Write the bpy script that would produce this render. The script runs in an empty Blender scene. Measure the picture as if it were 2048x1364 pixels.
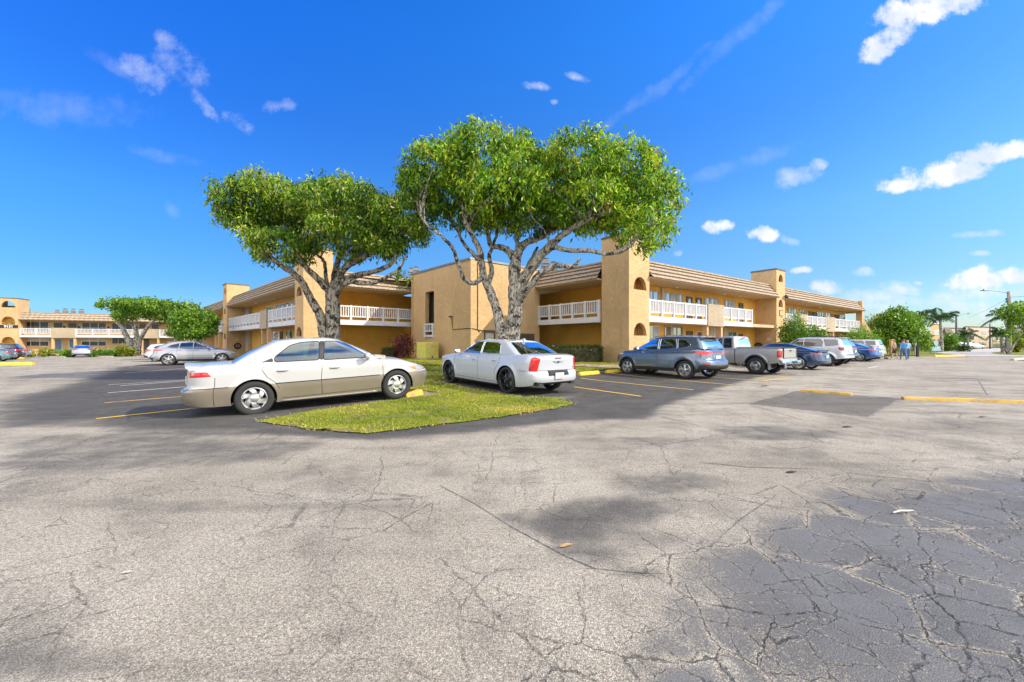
import bpy, bmesh, math, random
import numpy as np
from mathutils import Vector, Matrix, Euler, noise as mnoise
R = math.radians
PI = math.pi
random.seed(7)
rng = np.random.default_rng(11)
S = bpy.context.scene
COL = S.collection
F_PX, HC, HY, CX = 800.0, 1.40, 687.0, 1024.0

# ------------------------------------------------------------------ camera
cam = bpy.data.cameras.new('camera')
camo = bpy.data.objects.new('camera', cam)
COL.objects.link(camo)
camo.location = (0, 0, HC)
camo.rotation_euler = (R(90), 0, 0)
cam.sensor_width = 36
cam.lens = 36 * F_PX / 2048
cam.shift_y = (HY - 682) / 2048
cam.clip_start = 0.05
cam.clip_end = 6000
S.camera = camo
S.view_settings.view_transform = 'Standard'
S.view_settings.look = 'None'
S.view_settings.exposure = 0.95
S.view_settings.gamma = 1

# ------------------------------------------------------------------ terrain
CP = [(-2.7, 9.7, .10), (-2.1, 13.4, .09), (-4, 13, .13), (-7, 18, .22), (0, 18, .2), (-2.5, 24, .38), (-13.3, 25.5, .34), (-16, 27.5, .3),
      (6.5, 22.4, .33), (3, 25, .36), (-10, 28, .38), (-5, 20, .3), (-8, 24, .36), (1.5, 22, .32), (0, 26, .38), (-6, 28, .38), (4.5, 21, .25),
      (22, 33.5, .22), (15, 28.2, .25), (10, 24.8, .28), (30, 40, .2), (42, 49, .2), (-22, 34, .28), (-27.5, 39, .28), (-34, 47, .28), (-43, 56, .28),
      (-5.07, 7.9, -.01), (-.18, 11, .02), (5.3, 18.1, 0), (6.9, 15.7, 0), (3, 14, 0), (11, 18.3, 0), (12, 22, 0), (9, 20, 0), (18, 26, 0),
      (25, 31, 0), (30, 35, 0), (38, 42, 0), (-9, 14, 0), (-12, 18, .0), (-15, 22, 0), (-20, 28, 0), (-27, 34, 0), (-36, 44, 0),
      (0, 8, 0), (0, 5, 0), (4, 9, 0), (-8, 8, 0), (-5, 5, 0), (-8, 11, 0), (-16, 16, 0), (-24, 24, 0), (12, 14, 0), (20, 20, 0), (2, 11, 0), (-2.5, 6.5, 0.0), (1, 9, 0)]
CPA = np.array(CP)


def gza(X, Y):
    X = np.asarray(X, float); Y = np.asarray(Y, float)
    d2 = (X[..., None] - CPA[:, 0])**2 + (Y[..., None] - CPA[:, 1])**2
    w = np.exp(-d2 / (2 * 1.75**2))
    return (w * CPA[:, 2]).sum(-1) / (w.sum(-1) + 0.03) + .005 * np.clip(X + 4, -80, 0)


def gz(x, y):
    return float(gza(x, y))


def G(px, py, dz=0.0):
    """pixel of the photo -> point on the terrain"""
    z = 0.0
    for _ in range(8):
        Y = F_PX * (HC - z) / max(py - HY, .5)
        X = (px - CX) / F_PX * Y
        z = .5 * z + .5 * gz(X, Y)
    return (X, Y, z + dz)


def P(px, py, Y):
    """pixel at a known distance -> point"""
    return ((px - CX) / F_PX * Y, Y, HC + (HY - py) / F_PX * Y)


# ------------------------------------------------------------------ objects
def tag(o, label=None, cat=None, group=None, kind=None):
    if label: o['label'] = label
    if cat: o['category'] = cat
    if group: o['group'] = group
    if kind: o['kind'] = kind
    return o


def empty(name, loc, rz=0, label=None, cat=None, group=None):
    o = bpy.data.objects.new(name, None)
    COL.objects.link(o)
    o.location = loc
    o.rotation_euler = (0, 0, rz)
    o.empty_display_size = .2
    return tag(o, label, cat, group)


def wmat(o):
    m = Matrix.Translation(o.location) @ o.rotation_euler.to_matrix().to_4x4() @ Matrix.Diagonal((*o.scale, 1))
    return (wmat(o.parent) @ m) if o.parent else m


class MB:
    def __init__(s):
        s.v = []; s.f = []; s.m = []; s.at = None

    def quad(s, a, b, c, d, m=0):
        n = len(s.v)
        s.v += [tuple(a), tuple(b), tuple(c), tuple(d)]
        s.f.append((n, n + 1, n + 2, n + 3)); s.m.append(m)

    def poly(s, pts, m=0):
        n = len(s.v)
        s.v += [tuple(p) for p in pts]
        s.f.append(tuple(range(n, n + len(pts)))); s.m.append(m)

    def hexa(s, p, m=0):
        """8 corners: bottom 4 ccw, top 4 ccw"""
        n = len(s.v)
        s.v += [tuple(q) for q in p]
        for f in ((0, 3, 2, 1), (4, 5, 6, 7), (0, 1, 5, 4), (1, 2, 6, 5), (2, 3, 7, 6), (3, 0, 4, 7)):
            s.f.append(tuple(n + i for i in f)); s.m.append(m)

    def box(s, x0, x1, y0, y1, z0, z1, m=0):
        s.hexa([(x0, y0, z0), (x1, y0, z0), (x1, y1, z0), (x0, y1, z0), (x0, y0, z1), (x1, y0, z1), (x1, y1, z1), (x0, y1, z1)], m)

    def tube(s, pts, rad, n=8, m=0, cap=True):
        pts = [Vector(p) for p in pts]
        if not isinstance(rad, (list, tuple)): rad = [rad] * len(pts)
        b = len(s.v); up = Vector((0, 0, 1)); prev = None
        for i, p in enumerate(pts):
            d = (pts[min(i + 1, len(pts) - 1)] - pts[max(i - 1, 0)])
            if d.length < 1e-9: d = Vector((0, 0, 1))
            d.normalize()
            if prev is None:
                a = d.cross(up)
                if a.length < .05: a = d.cross(Vector((1, 0, 0)))
            else:
                a = prev - d * prev.dot(d)
            a.normalize(); prev = a; c = d.cross(a)
            for k in range(n):
                t = 2 * PI * k / n
                q = p + (a * math.cos(t) + c * math.sin(t)) * rad[i]
                s.v.append((q.x, q.y, q.z))
        for i in range(len(pts) - 1):
            for k in range(n):
                k2 = (k + 1) % n
                s.f.append((b + i * n + k, b + i * n + k2, b + (i + 1) * n + k2, b + (i + 1) * n + k)); s.m.append(m)
        if cap:
            s.f.append(tuple(b + k for k in range(n))[::-1]); s.m.append(m)
            s.f.append(tuple(b + (len(pts) - 1) * n + k for k in range(n))); s.m.append(m)

    def lathe(s, prof, n=24, m=0, axis='z', o=(0, 0, 0), close=False):
        """prof: (r, h) list around axis"""
        b = len(s.v)
        for r, h in prof:
            for k in range(n):
                t = 2 * PI * k / n
                c, q = r * math.cos(t), r * math.sin(t)
                if axis == 'z': p = (c, q, h)
                elif axis == 'y': p = (c, h, q)
                else: p = (h, c, q)
                s.v.append((p[0] + o[0], p[1] + o[1], p[2] + o[2]))
        for i in range(len(prof) - 1):
            for k in range(n):
                k2 = (k + 1) % n
                s.f.append((b + i * n + k, b + i * n + k2, b + (i + 1) * n + k2, b + (i + 1) * n + k)); s.m.append(m)
        if close:
            s.f.append(tuple(b + k for k in range(n))[::-1]); s.m.append(m)
            s.f.append(tuple(b + (len(prof) - 1) * n + k for k in range(n))); s.m.append(m)


class Frame:
    """local frame of a facade: t along, d outwards, z up"""
    def __init__(s, O, u, n=None):
        s.O = Vector((O[0], O[1])); s.u = Vector(u).normalized()
        s.n = Vector(n).normalized() if n is not None else Vector((s.u.y, -s.u.x))

    def w(s, t, d, z):
        p = s.O + s.u * t + s.n * d
        return (p.x, p.y, z)

    def box(s, mb, t0, t1, d0, d1, z0, z1, m=0):
        mb.hexa([s.w(t0, d1, z0), s.w(t1, d1, z0), s.w(t1, d0, z0), s.w(t0, d0, z0),
                 s.w(t0, d1, z1), s.w(t1, d1, z1), s.w(t1, d0, z1), s.w(t0, d0, z1)], m)

    def tpx(s, px, d=0.0):
        """t at which the column px of the photo meets the plane d"""
        k = (px - CX) / F_PX
        o = s.O + s.n * d
        return (k * o.y - o.x) / (s.u.x - k * s.u.y)


def build(name, mb, mats, parent=None, smooth=False, local=False, sharp=None):
    me = bpy.data.meshes.new(name)
    vs = mb.v
    if parent is not None and not local:
        inv = wmat(parent).inverted()
        A = np.array(vs, float).reshape(-1, 3)
        M = np.array(inv)
        A = A @ M[:3, :3].T + M[:3, 3]
        vs = A.tolist()
    me.from_pydata(vs, [], mb.f)
    if not isinstance(mats, (list, tuple)): mats = [mats]
    for m in mats: me.materials.append(m)
    if len(mats) > 1: me.polygons.foreach_set('material_index', mb.m)
    if smooth:
        me.polygons.foreach_set('use_smooth', [True] * len(me.polygons))
        if sharp is not None:
            try: me.set_sharp_from_angle(angle=sharp)
            except Exception: pass
    if mb.at is not None:
        for k, arr in mb.at.items():
            a = me.attributes.new(k, 'FLOAT', 'POINT')
            a.data.foreach_set('value', np.asarray(arr, np.float32))
    me.validate(verbose=False)
    o = bpy.data.objects.new(name, me)
    COL.objects.link(o)
    if parent is not None: o.parent = parent
    return o


def weld(o, d=.0005, recalc=False):
    bm = bmesh.new(); bm.from_mesh(o.data)
    bmesh.ops.remove_doubles(bm, verts=bm.verts, dist=d)
    if recalc: bmesh.ops.recalc_face_normals(bm, faces=bm.faces)
    bm.to_mesh(o.data); bm.free()
    return o


# ------------------------------------------------------------------ materials
def nt(name):
    m = bpy.data.materials.new(name); m.use_nodes = True
    t = m.node_tree; b = t.nodes['Principled BSDF']
    return m, t, b


def N(t, typ, **kw):
    n = t.nodes.new(typ)
    for k, v in kw.items():
        if k in n.inputs.keys() if hasattr(n.inputs, 'keys') else False: n.inputs[k].default_value = v
        else: setattr(n, k, v)
    return n


def math_(t, op, a, b=None, c=None, clamp=False):
    n = t.nodes.new('ShaderNodeMath'); n.operation = op; n.use_clamp = clamp
    for i, x in enumerate((a, b, c)):
        if x is None: continue
        if isinstance(x, (int, float)): n.inputs[i].default_value = x
        else: t.links.new(x, n.inputs[i])
    return n.outputs[0]


def mixc(t, f, a, b, mode='MIX'):
    n = t.nodes.new('ShaderNodeMix'); n.data_type = 'RGBA'; n.blend_type = mode
    for s, x in ((n.inputs[0], f), (n.inputs[6], a), (n.inputs[7], b)):
        if isinstance(x, (int, float)): s.default_value = x
        elif isinstance(x, (tuple, list)): s.default_value = (*x[:3], 1)
        else: t.links.new(x, s)
    return n.outputs[2]


def ramp(t, x, lo, hi, smooth=True):
    n = t.nodes.new('ShaderNodeMapRange'); n.interpolation_type = 'SMOOTHSTEP' if smooth else 'LINEAR'
    t.links.new(x, n.inputs[0]); n.inputs[1].default_value = lo; n.inputs[2].default_value = hi
    return n.outputs[0]


def noise_(t, vec, scale, detail=4, rough=.55, dist=0):
    n = t.nodes.new('ShaderNodeTexNoise'); n.inputs['Scale'].default_value = scale
    n.inputs['Detail'].default_value = detail; n.inputs['Roughness'].default_value = rough; n.inputs['Distortion'].default_value = dist
    if vec is not None: t.links.new(vec, n.inputs['Vector'])
    return n.outputs['Fac']


def bump_(t, b, h, strength=.3, dist=.02):
    n = t.nodes.new('ShaderNodeBump'); n.inputs['Strength'].default_value = strength; n.inputs['Distance'].default_value = dist
    t.links.new(h, n.inputs['Height']); t.links.new(n.outputs[0], b.inputs['Normal'])


def simple(name, col, rough=.6, metal=0, var=.12, vscale=3, bump=0, bscale=60, coat=0, spec=.5):
    m, t, b = nt(name)
    b.inputs['Roughness'].default_value = rough; b.inputs['Metallic'].default_value = metal
    b.inputs['Specular IOR Level'].default_value = spec
    if coat: b.inputs['Coat Weight'].default_value = coat; b.inputs['Coat Roughness'].default_value = .04
    geo = t.nodes.new('ShaderNodeTexCoord').outputs['Object']
    nz = noise_(t, geo, vscale, 5, .6)
    f = ramp(t, nz, .3, .7)
    c = mixc(t, f, tuple(x * (1 - var) for x in col), tuple(min(1, x * (1 + var)) for x in col))
    t.links.new(c, b.inputs['Base Color'])
    if bump:
        bump_(t, b, noise_(t, geo, bscale, 4, .6), bump, .01)
    return m


def stucco(name, col, dirt=.6):
    m, t, b = nt(name)
    b.inputs['Roughness'].default_value = .9; b.inputs['Specular IOR Level'].default_value = .25
    co = t.nodes.new('ShaderNodeTexCoord').outputs['Object']
    big = ramp(t, noise_(t, co, .55, 5, .65), .3, .7)
    c = mixc(t, big, tuple(x * .9 for x in col), tuple(min(1, x * 1.07) for x in col))
    fine = noise_(t, co, 9, 6, .7)
    c = mixc(t, math_(t, 'MULTIPLY', ramp(t, fine, .42, .75), .22), c, tuple(x * .6 for x in col))
    # streaky weathering
    mp = t.nodes.new('ShaderNodeMapping'); mp.inputs['Scale'].default_value = (2.2, 2.2, .22); t.links.new(co, mp.inputs[0])
    st = ramp(t, noise_(t, mp.outputs[0], 1.6, 5, .6), .55, .85)
    c = mixc(t, math_(t, 'MULTIPLY', st, dirt), c, tuple(x * .55 for x in col))
    t.links.new(c, b.inputs['Base Color'])
    v = t.nodes.new('ShaderNodeTexNoise'); v.inputs['Scale'].default_value = 16; v.inputs['Detail'].default_value = 8; v.inputs['Roughness'].default_value = .72
    t.links.new(co, v.inputs['Vector'])
    w_ = noise_(t, co, 5.5, 7, .62, .6)
    scr = ramp(t, w_, .485, .50)
    hh = math_(t, 'ADD', v.outputs['Fac'], math_(t, 'MULTIPLY', scr, .9))
    bump_(t, b, hh, .8, .022)
    return m


def glassy(name, tint, mirror=.12, trans=.0, rough=.03, coat=0):
    """window glass: tinted see-through plus sharp reflection"""
    m, t, b = nt(name)
    out = t.nodes['Material Output']
    gl = t.nodes.new('ShaderNodeBsdfGlossy'); gl.inputs['Roughness'].default_value = rough; gl.inputs['Color'].default_value = (.95, .97, 1, 1)
    fr = t.nodes.new('ShaderNodeFresnel'); fr.inputs['IOR'].default_value = 1.55
    f = math_(t, 'ADD', fr.outputs[0], mirror, clamp=True)
    if trans > 0:
        tr = t.nodes.new('ShaderNodeBsdfTransparent'); tr.inputs['Color'].default_value = (*[trans * x for x in tint], 1)
        base = tr.outputs[0]
    else:
        b.inputs['Base Color'].default_value = (*tint, 1); b.inputs['Roughness'].default_value = .2
        base = b.outputs[0]
    mx = t.nodes.new('ShaderNodeMixShader')
    t.links.new(f, mx.inputs[0]); t.links.new(base, mx.inputs[1]); t.links.new(gl.outputs[0], mx.inputs[2])
    t.links.new(mx.outputs[0], out.inputs['Surface'])
    return m


def paint(name, col, metal=0., rough=.28, dirt=.0):
    m, t, b = nt(name)
    b.inputs['Metallic'].default_value = metal; b.inputs['Roughness'].default_value = rough
    b.inputs['Coat Weight'].default_value = .9; b.inputs['Coat Roughness'].default_value = .03
    co = t.nodes.new('ShaderNodeTexCoord').outputs['Object']
    nz = ramp(t, noise_(t, co, 1.7, 4, .6), .3, .75)
    c = mixc(t, math_(t, 'MULTIPLY', nz, .12), col, tuple(x * .7 for x in col))
    sp = t.nodes.new('ShaderNodeSeparateXYZ'); t.links.new(co, sp.inputs[0])
    # road film on the lower panels
    lo = ramp(t, math_(t, 'ADD', sp.outputs[2], math_(t, 'MULTIPLY', noise_(t, co, 6, 4), .3)), .62, .3)
    c = mixc(t, math_(t, 'MULTIPLY', lo, .28), c, (.28, .25, .21))
    t.links.new(c, b.inputs['Base Color'])
    t.links.new(math_(t, 'ADD', math_(t, 'MULTIPLY', lo, .3), rough), b.inputs['Roughness'])
    return m


def leafmat(name, dark, mid, bright, odd=None):
    m, t, b = nt(name)
    out = t.nodes['Material Output']
    at = t.nodes.new('ShaderNodeAttribute'); at.attribute_name = 'var'
    cr = t.nodes.new('ShaderNodeValToRGB'); e = cr.color_ramp.elements
    e[0].position = 0; e[0].color = (*dark, 1); e[1].position = 1; e[1].color = (*bright, 1)
    k = cr.color_ramp.elements.new(.5); k.color = (*mid, 1)
    if odd:
        k = cr.color_ramp.elements.new(.965); k.color = (*bright, 1)
        k = cr.color_ramp.elements.new(.985); k.color = (*odd, 1); e = cr.color_ramp.elements; e[-1].color = (*odd, 1)
    t.links.new(at.outputs['Fac'], cr.inputs[0])
    t.links.new(cr.outputs[0], b.inputs['Base Color'])
    b.inputs['Roughness'].default_value = .42; b.inputs['Specular IOR Level'].default_value = .45
    tl = t.nodes.new('ShaderNodeBsdfTranslucent')
    t.links.new(mixc(t, 1.0, cr.outputs[0], (1.5, 1.6, .5), 'MULTIPLY'), tl.inputs['Color'])
    mx = t.nodes.new('ShaderNodeMixShader'); mx.inputs[0].default_value = .3
    t.links.new(b.outputs[0], mx.inputs[1]); t.links.new(tl.outputs[0], mx.inputs[2]); t.links.new(mx.outputs[0], out.inputs['Surface'])
    return m


def barkmat(name, c0, c1, c2):
    m, t, b = nt(name)
    b.inputs['Roughness'].default_value = .9; b.inputs['Specular IOR Level'].default_value = .2
    co = t.nodes.new('ShaderNodeTexCoord').outputs['Object']
    mp = t.nodes.new('ShaderNodeMapping'); mp.inputs['Scale'].default_value = (1, 1, .35); t.links.new(co, mp.inputs[0])
    a = noise_(t, mp.outputs[0], 14, 7, .7, .4)
    c = mixc(t, ramp(t, a, .40, .56), c0, c1)
    p = noise_(t, co, 5, 6, .7)
    c = mixc(t, ramp(t, p, .50, .58), c, c2)
    t.links.new(c, b.inputs['Base Color'])
    bump_(t, b, a, 1.0, .04)
    return m


M = {}
M['stucco'] = stucco('stucco_tan', (.60, .405, .205))
M['stucco_pale'] = M['stucco']
M['stucco_in'] = stucco('stucco_amber', (.82, .46, .09), .1)
M['stucco_grey'] = stucco('stucco_grey_tan', (.44, .36, .25))
M['soffit'] = simple('soffit', (.52, .40, .23), .9, var=.1)
M['tile'] = simple('roof_tile', (.36, .275, .185), .8, var=.25, vscale=5, bump=.3, bscale=40)
M['roofcap'] = simple('roof_cap', (.12, .10, .09), .6)
M['flat'] = simple('roof_deck', (.30, .29, .27), .9)
M['white'] = simple('white_paint', (.60, .61, .63), .5, var=.06, vscale=6)
M['frame'] = simple('window_frame', (.42, .40, .36), .5)
M['framew'] = simple('window_frame_white', (.7, .69, .66), .5)
M['pane'] = glassy('window_pane', (.035, .05, .06), .22)
M['paned'] = simple('window_pane_dark', (.02, .027, .032), .3)
M['curtain'] = simple('pale_curtain', (.40, .42, .44), .8)
M['panel'] = simple('infill_panel', (.45, .40, .32), .7)
M['door'] = simple('door_brown', (.10, .075, .055), .5)
M['doorglass'] = glassy('door_glass', (.10, .12, .12), .15)
M['doorblue'] = simple('door_blue', (.10, .17, .24), .4)
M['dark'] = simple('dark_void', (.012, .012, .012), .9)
M['metal'] = simple('grey_metal', (.22, .23, .24), .5, .6)
M['black'] = simple('black_metal', (.02, .02, .02), .5)
M['concrete'] = simple('concrete', (.42, .38, .32), .9, var=.15, bump=.4)
M['walk'] = simple('walkway_pink', (.46, .33, .24), .9, var=.12, bump=.3)
M['red'] = simple('red_enamel', (.55, .02, .02), .4)
# ------------------------------------------------------------------ sky and sun
SUN_EL, SUN_V = R(34), Vector((.972, -.235, 0)).normalized()
SUN_ROT = math.atan2(SUN_V.x, SUN_V.y)
SKY_STR = .105
sun = bpy.data.lights.new('sun', 'SUN'); sun.energy = 2.9; sun.angle = R(.5); sun.color = (1, .89, .74)
suno = bpy.data.objects.new('sun', sun); COL.objects.link(suno)
sd = Vector((SUN_V.x * math.cos(SUN_EL), SUN_V.y * math.cos(SUN_EL), math.sin(SUN_EL)))
suno.rotation_euler = (-sd).to_track_quat('-Z', 'Y').to_euler()
suno.location = (30, -20, 40)

W = bpy.data.worlds.new('World'); S.world = W; W.use_nodes = True
wt = W.node_tree
bg = wt.nodes['Background']
sky = wt.nodes.new('ShaderNodeTexSky'); sky.sky_type = 'NISHITA'; sky.sun_disc = False
sky.sun_elevation = SUN_EL; sky.sun_rotation = SUN_ROT; sky.altitude = 0; sky.air_density = 1.0; sky.dust_density = .6; sky.ozone_density = 2.6
hs = wt.nodes.new('ShaderNodeHueSaturation'); hs.inputs['Saturation'].default_value = 1.32; hs.inputs['Value'].default_value = 1.0
wt.links.new(sky.outputs[0], hs.inputs['Color'])
GRADE = True
dirv = wt.nodes.new('ShaderNodeTexCoord').outputs['Generated']
sx = wt.nodes.new('ShaderNodeSeparateXYZ'); wt.links.new(dirv, sx.inputs[0])
gr_ = wt.nodes.new('ShaderNodeValToRGB'); el = gr_.color_ramp.elements
el[0].position = 0; el[0].color = (.23, .27, .31, 1); el[1].position = 1; el[1].color = (.20, .46, .72, 1)
for ps, cc in ((.12, (.24, .29, .34)), (.27, (.33, .40, .45)), (.45, (.27, .40, .56)), (.6, (.22, .46, .68))):
    q_ = el.new(ps); q_.color = (*cc, 1)
wt.links.new(sx.outputs[2], gr_.inputs[0])
lf = ramp(wt, sx.outputs[0], .25, -.85)
tint = mixc(wt, lf, (1, 1, 1), (.50, .72, .95))
skyc = mixc(wt, 1.0, mixc(wt, 1.0, hs.outputs[0], gr_.outputs[0], 'MULTIPLY'), tint, 'MULTIPLY')
mul2 = wt.nodes.new('ShaderNodeVectorMath'); mul2.operation = 'SCALE'; mul2.inputs['Scale'].default_value = 2.42
wt.links.new(skyc, mul2.inputs[0]); skyc = mul2.outputs[0]
ysafe = math_(wt, 'MAXIMUM', sx.outputs[1], .02)
cu = math_(wt, 'DIVIDE', sx.outputs[0], ysafe)
cv = math_(wt, 'DIVIDE', sx.outputs[2], ysafe)
cmb = wt.nodes.new('ShaderNodeCombineXYZ'); wt.links.new(cu, cmb.inputs[0]); wt.links.new(cv, cmb.inputs[1])
wn = wt.nodes.new('ShaderNodeTexNoise'); wn.inputs['Scale'].default_value = 6; wn.inputs['Detail'].default_value = 6; wn.inputs['Roughness'].default_value = .6
wt.links.new(cmb.outputs[0], wn.inputs['Vector'])
wv = wt.nodes.new('ShaderNodeVectorMath'); wv.operation = 'MULTIPLY_ADD'
wt.links.new(wn.outputs['Color'], wv.inputs[0]); wv.inputs[1].default_value = (.07, .05, 0); wv.inputs[2].default_value = (-.035, -.025, 0)
wa = wt.nodes.new('ShaderNodeVectorMath'); wa.operation = 'ADD'; wt.links.new(cmb.outputs[0], wa.inputs[0]); wt.links.new(wv.outputs[0], wa.inputs[1])
fine = noise_(wt, cmb.outputs[0], 15, 5, .62)


CL = [(1870, 5, 135, 42, 20, .97), (1775, 82, 72, 30, 33, .97), (1880, 345, 115, 30, 8, .96), (1985, 308, 90, 24, 10, .96), (1810, 365, 50, 18, 5, .93),
      (1585, 350, 62, 24, 14, .62), (1640, 330, 22, 12, 0, .5), (1435, 454, 34, 15, 0, .92), (1528, 468, 40, 18, 0, .93), (1580, 478, 26, 14, -10, .85),
      (1955, 467, 62, 9, 6, .85), (1955, 505, 26, 6, 3, .75), (1604, 543, 23, 10, 0, .9), (1652, 573, 44, 17, -8, .9), (1728, 546, 26, 10, -10, .7),
      (1745, 592, 75, 22, 3, .82), (1805, 578, 62, 17, 0, .82), (1850, 604, 110, 17, 0, .82), (1975, 553, 92, 26, 4, .95), (1985, 578, 110, 24, 0, .85),
      (1925, 614, 90, 18, 2, .8), (2010, 622, 100, 26, 0, .8), (1360, 507, 9, 7, 0, .6), (1838, 561, 12, 5, 0, .8),
      (1075, 178, 26, 10, -10, .6), (1155, 157, 36, 10, -12, .6), (1106, 206, 8, 6, 0, .4),
      (355, 128, 68, 42, -38, .38), (335, 90, 40, 22, -35, .3), (395, 190, 34, 14, -38, .38), (480, 240, 36, 18, -38, .42), (558, 212, 36, 18, 5, .40),
      (285, 165, 32, 17, -35, .32), (345, 415, 26, 14, -45, .22), (120, 215, 190, 45, -3, .12), (330, 310, 80, 16, -12, .14),
      (1300, 185, 190, 14, 38, .18), (1480, 70, 170, 18, 40, .14), (1700, 625, 260, 34, 0, .35), (2100, 655, 420, 50, 0, .35), (1900, 590, 60, 14, 0, .8), (1760, 612, 60, 12, 0, .6), (300, 150, 70, 30, -30, .35), (230, 130, 70, 18, -30, .15), (420, 215, 40, 12, -40, .35), (1480, 330, 150, 20, 20, .15)]
def cloud_r(px, py, rx, ry, deg):
    """normalised distance from the middle of one elliptical cloud"""
    mp = wt.nodes.new('ShaderNodeMapping'); mp.vector_type = 'TEXTURE'
    mp.inputs['Location'].default_value = ((px - CX) / F_PX, (HY - py) / F_PX, 0)
    mp.inputs['Rotation'].default_value = (0, 0, R(deg)); mp.inputs['Scale'].default_value = (rx / F_PX, ry / F_PX, 1)
    wt.links.new(wa.outputs[0], mp.inputs[0])
    l = wt.nodes.new('ShaderNodeVectorMath'); l.operation = 'LENGTH'; wt.links.new(mp.outputs[0], l.inputs[0])
    return l.outputs['Value']


GR = {}
for c in CL:
    k = min((.15, .35, .6, .8, .95), key=lambda q: abs(q - c[5]))
    r_ = cloud_r(*c[:5])
    GR[k] = r_ if k not in GR else math_(wt, 'MINIMUM', GR[k], r_)
acc = None
for k, r_ in GR.items():
    e = math_(wt, 'SUBTRACT', 1.0, math_(wt, 'MULTIPLY', r_, r_))
    x = math_(wt, 'ADD', e, math_(wt, 'MULTIPLY', math_(wt, 'SUBTRACT', fine, .5), 3.6 if k > .7 else (5.0 if k > .2 else 3.0)))
    m_ = math_(wt, 'MULTIPLY', math_(wt, 'MULTIPLY', ramp(wt, x, -.1, .9 if k > .9 else 1.9), ramp(wt, e, -1.0, .3)), k)
    acc = m_ if acc is None else math_(wt, 'MAXIMUM', acc, m_)
front = ramp(wt, sx.outputs[1], .03, .12)
acc = math_(wt, 'MULTIPLY', acc, front)
# unseen cloud banks added behind the camera, brightened to fill the shaded walls
nb = noise_(wt, dirv, 2.6, 7, .6)
back = math_(wt, 'MULTIPLY', math_(wt, 'MULTIPLY', ramp(wt, nb, .36, .56), ramp(wt, sx.outputs[1], .05, -.15)), .9)
up = ramp(wt, sx.outputs[2], 0.0, .03)
acc = math_(wt, 'MULTIPLY', math_(wt, 'MAXIMUM', acc, back), up)
shade = mixc(wt, ramp(wt, noise_(wt, cmb.outputs[0], 9, 5, .6), .4, .62), (4.0, 4.4, 5.0), (5.2, 5.25, 5.3))
shade = mixc(wt, ramp(wt, sx.outputs[1], .05, -.15), shade, (14.5, 14, 13.2))  # invented clouds behind the camera made extra bright as fill light
fin = mixc(wt, acc, skyc, shade)
wt.links.new(fin, bg.inputs['Color'])
bg.inputs['Strength'].default_value = SKY_STR
W.cycles.sampling_method = 'MANUAL'; W.cycles.sample_map_resolution = 256

# ------------------------------------------------------------------ asphalt
def pin(px, py, poly):
    """soft inside test, vectorised, returns signed distance in px (positive inside)"""
    n = len(poly); ins = np.zeros(px.shape, bool); dmin = np.full(px.shape, 1e9)
    for i in range(n):
        x0, y0 = poly[i]; x1, y1 = poly[(i + 1) % n]
        if y0 != y1:
            c = ((y0 > py) != (y1 > py)) & (px < (x1 - x0) * (py - y0) / (y1 - y0) + x0)
            ins ^= c
        dx, dy = x1 - x0, y1 - y0
        t = np.clip(((px - x0) * dx + (py - y0) * dy) / (dx * dx + dy * dy + 1e-9), 0, 1)
        dmin = np.minimum(dmin, np.hypot(px - x0 - t * dx, py - y0 - t * dy))
    return np.where(ins, dmin, -dmin)


def sstep(x, a, b):
    t = np.clip((x - a) / (b - a), 0, 1)
    return t * t * (3 - 2 * t)


def ground_poly(pts):
    return [G(x, y)[:2] for x, y in pts]


def polyd(X, Y, pts, soft):
    return sstep(pin(X, Y, ground_poly(pts)), -soft, soft)


def darkness(X, Y):
    """wear and stain map of the real lot surface, metres"""
    d = np.zeros(X.shape)
    # newer, darker surface of the left stalls and around the island
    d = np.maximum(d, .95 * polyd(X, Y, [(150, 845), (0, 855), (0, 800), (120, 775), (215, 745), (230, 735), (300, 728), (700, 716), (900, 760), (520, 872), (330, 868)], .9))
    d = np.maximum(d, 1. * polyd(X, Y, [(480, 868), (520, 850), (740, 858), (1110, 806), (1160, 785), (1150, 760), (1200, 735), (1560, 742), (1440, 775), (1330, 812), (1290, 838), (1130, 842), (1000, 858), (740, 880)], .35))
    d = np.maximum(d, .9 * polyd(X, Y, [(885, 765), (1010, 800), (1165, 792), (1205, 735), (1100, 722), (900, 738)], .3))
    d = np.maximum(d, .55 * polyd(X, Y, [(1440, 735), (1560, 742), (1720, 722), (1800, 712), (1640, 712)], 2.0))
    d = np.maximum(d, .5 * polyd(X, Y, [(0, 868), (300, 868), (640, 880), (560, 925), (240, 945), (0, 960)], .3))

    def ell(px, py, rx, ry, a, deg=0, soft=1.0):
        x, y, _ = G(px, py)
        c, s = math.cos(R(deg)), math.sin(R(deg))
        u = ((X - x) * c + (Y - y) * s) / rx; v = (-(X - x) * s + (Y - y) * c) / ry
        return a * np.clip(1 - (u * u + v * v), 0, 1)**.4
    for e in [(1200, 1030, .72, .40, .74, 25), (1320, 965, .80, .34, .50, 12), (1100, 1058, .50, .22, .62, -32), (1170, 1105, .34, .16, .55, -30), (1250, 1075, .5, .26, .4, 10), (1545, 866, 1.1, .55, .6, 8), (1300, 885, 1.5, .4, .35, 0),
              (60, 1330, .5, .2, .34, 10), (1290, 1150, .22, .1, .5, 0), (1300, 1305, .16, .08, .5, 30),
              (1900, 760, 3, 1.2, .35, 10), (1750, 800, 2.2, .8, .3, 10), (330, 905, 1.4, .3, .45, 20), (760, 940, 1.5, .5, .2, 0), (2000, 850, 2.6, .8, .35, 10), (1620, 745, 4, 1.2, .35, 40)]:
        d = np.maximum(d, ell(*e))
    return d


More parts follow.
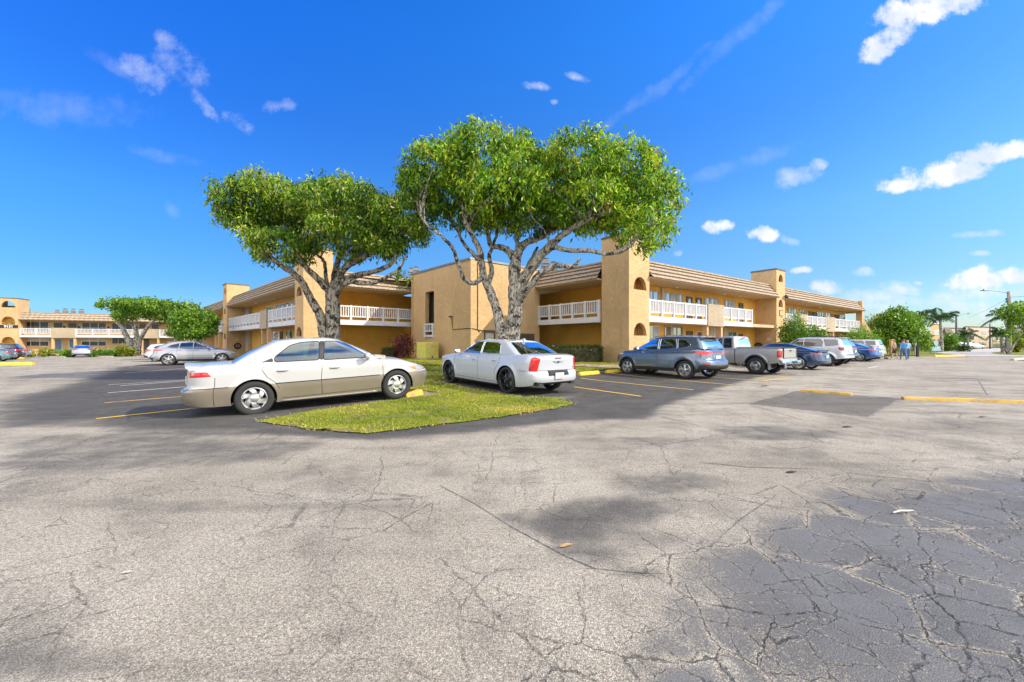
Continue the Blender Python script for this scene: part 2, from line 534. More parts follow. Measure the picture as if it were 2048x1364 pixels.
def patchm(X, Y):
    return polyd(X, Y, [(1497, 808), (1590, 782), (1800, 797), (1735, 834)], .05)


def sealm(X, Y):
    return polyd(X, Y, [(1330, 1420), (1395, 1200), (1440, 1100), (1530, 1040), (1680, 985), (1850, 968), (2100, 930), (2600, 930), (2600, 1500)], .75)


def axis(segs):
    out = []
    for a, b, st in segs:
        n = max(1, int(round((b - a) / st))); out += [a + (b - a) * i / n for i in range(n)]
    out.append(segs[-1][1])
    return np.array(out)


xs = axis([(-75, -32, 2.2), (-32, -7, .32), (-7, 7, .12), (7, 32, .32), (32, 60, 1.6)])
ys = axis([(-40, -2, 2.5), (-2, 1, .5), (1, 10, .12), (10, 44, .32), (44, 62, 1.5)])
XX, YY = np.meshgrid(xs, ys)
ZZ = gza(XX, YY)
mb = MB()
nx, ny = len(xs), len(ys)
mb.v = np.stack([XX, YY, ZZ], -1).reshape(-1, 3).tolist()
LOT_FAR = lambda x, y: (x < 24) or (y < 43.6 and x < 60)
for j in range(ny - 1):
    for i in range(nx - 1):
        if LOT_FAR((xs[i] + xs[i + 1]) / 2, (ys[j] + ys[j + 1]) / 2):
            mb.f.append((j * nx + i, j * nx + i + 1, (j + 1) * nx + i + 1, (j + 1) * nx + i)); mb.m.append(0)
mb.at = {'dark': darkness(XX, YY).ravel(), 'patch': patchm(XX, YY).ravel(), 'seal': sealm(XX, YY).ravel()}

m, t, b = nt('asphalt')
co = t.nodes.new('ShaderNodeTexCoord').outputs['Object']


def attr(n):
    a = t.nodes.new('ShaderNodeAttribute'); a.attribute_name = n
    return a.outputs['Fac']


def vor(vec, scale, feature='F1', rnd=1):
    v = t.nodes.new('ShaderNodeTexVoronoi'); v.feature = feature; v.inputs['Scale'].default_value = scale; v.inputs['Randomness'].default_value = rnd
    t.links.new(vec, v.inputs['Vector']); return v


big = noise_(t, co, .35, 6, .62)
mid = noise_(t, co, 1.9, 7, .68)
fn = noise_(t, co, 46, 5, .8)
grit = noise_(t, co, 120, 3, .7)
bl = noise_(t, co, .9, 5, .6)
base = mixc(t, ramp(t, big, .3, .7), (.40, .352, .27), (.56, .50, .395))
base = mixc(t, math_(t, 'MULTIPLY', ramp(t, mid, .45, .75), .55), base, (.20, .18, .145))
mpx = t.nodes.new('ShaderNodeMapping'); mpx.inputs['Rotation'].default_value = (0, 0, R(-14)); mpx.inputs['Scale'].default_value = (.22, 1.5, 1); t.links.new(co, mpx.inputs[0])
trk = noise_(t, mpx.outputs[0], 1.1, 5, .6)
base = mixc(t, math_(t, 'MULTIPLY', ramp(t, trk, .5, .72), .5), base, (.165, .15, .122))
base = mixc(t, math_(t, 'MULTIPLY', ramp(t, bl, .50, .70), .5), base, (.165, .15, .125))
# stones in the binder
peb = vor(co, 150)
pc = t.nodes.new('ShaderNodeSeparateColor'); t.links.new(peb.outputs['Color'], pc.inputs[0])
pv = math_(t, 'ADD', math_(t, 'MULTIPLY', pc.outputs[0], .75), .55)
stone = math_(t, 'MULTIPLY', ramp(t, peb.outputs['Distance'], .62, .30), pv)
gr = math_(t, 'ADD', math_(t, 'MULTIPLY', stone, .60), .60)
gr = math_(t, 'MULTIPLY', gr, math_(t, 'ADD', .45, math_(t, 'MULTIPLY', ramp(t, fn, .3, .66), .75)))
gr = math_(t, 'MULTIPLY', gr, math_(t, 'ADD', .72, math_(t, 'MULTIPLY', ramp(t, grit, .3, .7), .56)))
spk = math_(t, 'MULTIPLY', ramp(t, noise_(t, co, 105, 2, .6), .435, .36), .62)
gr = math_(t, 'MULTIPLY', gr, math_(t, 'SUBTRACT', 1.06, spk))
grc = t.nodes.new('ShaderNodeCombineColor')
for i in range(3): t.links.new(gr, grc.inputs[i])
light = mixc(t, .92, base, grc.outputs[0], 'MULTIPLY')
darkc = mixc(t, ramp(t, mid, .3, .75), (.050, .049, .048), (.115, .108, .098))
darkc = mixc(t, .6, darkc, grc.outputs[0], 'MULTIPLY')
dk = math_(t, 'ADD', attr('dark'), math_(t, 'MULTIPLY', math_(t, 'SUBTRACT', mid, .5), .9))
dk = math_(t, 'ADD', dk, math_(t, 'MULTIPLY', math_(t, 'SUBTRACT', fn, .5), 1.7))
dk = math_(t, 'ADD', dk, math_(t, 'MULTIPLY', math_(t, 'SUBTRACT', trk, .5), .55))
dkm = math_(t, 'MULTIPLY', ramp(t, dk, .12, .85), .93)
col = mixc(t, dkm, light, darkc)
pm = math_(t, 'MULTIPLY', ramp(t, math_(t, 'ADD', attr('patch'), math_(t, 'MULTIPLY', math_(t, 'SUBTRACT', fn, .5), .25)), .42, .58), .62)
col = mixc(t, pm, col, darkc)
# sealed skin with alligator cracking
sl = math_(t, 'ADD', attr('seal'), math_(t, 'MULTIPLY', math_(t, 'SUBTRACT', mid, .5), 1.1))
sl = math_(t, 'ADD', sl, math_(t, 'MULTIPLY', math_(t, 'SUBTRACT', fn, .5), 2.9))
slm = math_(t, 'MULTIPLY', ramp(t, sl, .42, .60), .88)
sealc = mixc(t, ramp(t, mid, .35, .7), (.075, .077, .080), (.135, .137, .140))
sealc = mixc(t, ramp(t, fn, .40, .30), sealc, (.05, .05, .052))
sealc = mixc(t, math_(t, 'MULTIPLY', ramp(t, grit, .60, .72), .5), sealc, (.32, .32, .31))
# cracks
wn2 = t.nodes.new('ShaderNodeTexNoise'); wn2.inputs['Scale'].default_value = 3.2; wn2.inputs['Detail'].default_value = 5; wn2.inputs['Roughness'].default_value = .52
t.links.new(co, wn2.inputs['Vector'])
wm = t.nodes.new('ShaderNodeVectorMath'); wm.operation = 'MULTIPLY_ADD'; t.links.new(wn2.outputs['Color'], wm.inputs[0])
wm.inputs[1].default_value = (.15, .15, 0); 
wn3 = t.nodes.new('ShaderNodeTexNoise'); wn3.inputs['Scale'].default_value = 26; wn3.inputs['Detail'].default_value = 3; t.links.new(co, wn3.inputs['Vector'])
wm0 = t.nodes.new('ShaderNodeVectorMath'); wm0.operation = 'MULTIPLY_ADD'; t.links.new(wn3.outputs['Color'], wm0.inputs[0]); wm0.inputs[1].default_value = (.045, .045, 0); t.links.new(co, wm0.inputs[2]); t.links.new(wm0.outputs[0], wm.inputs[2])
v1 = vor(wm.outputs[0], 1.9, 'DISTANCE_TO_EDGE'); v2 = vor(wm.outputs[0], 5.2, 'DISTANCE_TO_EDGE'); v3 = vor(wm.outputs[0], .42, 'DISTANCE_TO_EDGE')
sel = noise_(t, co, .8, 3, .5)
selb = noise_(t, co, 1.7, 3, .5)
w1 = math_(t, 'MULTIPLY', ramp(t, v1.outputs['Distance'], .0125, .004), ramp(t, math_(t, 'ADD', sel, math_(t, 'MULTIPLY', attr('seal'), .5)), .44, .54))
w2 = math_(t, 'MULTIPLY', ramp(t, v2.outputs['Distance'], .024, .007), ramp(t, math_(t, 'ADD', selb, math_(t, 'MULTIPLY', attr('seal'), .30)), .45, .57))
w3 = math_(t, 'MULTIPLY', ramp(t, v3.outputs['Distance'], .0042, .0014), ramp(t, sel, .42, .50))
crack = math_(t, 'MAXIMUM', math_(t, 'MAXIMUM', w1, math_(t, 'MULTIPLY', w2, .75)), w3)
crack = math_(t, 'MULTIPLY', crack, math_(t, 'ADD', .30, math_(t, 'MULTIPLY', ramp(t, noise_(t, co, 12, 4, .7), .38, .58), .75)), clamp=True)
crack = math_(t, 'MULTIPLY', crack, math_(t, 'ADD', .50, math_(t, 'MULTIPLY', attr('seal'), .36)))
crumb = math_(t, 'MULTIPLY', ramp(t, v1.outputs['Distance'], .07, .015), ramp(t, math_(t, 'ADD', fn, math_(t, 'MULTIPLY', math_(t, 'SUBTRACT', selb, .5), .8)), .50, .57))
crumb2 = math_(t, 'MULTIPLY', ramp(t, v2.outputs['Distance'], .12, .03), ramp(t, fn, .53, .60))
cr2 = math_(t, 'MAXIMUM', crumb, math_(t, 'MULTIPLY', crumb2, .8))
slm2 = math_(t, 'MULTIPLY', slm, math_(t, 'SUBTRACT', 1.0, math_(t, 'MULTIPLY', cr2, .85)))
col = mixc(t, math_(t, 'MULTIPLY', slm2, .96), col, sealc)
col = mixc(t, math_(t, 'MULTIPLY', crack, .96), col, (.014, .013, .012))
t.links.new(col, b.inputs['Base Color'])
rg = t.nodes.new('ShaderNodeMix'); rg.data_type = 'FLOAT'
t.links.new(slm2, rg.inputs[0]); rg.inputs[2].default_value = .93; rg.inputs[3].default_value = .66
t.links.new(rg.outputs[0], b.inputs['Roughness'])
b.inputs['Specular IOR Level'].default_value = .3
h = math_(t, 'ADD', math_(t, 'MULTIPLY', stone, .5), math_(t, 'MULTIPLY', fn, .9))
h = math_(t, 'SUBTRACT', h, math_(t, 'MULTIPLY', crack, 2.5))
h = math_(t, 'MULTIPLY', h, math_(t, 'SUBTRACT', 1.0, math_(t, 'MULTIPLY', slm2, .35)))
bump_(t, b, h, .6, .009)
M['asphalt'] = m
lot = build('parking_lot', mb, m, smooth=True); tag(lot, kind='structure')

# ------------------------------------------------------------------ land to the horizon
m, t, b = nt('land')
co = t.nodes.new('ShaderNodeTexCoord').outputs['Object']
c = mixc(t, ramp(t, noise_(t, co, .08, 6, .6), .35, .65), (.085, .12, .018), (.16, .17, .035))
c = mixc(t, math_(t, 'MULTIPLY', ramp(t, noise_(t, co, 3, 6, .7), .45, .7), .6), c, (.05, .085, .012))
t.links.new(c, b.inputs['Base Color']); b.inputs['Roughness'].default_value = .95; b.inputs['Specular IOR Level'].default_value = .1
bump_(t, b, noise_(t, co, 12, 5, .7), .6, .05)
M['land'] = m
mb = MB()
mb.quad((-4, -1500, -.06), (3000, -1500, -.06), (3000, 4000, -.06), (-4, 4000, -.06))
mb.quad((-84, -1500, -.46), (-4, -1500, -.06), (-4, 4000, -.06), (-84, 4000, -.46))
mb.quad((-3000, -1500, -.46), (-84, -1500, -.46), (-84, 4000, -.46), (-3000, 4000, -.46))
tag(build('ground', mb, m), kind='structure')


def strip(name, pts, width, dz, mat, closed=False, step=.3, kind='structure', mb=None, thick=0):
    """flat ribbon following the terrain through world (x, y) points"""
    own = mb is None
    if own: mb = MB()
    P2 = [Vector(p[:2]) for p in pts]
    fine_ = []
    for a, b_ in zip(P2[:-1], P2[1:]):
        n = max(1, int((b_ - a).length / step))
        fine_ += [a.lerp(b_, i / n) for i in range(n)]
    fine_.append(P2[-1])
    L = []
    for i, p in enumerate(fine_):
        d = (fine_[min(i + 1, len(fine_) - 1)] - fine_[max(i - 1, 0)]).normalized()
        nrm = Vector((-d.y, d.x)) * width / 2
        L.append((p + nrm, p - nrm))
    for (a0, a1), (b0, b1) in zip(L[:-1], L[1:]):
        q = [(v.x, v.y, gz(v.x, v.y) + dz) for v in (a1, b1, b0, a0)]
        if thick:
            lo = [(x, y, z - thick) for x, y, z in q]
            mb.hexa(lo + q)
        else:
            mb.quad(*q)
    if own:
        o = build(name, mb, mat)
        if kind: tag(o, kind=kind)
        return o


def linepaint(name, col, wear=.5):
    m, t, b = nt(name)
    co = t.nodes.new('ShaderNodeTexCoord').outputs['Object']
    n1 = noise_(t, co, 22, 6, .75); n2 = noise_(t, co, 1.2, 3)
    f = ramp(t, math_(t, 'ADD', n1, math_(t, 'MULTIPLY', math_(t, 'SUBTRACT', n2, .5), .5)), wear + .12, wear - .02)
    t.links.new(mixc(t, f, (.10, .098, .092), col), b.inputs['Base Color']); b.inputs['Roughness'].default_value = .85
    return m


M['yline'] = linepaint('yellow_line', (.74, .46, .045), .60)
M['yline2'] = linepaint('yellow_line_faded', (.66, .44, .10), .56)
M['wline'] = linepaint('white_line', (.66, .66, .63), .56)


def pxline(name, a, b_, w, mat, dz=.006):
    pa, pb = G(*a), G(*b_)
    n = max(2, int(math.hypot(pa[0] - pb[0], pa[1] - pb[1]) / .3))
    strip(name, [pa, pb], w, dz + (.02 if pa[1] > 17 else 0), M[mat])


def extend(a, b_, k):
    """line from a through b on the ground lengthened to k times"""
    pa, pb = G(*a), G(*b_)
    return pa, (pa[0] + (pb[0] - pa[0]) * k, pa[1] + (pb[1] - pa[1]) * k)


for a, b_, k, w, mt in [((192, 838), (462, 809), 1.5, .10, 'yline'), ((209, 806), (345, 795), 2.6, .10, 'yline2'), ((215, 786), (345, 776), 2.2, .10, 'wline'), ((240, 772), (345, 764), 2.6, .09, 'wline'),
                        ((217, 770), (345, 762), 2.2, .08, 'wline'), ((250, 746), (300, 742.5), 3.0, .09, 'wline'), ((258, 735), (300, 732.3), 3, .09, 'wline')]:
    pa, pb = extend(a, b_, k)
    strip('parking_line', [pa, pb], w, .008, M[mt])
for a, b_, w, mt in [((1282, 793), (1148, 774), .10, 'yline'), ((1387, 780), (1162, 756.5), .10, 'yline2'), ((1465, 770), (1200, 743), .10, 'yline2'),
                     ((1525, 762), (1345, 748), .10, 'yline2'), ((1525, 762), (1578, 756.5), .11, 'yline'), ((1578, 756.5), (1430, 744), .10, 'yline2'),
                     ((1620, 751), (1460, 738), .10, 'wline'), ((1668, 745), (1490, 731), .10, 'wline'), ((1712, 740), (1560, 728), .10, 'wline'), ((1735, 732.5), (1610, 722), .10, 'wline'),
                     ((1760, 726), (1650, 717), .1, 'wline'), ((1790, 721), (1700, 714), .1, 'wline'), ((1736, 736), (1757, 732.5), .12, 'wline')]:
    pa, pb = G(*a), G(*b_)
    strip('parking_line', [pa, pb], w, .008, M[mt])

# ------------------------------------------------------------------ curbs and wheel stops (each one a thing)
def curbmat(name, col):
    m, t, b = nt(name)
    co = t.nodes.new('ShaderNodeTexCoord').outputs['Object']
    f = ramp(t, noise_(t, co, 9, 7, .72), .55, .60)
    c = mixc(t, f, col, (.30, .28, .24))
    c = mixc(t, math_(t, 'MULTIPLY', ramp(t, noise_(t, co, 3, 5), .5, .75), .4), c, (.10, .08, .04))
    t.links.new(c, b.inputs['Base Color']); b.inputs['Roughness'].default_value = .8
    bump_(t, b, noise_(t, co, 25, 6, .7), .5, .02)
    return m


M['ycurb'] = curbmat('yellow_curb_paint', (.78, .50, .03))
M['ycurb2'] = curbmat('worn_curb_paint', (.60, .37, .07))
M['ccurb'] = curbmat('bare_curb', (.42, .38, .31))


def bar(name, pa, pb, w, h, mat, label, cat, group=None, n=14):
    """precast concrete bar with a chamfered profile and worn, wobbly edges"""
    a, b_ = Vector(pa[:2]), Vector(pb[:2]); u = (b_ - a).normalized(); nn = Vector((-u.y, u.x)); L = (b_ - a).length
    r = empty(name, (*a.lerp(b_, .5), gz(*a.lerp(b_, .5))), 0)
    bpy.data.objects.remove(r)
    mb = MB(); prof = [(-.5, -.06), (-.5, .25), (-.36, .85), (-.2, 1), (.2, 1), (.36, .85), (.5, .25), (.5, -.06)]
    k = len(prof); rnd = random.Random(int(abs(pa[0] * 97 + pa[1] * 31)) + 1)
    ends = []
    for i in range(n + 1):
        f = i / n; c = a.lerp(b_, f); g = gz(c.x, c.y)
        sc = .86 if i in (0, n) else 1
        for j, (p, q) in enumerate(prof):
            pt = c + nn * (p * w * sc + rnd.uniform(-.008, .008))
            z = g + q * h * (sc if q > .3 else 1) + (rnd.uniform(-.008, .006) if q > .3 else -.01)
            mb.v.append((pt.x, pt.y, z))
    for i in range(n):
        for j in range(k - 1):
            mb.f.append((i * k + j, (i + 1) * k + j, (i + 1) * k + j + 1, i * k + j + 1)); mb.m.append(0)
    mb.f.append(tuple(range(k))); mb.m.append(0)
    mb.f.append(tuple(n * k + j for j in range(k))[::-1]); mb.m.append(0)
    c = a.lerp(b_, .5); base = Vector((c.x, c.y, gz(c.x, c.y)))
    mb.v = [(x - base.x, y - base.y, z - base.z) for x, y, z in mb.v]
    o = build(name, mb, mat, smooth=True, sharp=R(35)); o.location = base
    weld(o, .0001, True)
    return tag(o, label, cat, group)


bar('median_curb', G(1602, 783), G(1704, 791), .16, .075, M['ycurb2'], 'short chipped yellow concrete bar on the open asphalt, right of the pickup', 'curb')
bar('median_curb', G(1805, 799), G(2075, 808), .17, .08, M['ycurb2'], 'long worn yellow concrete bar across the open asphalt at the right edge of the photo', 'curb', n=24)
bar('island_curb', G(-60, 732), G(67, 729.5), .50, .22, M['ycurb'], 'long bright yellow curb at the left edge, in front of the three cars there', 'curb')
bar('wheel_stop', G(22, 719), G(46, 717.5), .3, .18, M['ycurb'], 'short yellow wheel stop beside the silver car at the left edge of the lot', 'wheel stop')
bar('wheel_stop', G(1158, 750.5), G(1197, 747), .2, .14, M['ycurb'], 'yellow wheel stop on the asphalt right of the white sedan with dark wheels', 'wheel stop')
bar('wheel_stop', G(1212, 746), G(1243, 743), .18, .13, M['ycurb'], 'yellow wheel stop at the nose of the blue grey crossover', 'wheel stop')
bar('wheel_stop', G(808, 795), G(842, 789), .2, .15, M['ycurb2'], 'orange yellow wheel stop at the front tyre of the white and beige sedan', 'wheel stop')
bar('wheel_stop', G(92, 715), G(130, 715), .22, .14, M['ccurb'], 'pale grey wheel stop left of the silver hatchback, before the two storey building', 'wheel stop')
bar('wheel_stop', G(191, 714), G(226, 714), .22, .14, M['ccurb'], 'pale grey wheel stop right of the silver hatchback, before the low hedge', 'wheel stop')

# old paving seams
M['seam'] = linepaint('tar_seam', (.06, .055, .05), .46); M['seam'].node_tree.nodes['Mix'].inputs[6].default_value = (.26, .24, .20, 1)
for pts, w_ in (([(1024, 1055), (1080, 1085), (1130, 1112), (1190, 1138)], .010), ([(880, 972), (950, 1008), (1024, 1055)], .007), ([(1190, 1138), (1260, 1145), (1330, 1148)], .005),
                ([(1640, 955), (1560, 985), (1480, 1040), (1420, 1095)], .008), ([(1400, 925), (1500, 935), (1640, 938)], .012), ([(250, 945), (420, 912), (560, 895), (700, 876)], .010),
                ([(1497, 808), (1590, 783)], .02), ([(1590, 835), (1497, 809)], .02), ([(1735, 834), (1797, 800)], .016), ([(1705, 790), (1800, 797)], .03), ([(1955, 758), (1975, 790)], .03), ([(1830, 752), (1972, 749)], .03)):
    strip('asphalt_seam', [G(*p)[:2] for p in pts], w_, .004, M['seam'], step=.15)
M['tileshadow'] = simple('tile_shadow', (.09, .07, .05), .9)  # dark colour for the painted shadow lines of the roof tiles
# ------------------------------------------------------------------ apartment building kit
ZSL0, ZSL1, ZRT, ZMB, ZMT, ZTT = 2.70, 2.93, 4.0, 5.34, 6.35, 7.6


class Bld:
    def __init__(s, name, loc, label, dz=0.0):
        s.e = empty(name, loc, 0, label, 'apartment building'); s.dz = dz

    def put(s, name, mb, mat, **k):
        if s.dz: mb.v = [(x, y, z + s.dz) for x, y, z in mb.v]
        return build(name, mb, mat, s.e, **k)

    def wall(s, fr, t0, t1, d0, d1, z0, z1, mat='stucco', name='wall'):
        mb = MB(); fr.box(mb, t0, t1, d0, d1, z0, z1); return s.put(name, mb, M[mat])

    def railing(s, fr, t0, t1, d=0.0, bay=1.15, z0=ZSL0, name='railing', det=True):
        mb = MB(); n = max(1, round(abs(t1 - t0) / bay)); dt = (t1 - t0) / n
        for i in range(n + 1):
            t = t0 + dt * i
            fr.box(mb, t - .065, t + .065, d + .01, d + .15, z0 - .03, ZRT + .03)
        fr.box(mb, t0, t1, d + .03, d + .12, ZRT - .09, ZRT)
        fr.box(mb, t0, t1, d + .04, d + .10, 3.22, 3.30)
        fr.box(mb, t0, t1, d + .03, d + .13, z0 - .02, 3.02)
        k = max(1, int(abs(dt) / .155))
        for i in range(n):
            for j in range(1, k):
                t = t0 + dt * i + dt * j / k
                fr.box(mb, t - .032, t + .032, d + .045, d + .095, 3.28, ZRT - .08)
        return s.put(name, mb, M['white'])

    def slab(s, fr, t0, t1, dout=0, din=-1.5, soff=True):
        mb = MB(); fr.box(mb, t0, t1, din, dout, ZSL0, ZSL1); s.put('balcony_slab', mb, M['soffit'])

    def mansard(s, fr, t0, t1, rib=.27, endtrim=True, courses=4, amp=.016):
        """sloping tile face made of overlapping rows of barrel tiles"""
        mb = MB()
        dA, zA, dB, zB = .34, ZMB - .12, -.42, ZMT - .06
        nseg = max(4, int((t1 - t0) / rib * 4))
        for c in range(courses):
            f0, f1 = c / courses, (c + 1) / courses + .02
            b = len(mb.v)
            for i in range(nseg + 1):
                t = t0 + (t1 - t0) * i / nseg
                rb = .5 + .5 * math.cos(2 * PI * (t - t0) / rib)
                for f, lift in ((f0, .10), (f0, .10), (f1, .0)):
                    d = dA + (dB - dA) * f + (lift + rb * amp) * .8; z = zA + (zB - zA) * f + (lift + rb * amp) * .6
                    mb.v.append(fr.w(t, d, z))
                # bottom lip of the row
                x, y, z = mb.v[-3]; mb.v[-3] = fr.w(t, dA + (dB - dA) * f0 - .02, zA + (zB - zA) * f0 - .01)
            for i in range(nseg):
                for k in range(2):
                    mb.f.append((b + i * 3 + k, b + (i + 1) * 3 + k, b + (i + 1) * 3 + k + 1, b + i * 3 + k + 1)); mb.m.append(0)
        o = s.put('roof', mb, M['tile'])
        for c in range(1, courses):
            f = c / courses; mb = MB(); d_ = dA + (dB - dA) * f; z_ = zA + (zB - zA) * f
            fr.box(mb, t0, t1, d_ - .05, d_ + .046, z_ - .012, z_ + .040); s.put('tile_shadow_line', mb, M['tileshadow'])  # dark strip stands in for the shadow under each tile lip
        mb = MB()
        fr.box(mb, t0, t1, dB - .3, dB + .14, ZMT - .07, ZMT + .03)
        s.put('roof_cap', mb, M['tile'])
        for t in (t1,):
            if not endtrim: break
            mb = MB(); sg = -1 if t == t0 else 1
            mb.hexa([fr.w(t, dA - .05, zA + .02), fr.w(t + sg * .035, dA - .05, zA + .02), fr.w(t + sg * .035, dA + .09, zA - .01), fr.w(t, dA + .09, zA - .01),
                     fr.w(t, dB - .03, zB), fr.w(t + sg * .035, dB - .03, zB), fr.w(t + sg * .035, dB + .11, zB + .05), fr.w(t, dB + .11, zB + .05)])
            s.put('roof_trim', mb, M['roofcap'])
        mb = MB(); fr.box(mb, t0, t1, -1.55 if nseg < 0 else -2.38 if fr in (F1, F2) else -1.55, .33, ZMB - .14, ZMB - .04); s.put('soffit', mb, M['soffit'])

    def window(s, fr, t0, t1, z0, z1, d, n=3, white=False, bar=None, blinds=0, pane='pane', name='window'):
        if t1 < t0: t0, t1 = t1, t0
        mb = MB(); w = .05
        fr.box(mb, t0, t1, d, d + .06, z0, z0 + w); fr.box(mb, t0, t1, d, d + .06, z1 - w, z1)
        for i in range(n + 1):
            t = t0 + (t1 - t0) * i / n
            fr.box(mb, max(t0, t - w / 2 - (.0 if 0 < i < n else .02)), min(t1, t + w / 2 + (.0 if 0 < i < n else .02)), d, d + .055, z0 + w, z1 - w)
        if bar: fr.box(mb, t0 + .03, t1 - .03, d, d + .052, z0 + (z1 - z0) * bar, z0 + (z1 - z0) * bar + .04)
        o = s.put(name, mb, M['framew' if white else 'frame'])
        mb = MB(); fr.box(mb, t0 + .02, t1 - .02, d + .003, d + .022, z0 + .02, z1 - .02)
        if s.dz: mb.v = [(x, y, z + s.dz) for x, y, z in mb.v]
        build('pane', mb, M['paned' if s.dz else pane], o)
        if not s.dz:
            rc = random.Random(int(t0 * 31 + z0 * 7))
            for i in range(n):
                if rc.random() < .45:
                    a_ = t0 + (t1 - t0) * i / n + .06; b_ = t0 + (t1 - t0) * (i + 1) / n - .06; k_ = rc.choice((1, .6, .45))
                    mb = MB(); fr.box(mb, a_, a_ + (b_ - a_) * k_, d + .023, d + .028, z0 + .06, z1 - .06); build('curtain', mb, M['curtain'], o)
        return o

    def door(s, fr, t0, t1, z0, z1, d, mat='door', oval=False, light=None):
        mb = MB(); w = .06
        fr.box(mb, t0, t0 + w, d, d + .07, z0, z1); fr.box(mb, t1 - w, t1, d, d + .07, z0, z1); fr.box(mb, t0 + w, t1 - w, d, d + .07, z1 - w, z1)
        o = s.put('door', mb, M['framew' if light else 'door'])
        mb = MB(); fr.box(mb, t0 + w, t1 - w, d + .002, d + .04, z0, z1 - w)
        if s.dz: mb.v = [(x, y, z + s.dz) for x, y, z in mb.v]
        lf = build('door_leaf', mb, M[mat], o)
        if oval:
            mb = MB(); tc = (t0 + t1) / 2; zc = (z0 + z1) / 2 + .18; pts = []
            for k in range(18):
                a = 2 * PI * k / 18; pts.append(fr.w(tc + .22 * math.cos(a), d + .045, zc + .62 * math.sin(a)))
            mb.poly(pts)
            if s.dz: mb.v = [(x, y, z + s.dz) for x, y, z in mb.v]
            build('door_glass', mb, M['doorglass'], o)
        mb = MB(); p = fr.w(t1 - w - .08, d + .07, z0 + 1.0); mb.box(p[0] - .03, p[0] + .03, p[1] - .03, p[1] + .03, p[2] + s.dz - .03, p[2] + s.dz + .03)
        build('handle', mb, M['metal'], o)
        return o

    def tower(s, fr, t0, t1, dF, depth, arches, z0=-1.2, zt=ZTT, mat='stucco_pale', side='stucco', th=.22):
        """pier with arched openings through its front wall: arches = [(t, half width, base z, height)]"""
        mb = MB(); zs = z0
        for tc, a, zb, hgt in sorted(arches, key=lambda q: q[2]):
            fr.box(mb, t0, t1, dF - th, dF, zs, zb)
            fr.box(mb, t0, tc - a, dF - th, dF, zb, zb + hgt + .05); fr.box(mb, tc + a, t1, dF - th, dF, zb, zb + hgt + .05)
            n = 14
            for k in range(n):
                ta, tb = tc - a + 2 * a * k / n, tc - a + 2 * a * (k + 1) / n
                za = zb + hgt * math.sqrt(max(0, 1 - ((ta - tc) / a)**2)); zc = zb + hgt * math.sqrt(max(0, 1 - ((tb - tc) / a)**2)); zu = zb + hgt + .05
                mb.hexa([fr.w(ta, dF, za), fr.w(tb, dF, zc), fr.w(tb, dF - th, zc), fr.w(ta, dF - th, za),
                         fr.w(ta, dF, zu), fr.w(tb, dF, zu), fr.w(tb, dF - th, zu), fr.w(ta, dF - th, zu)])
            zs = zb + hgt + .05
        fr.box(mb, t0, t1, dF - th, dF, zs, zt)
        s.put('tower_front', mb, M[mat])
        mb = MB()
        fr.box(mb, t0, t0 + .2, dF - depth, dF - th, z0, zt); fr.box(mb, t1 - .2, t1, dF - depth, dF - th, z0, zt)
        s.put('tower_side', mb, M[side])
        mb = MB(); fr.box(mb, t0 + .2, t1 - .2, dF - depth, dF - depth + .15, z0, zt - .9)
        fr.box(mb, t0 + .2, t1 - .2, dF - .85, dF - .75, z0, zt - (1.9 if zt > 8 else .9))
        for z in (ZSL0 + .1, 5.5): fr.box(mb, t0 + .2, t1 - .2, dF - .75, dF - th, z, z + .15)
        s.put('tower_inside', mb, M['stucco_in'])
        mb = MB(); fr.box(mb, t0 - .05, t1 + .05, dF - depth - .03, dF + .05, zt, zt + .1)
        s.put('tower_cap', mb, M['roofcap'])

    def bay(s, fr, t0, t1, piers=True, d=.02):
        """solid stucco balcony front carried by slim piers"""
        s.wall(fr, t0, t1, d - .1, d + .16, 2.6, 4.10, 'stucco_grey', 'balcony_panel')
        if piers:
            s.wall(fr, t0, t0 + .22, d - .3, d + .06, -1, 2.6, 'stucco_pale', 'pier'); s.wall(fr, t1 - .22, t1, d - .3, d + .06, -1, 2.6, 'stucco_pale', 'pier')

    def lamp(s, p, r=.09):
        mb = MB(); mb.lathe([(.02, .12), (r * .6, .1), (r, 0), (r * .5, -.06), (.01, -.08)], 10, o=(p[0], p[1], p[2] + s.dz))
        build('ceiling_light', mb, M['white'], s.e, smooth=True)


def text_mesh(name, txt, size, mat, parent, origin, u, n, bold=.0, align='CENTER', thick=.006):
    cu = bpy.data.curves.new(name, 'FONT'); cu.body = txt; cu.size = size; cu.align_x = align; cu.align_y = 'CENTER'; cu.extrude = thick; cu.offset = bold
    tmp = bpy.data.objects.new(name, cu); COL.objects.link(tmp)
    dg = bpy.context.evaluated_depsgraph_get(); dg.update()
    me = bpy.data.meshes.new_from_object(tmp.evaluated_get(dg))
    bpy.data.objects.remove(tmp)
    u = Vector(u).normalized(); z = Vector((0, 0, 1)); n = Vector(n).normalized()
    Mx = Matrix(((u.x, z.x, n.x, origin[0]), (u.y, z.y, n.y, origin[1]), (u.z, z.z, n.z, origin[2]), (0, 0, 0, 1)))
    if parent: Mx = wmat(parent).inverted() @ Mx
    me.transform(Mx)
    me.materials.clear(); me.materials.append(mat); me.name = name
    o = bpy.data.objects.new(name, me); COL.objects.link(o)
    if parent: o.parent = parent
    return o


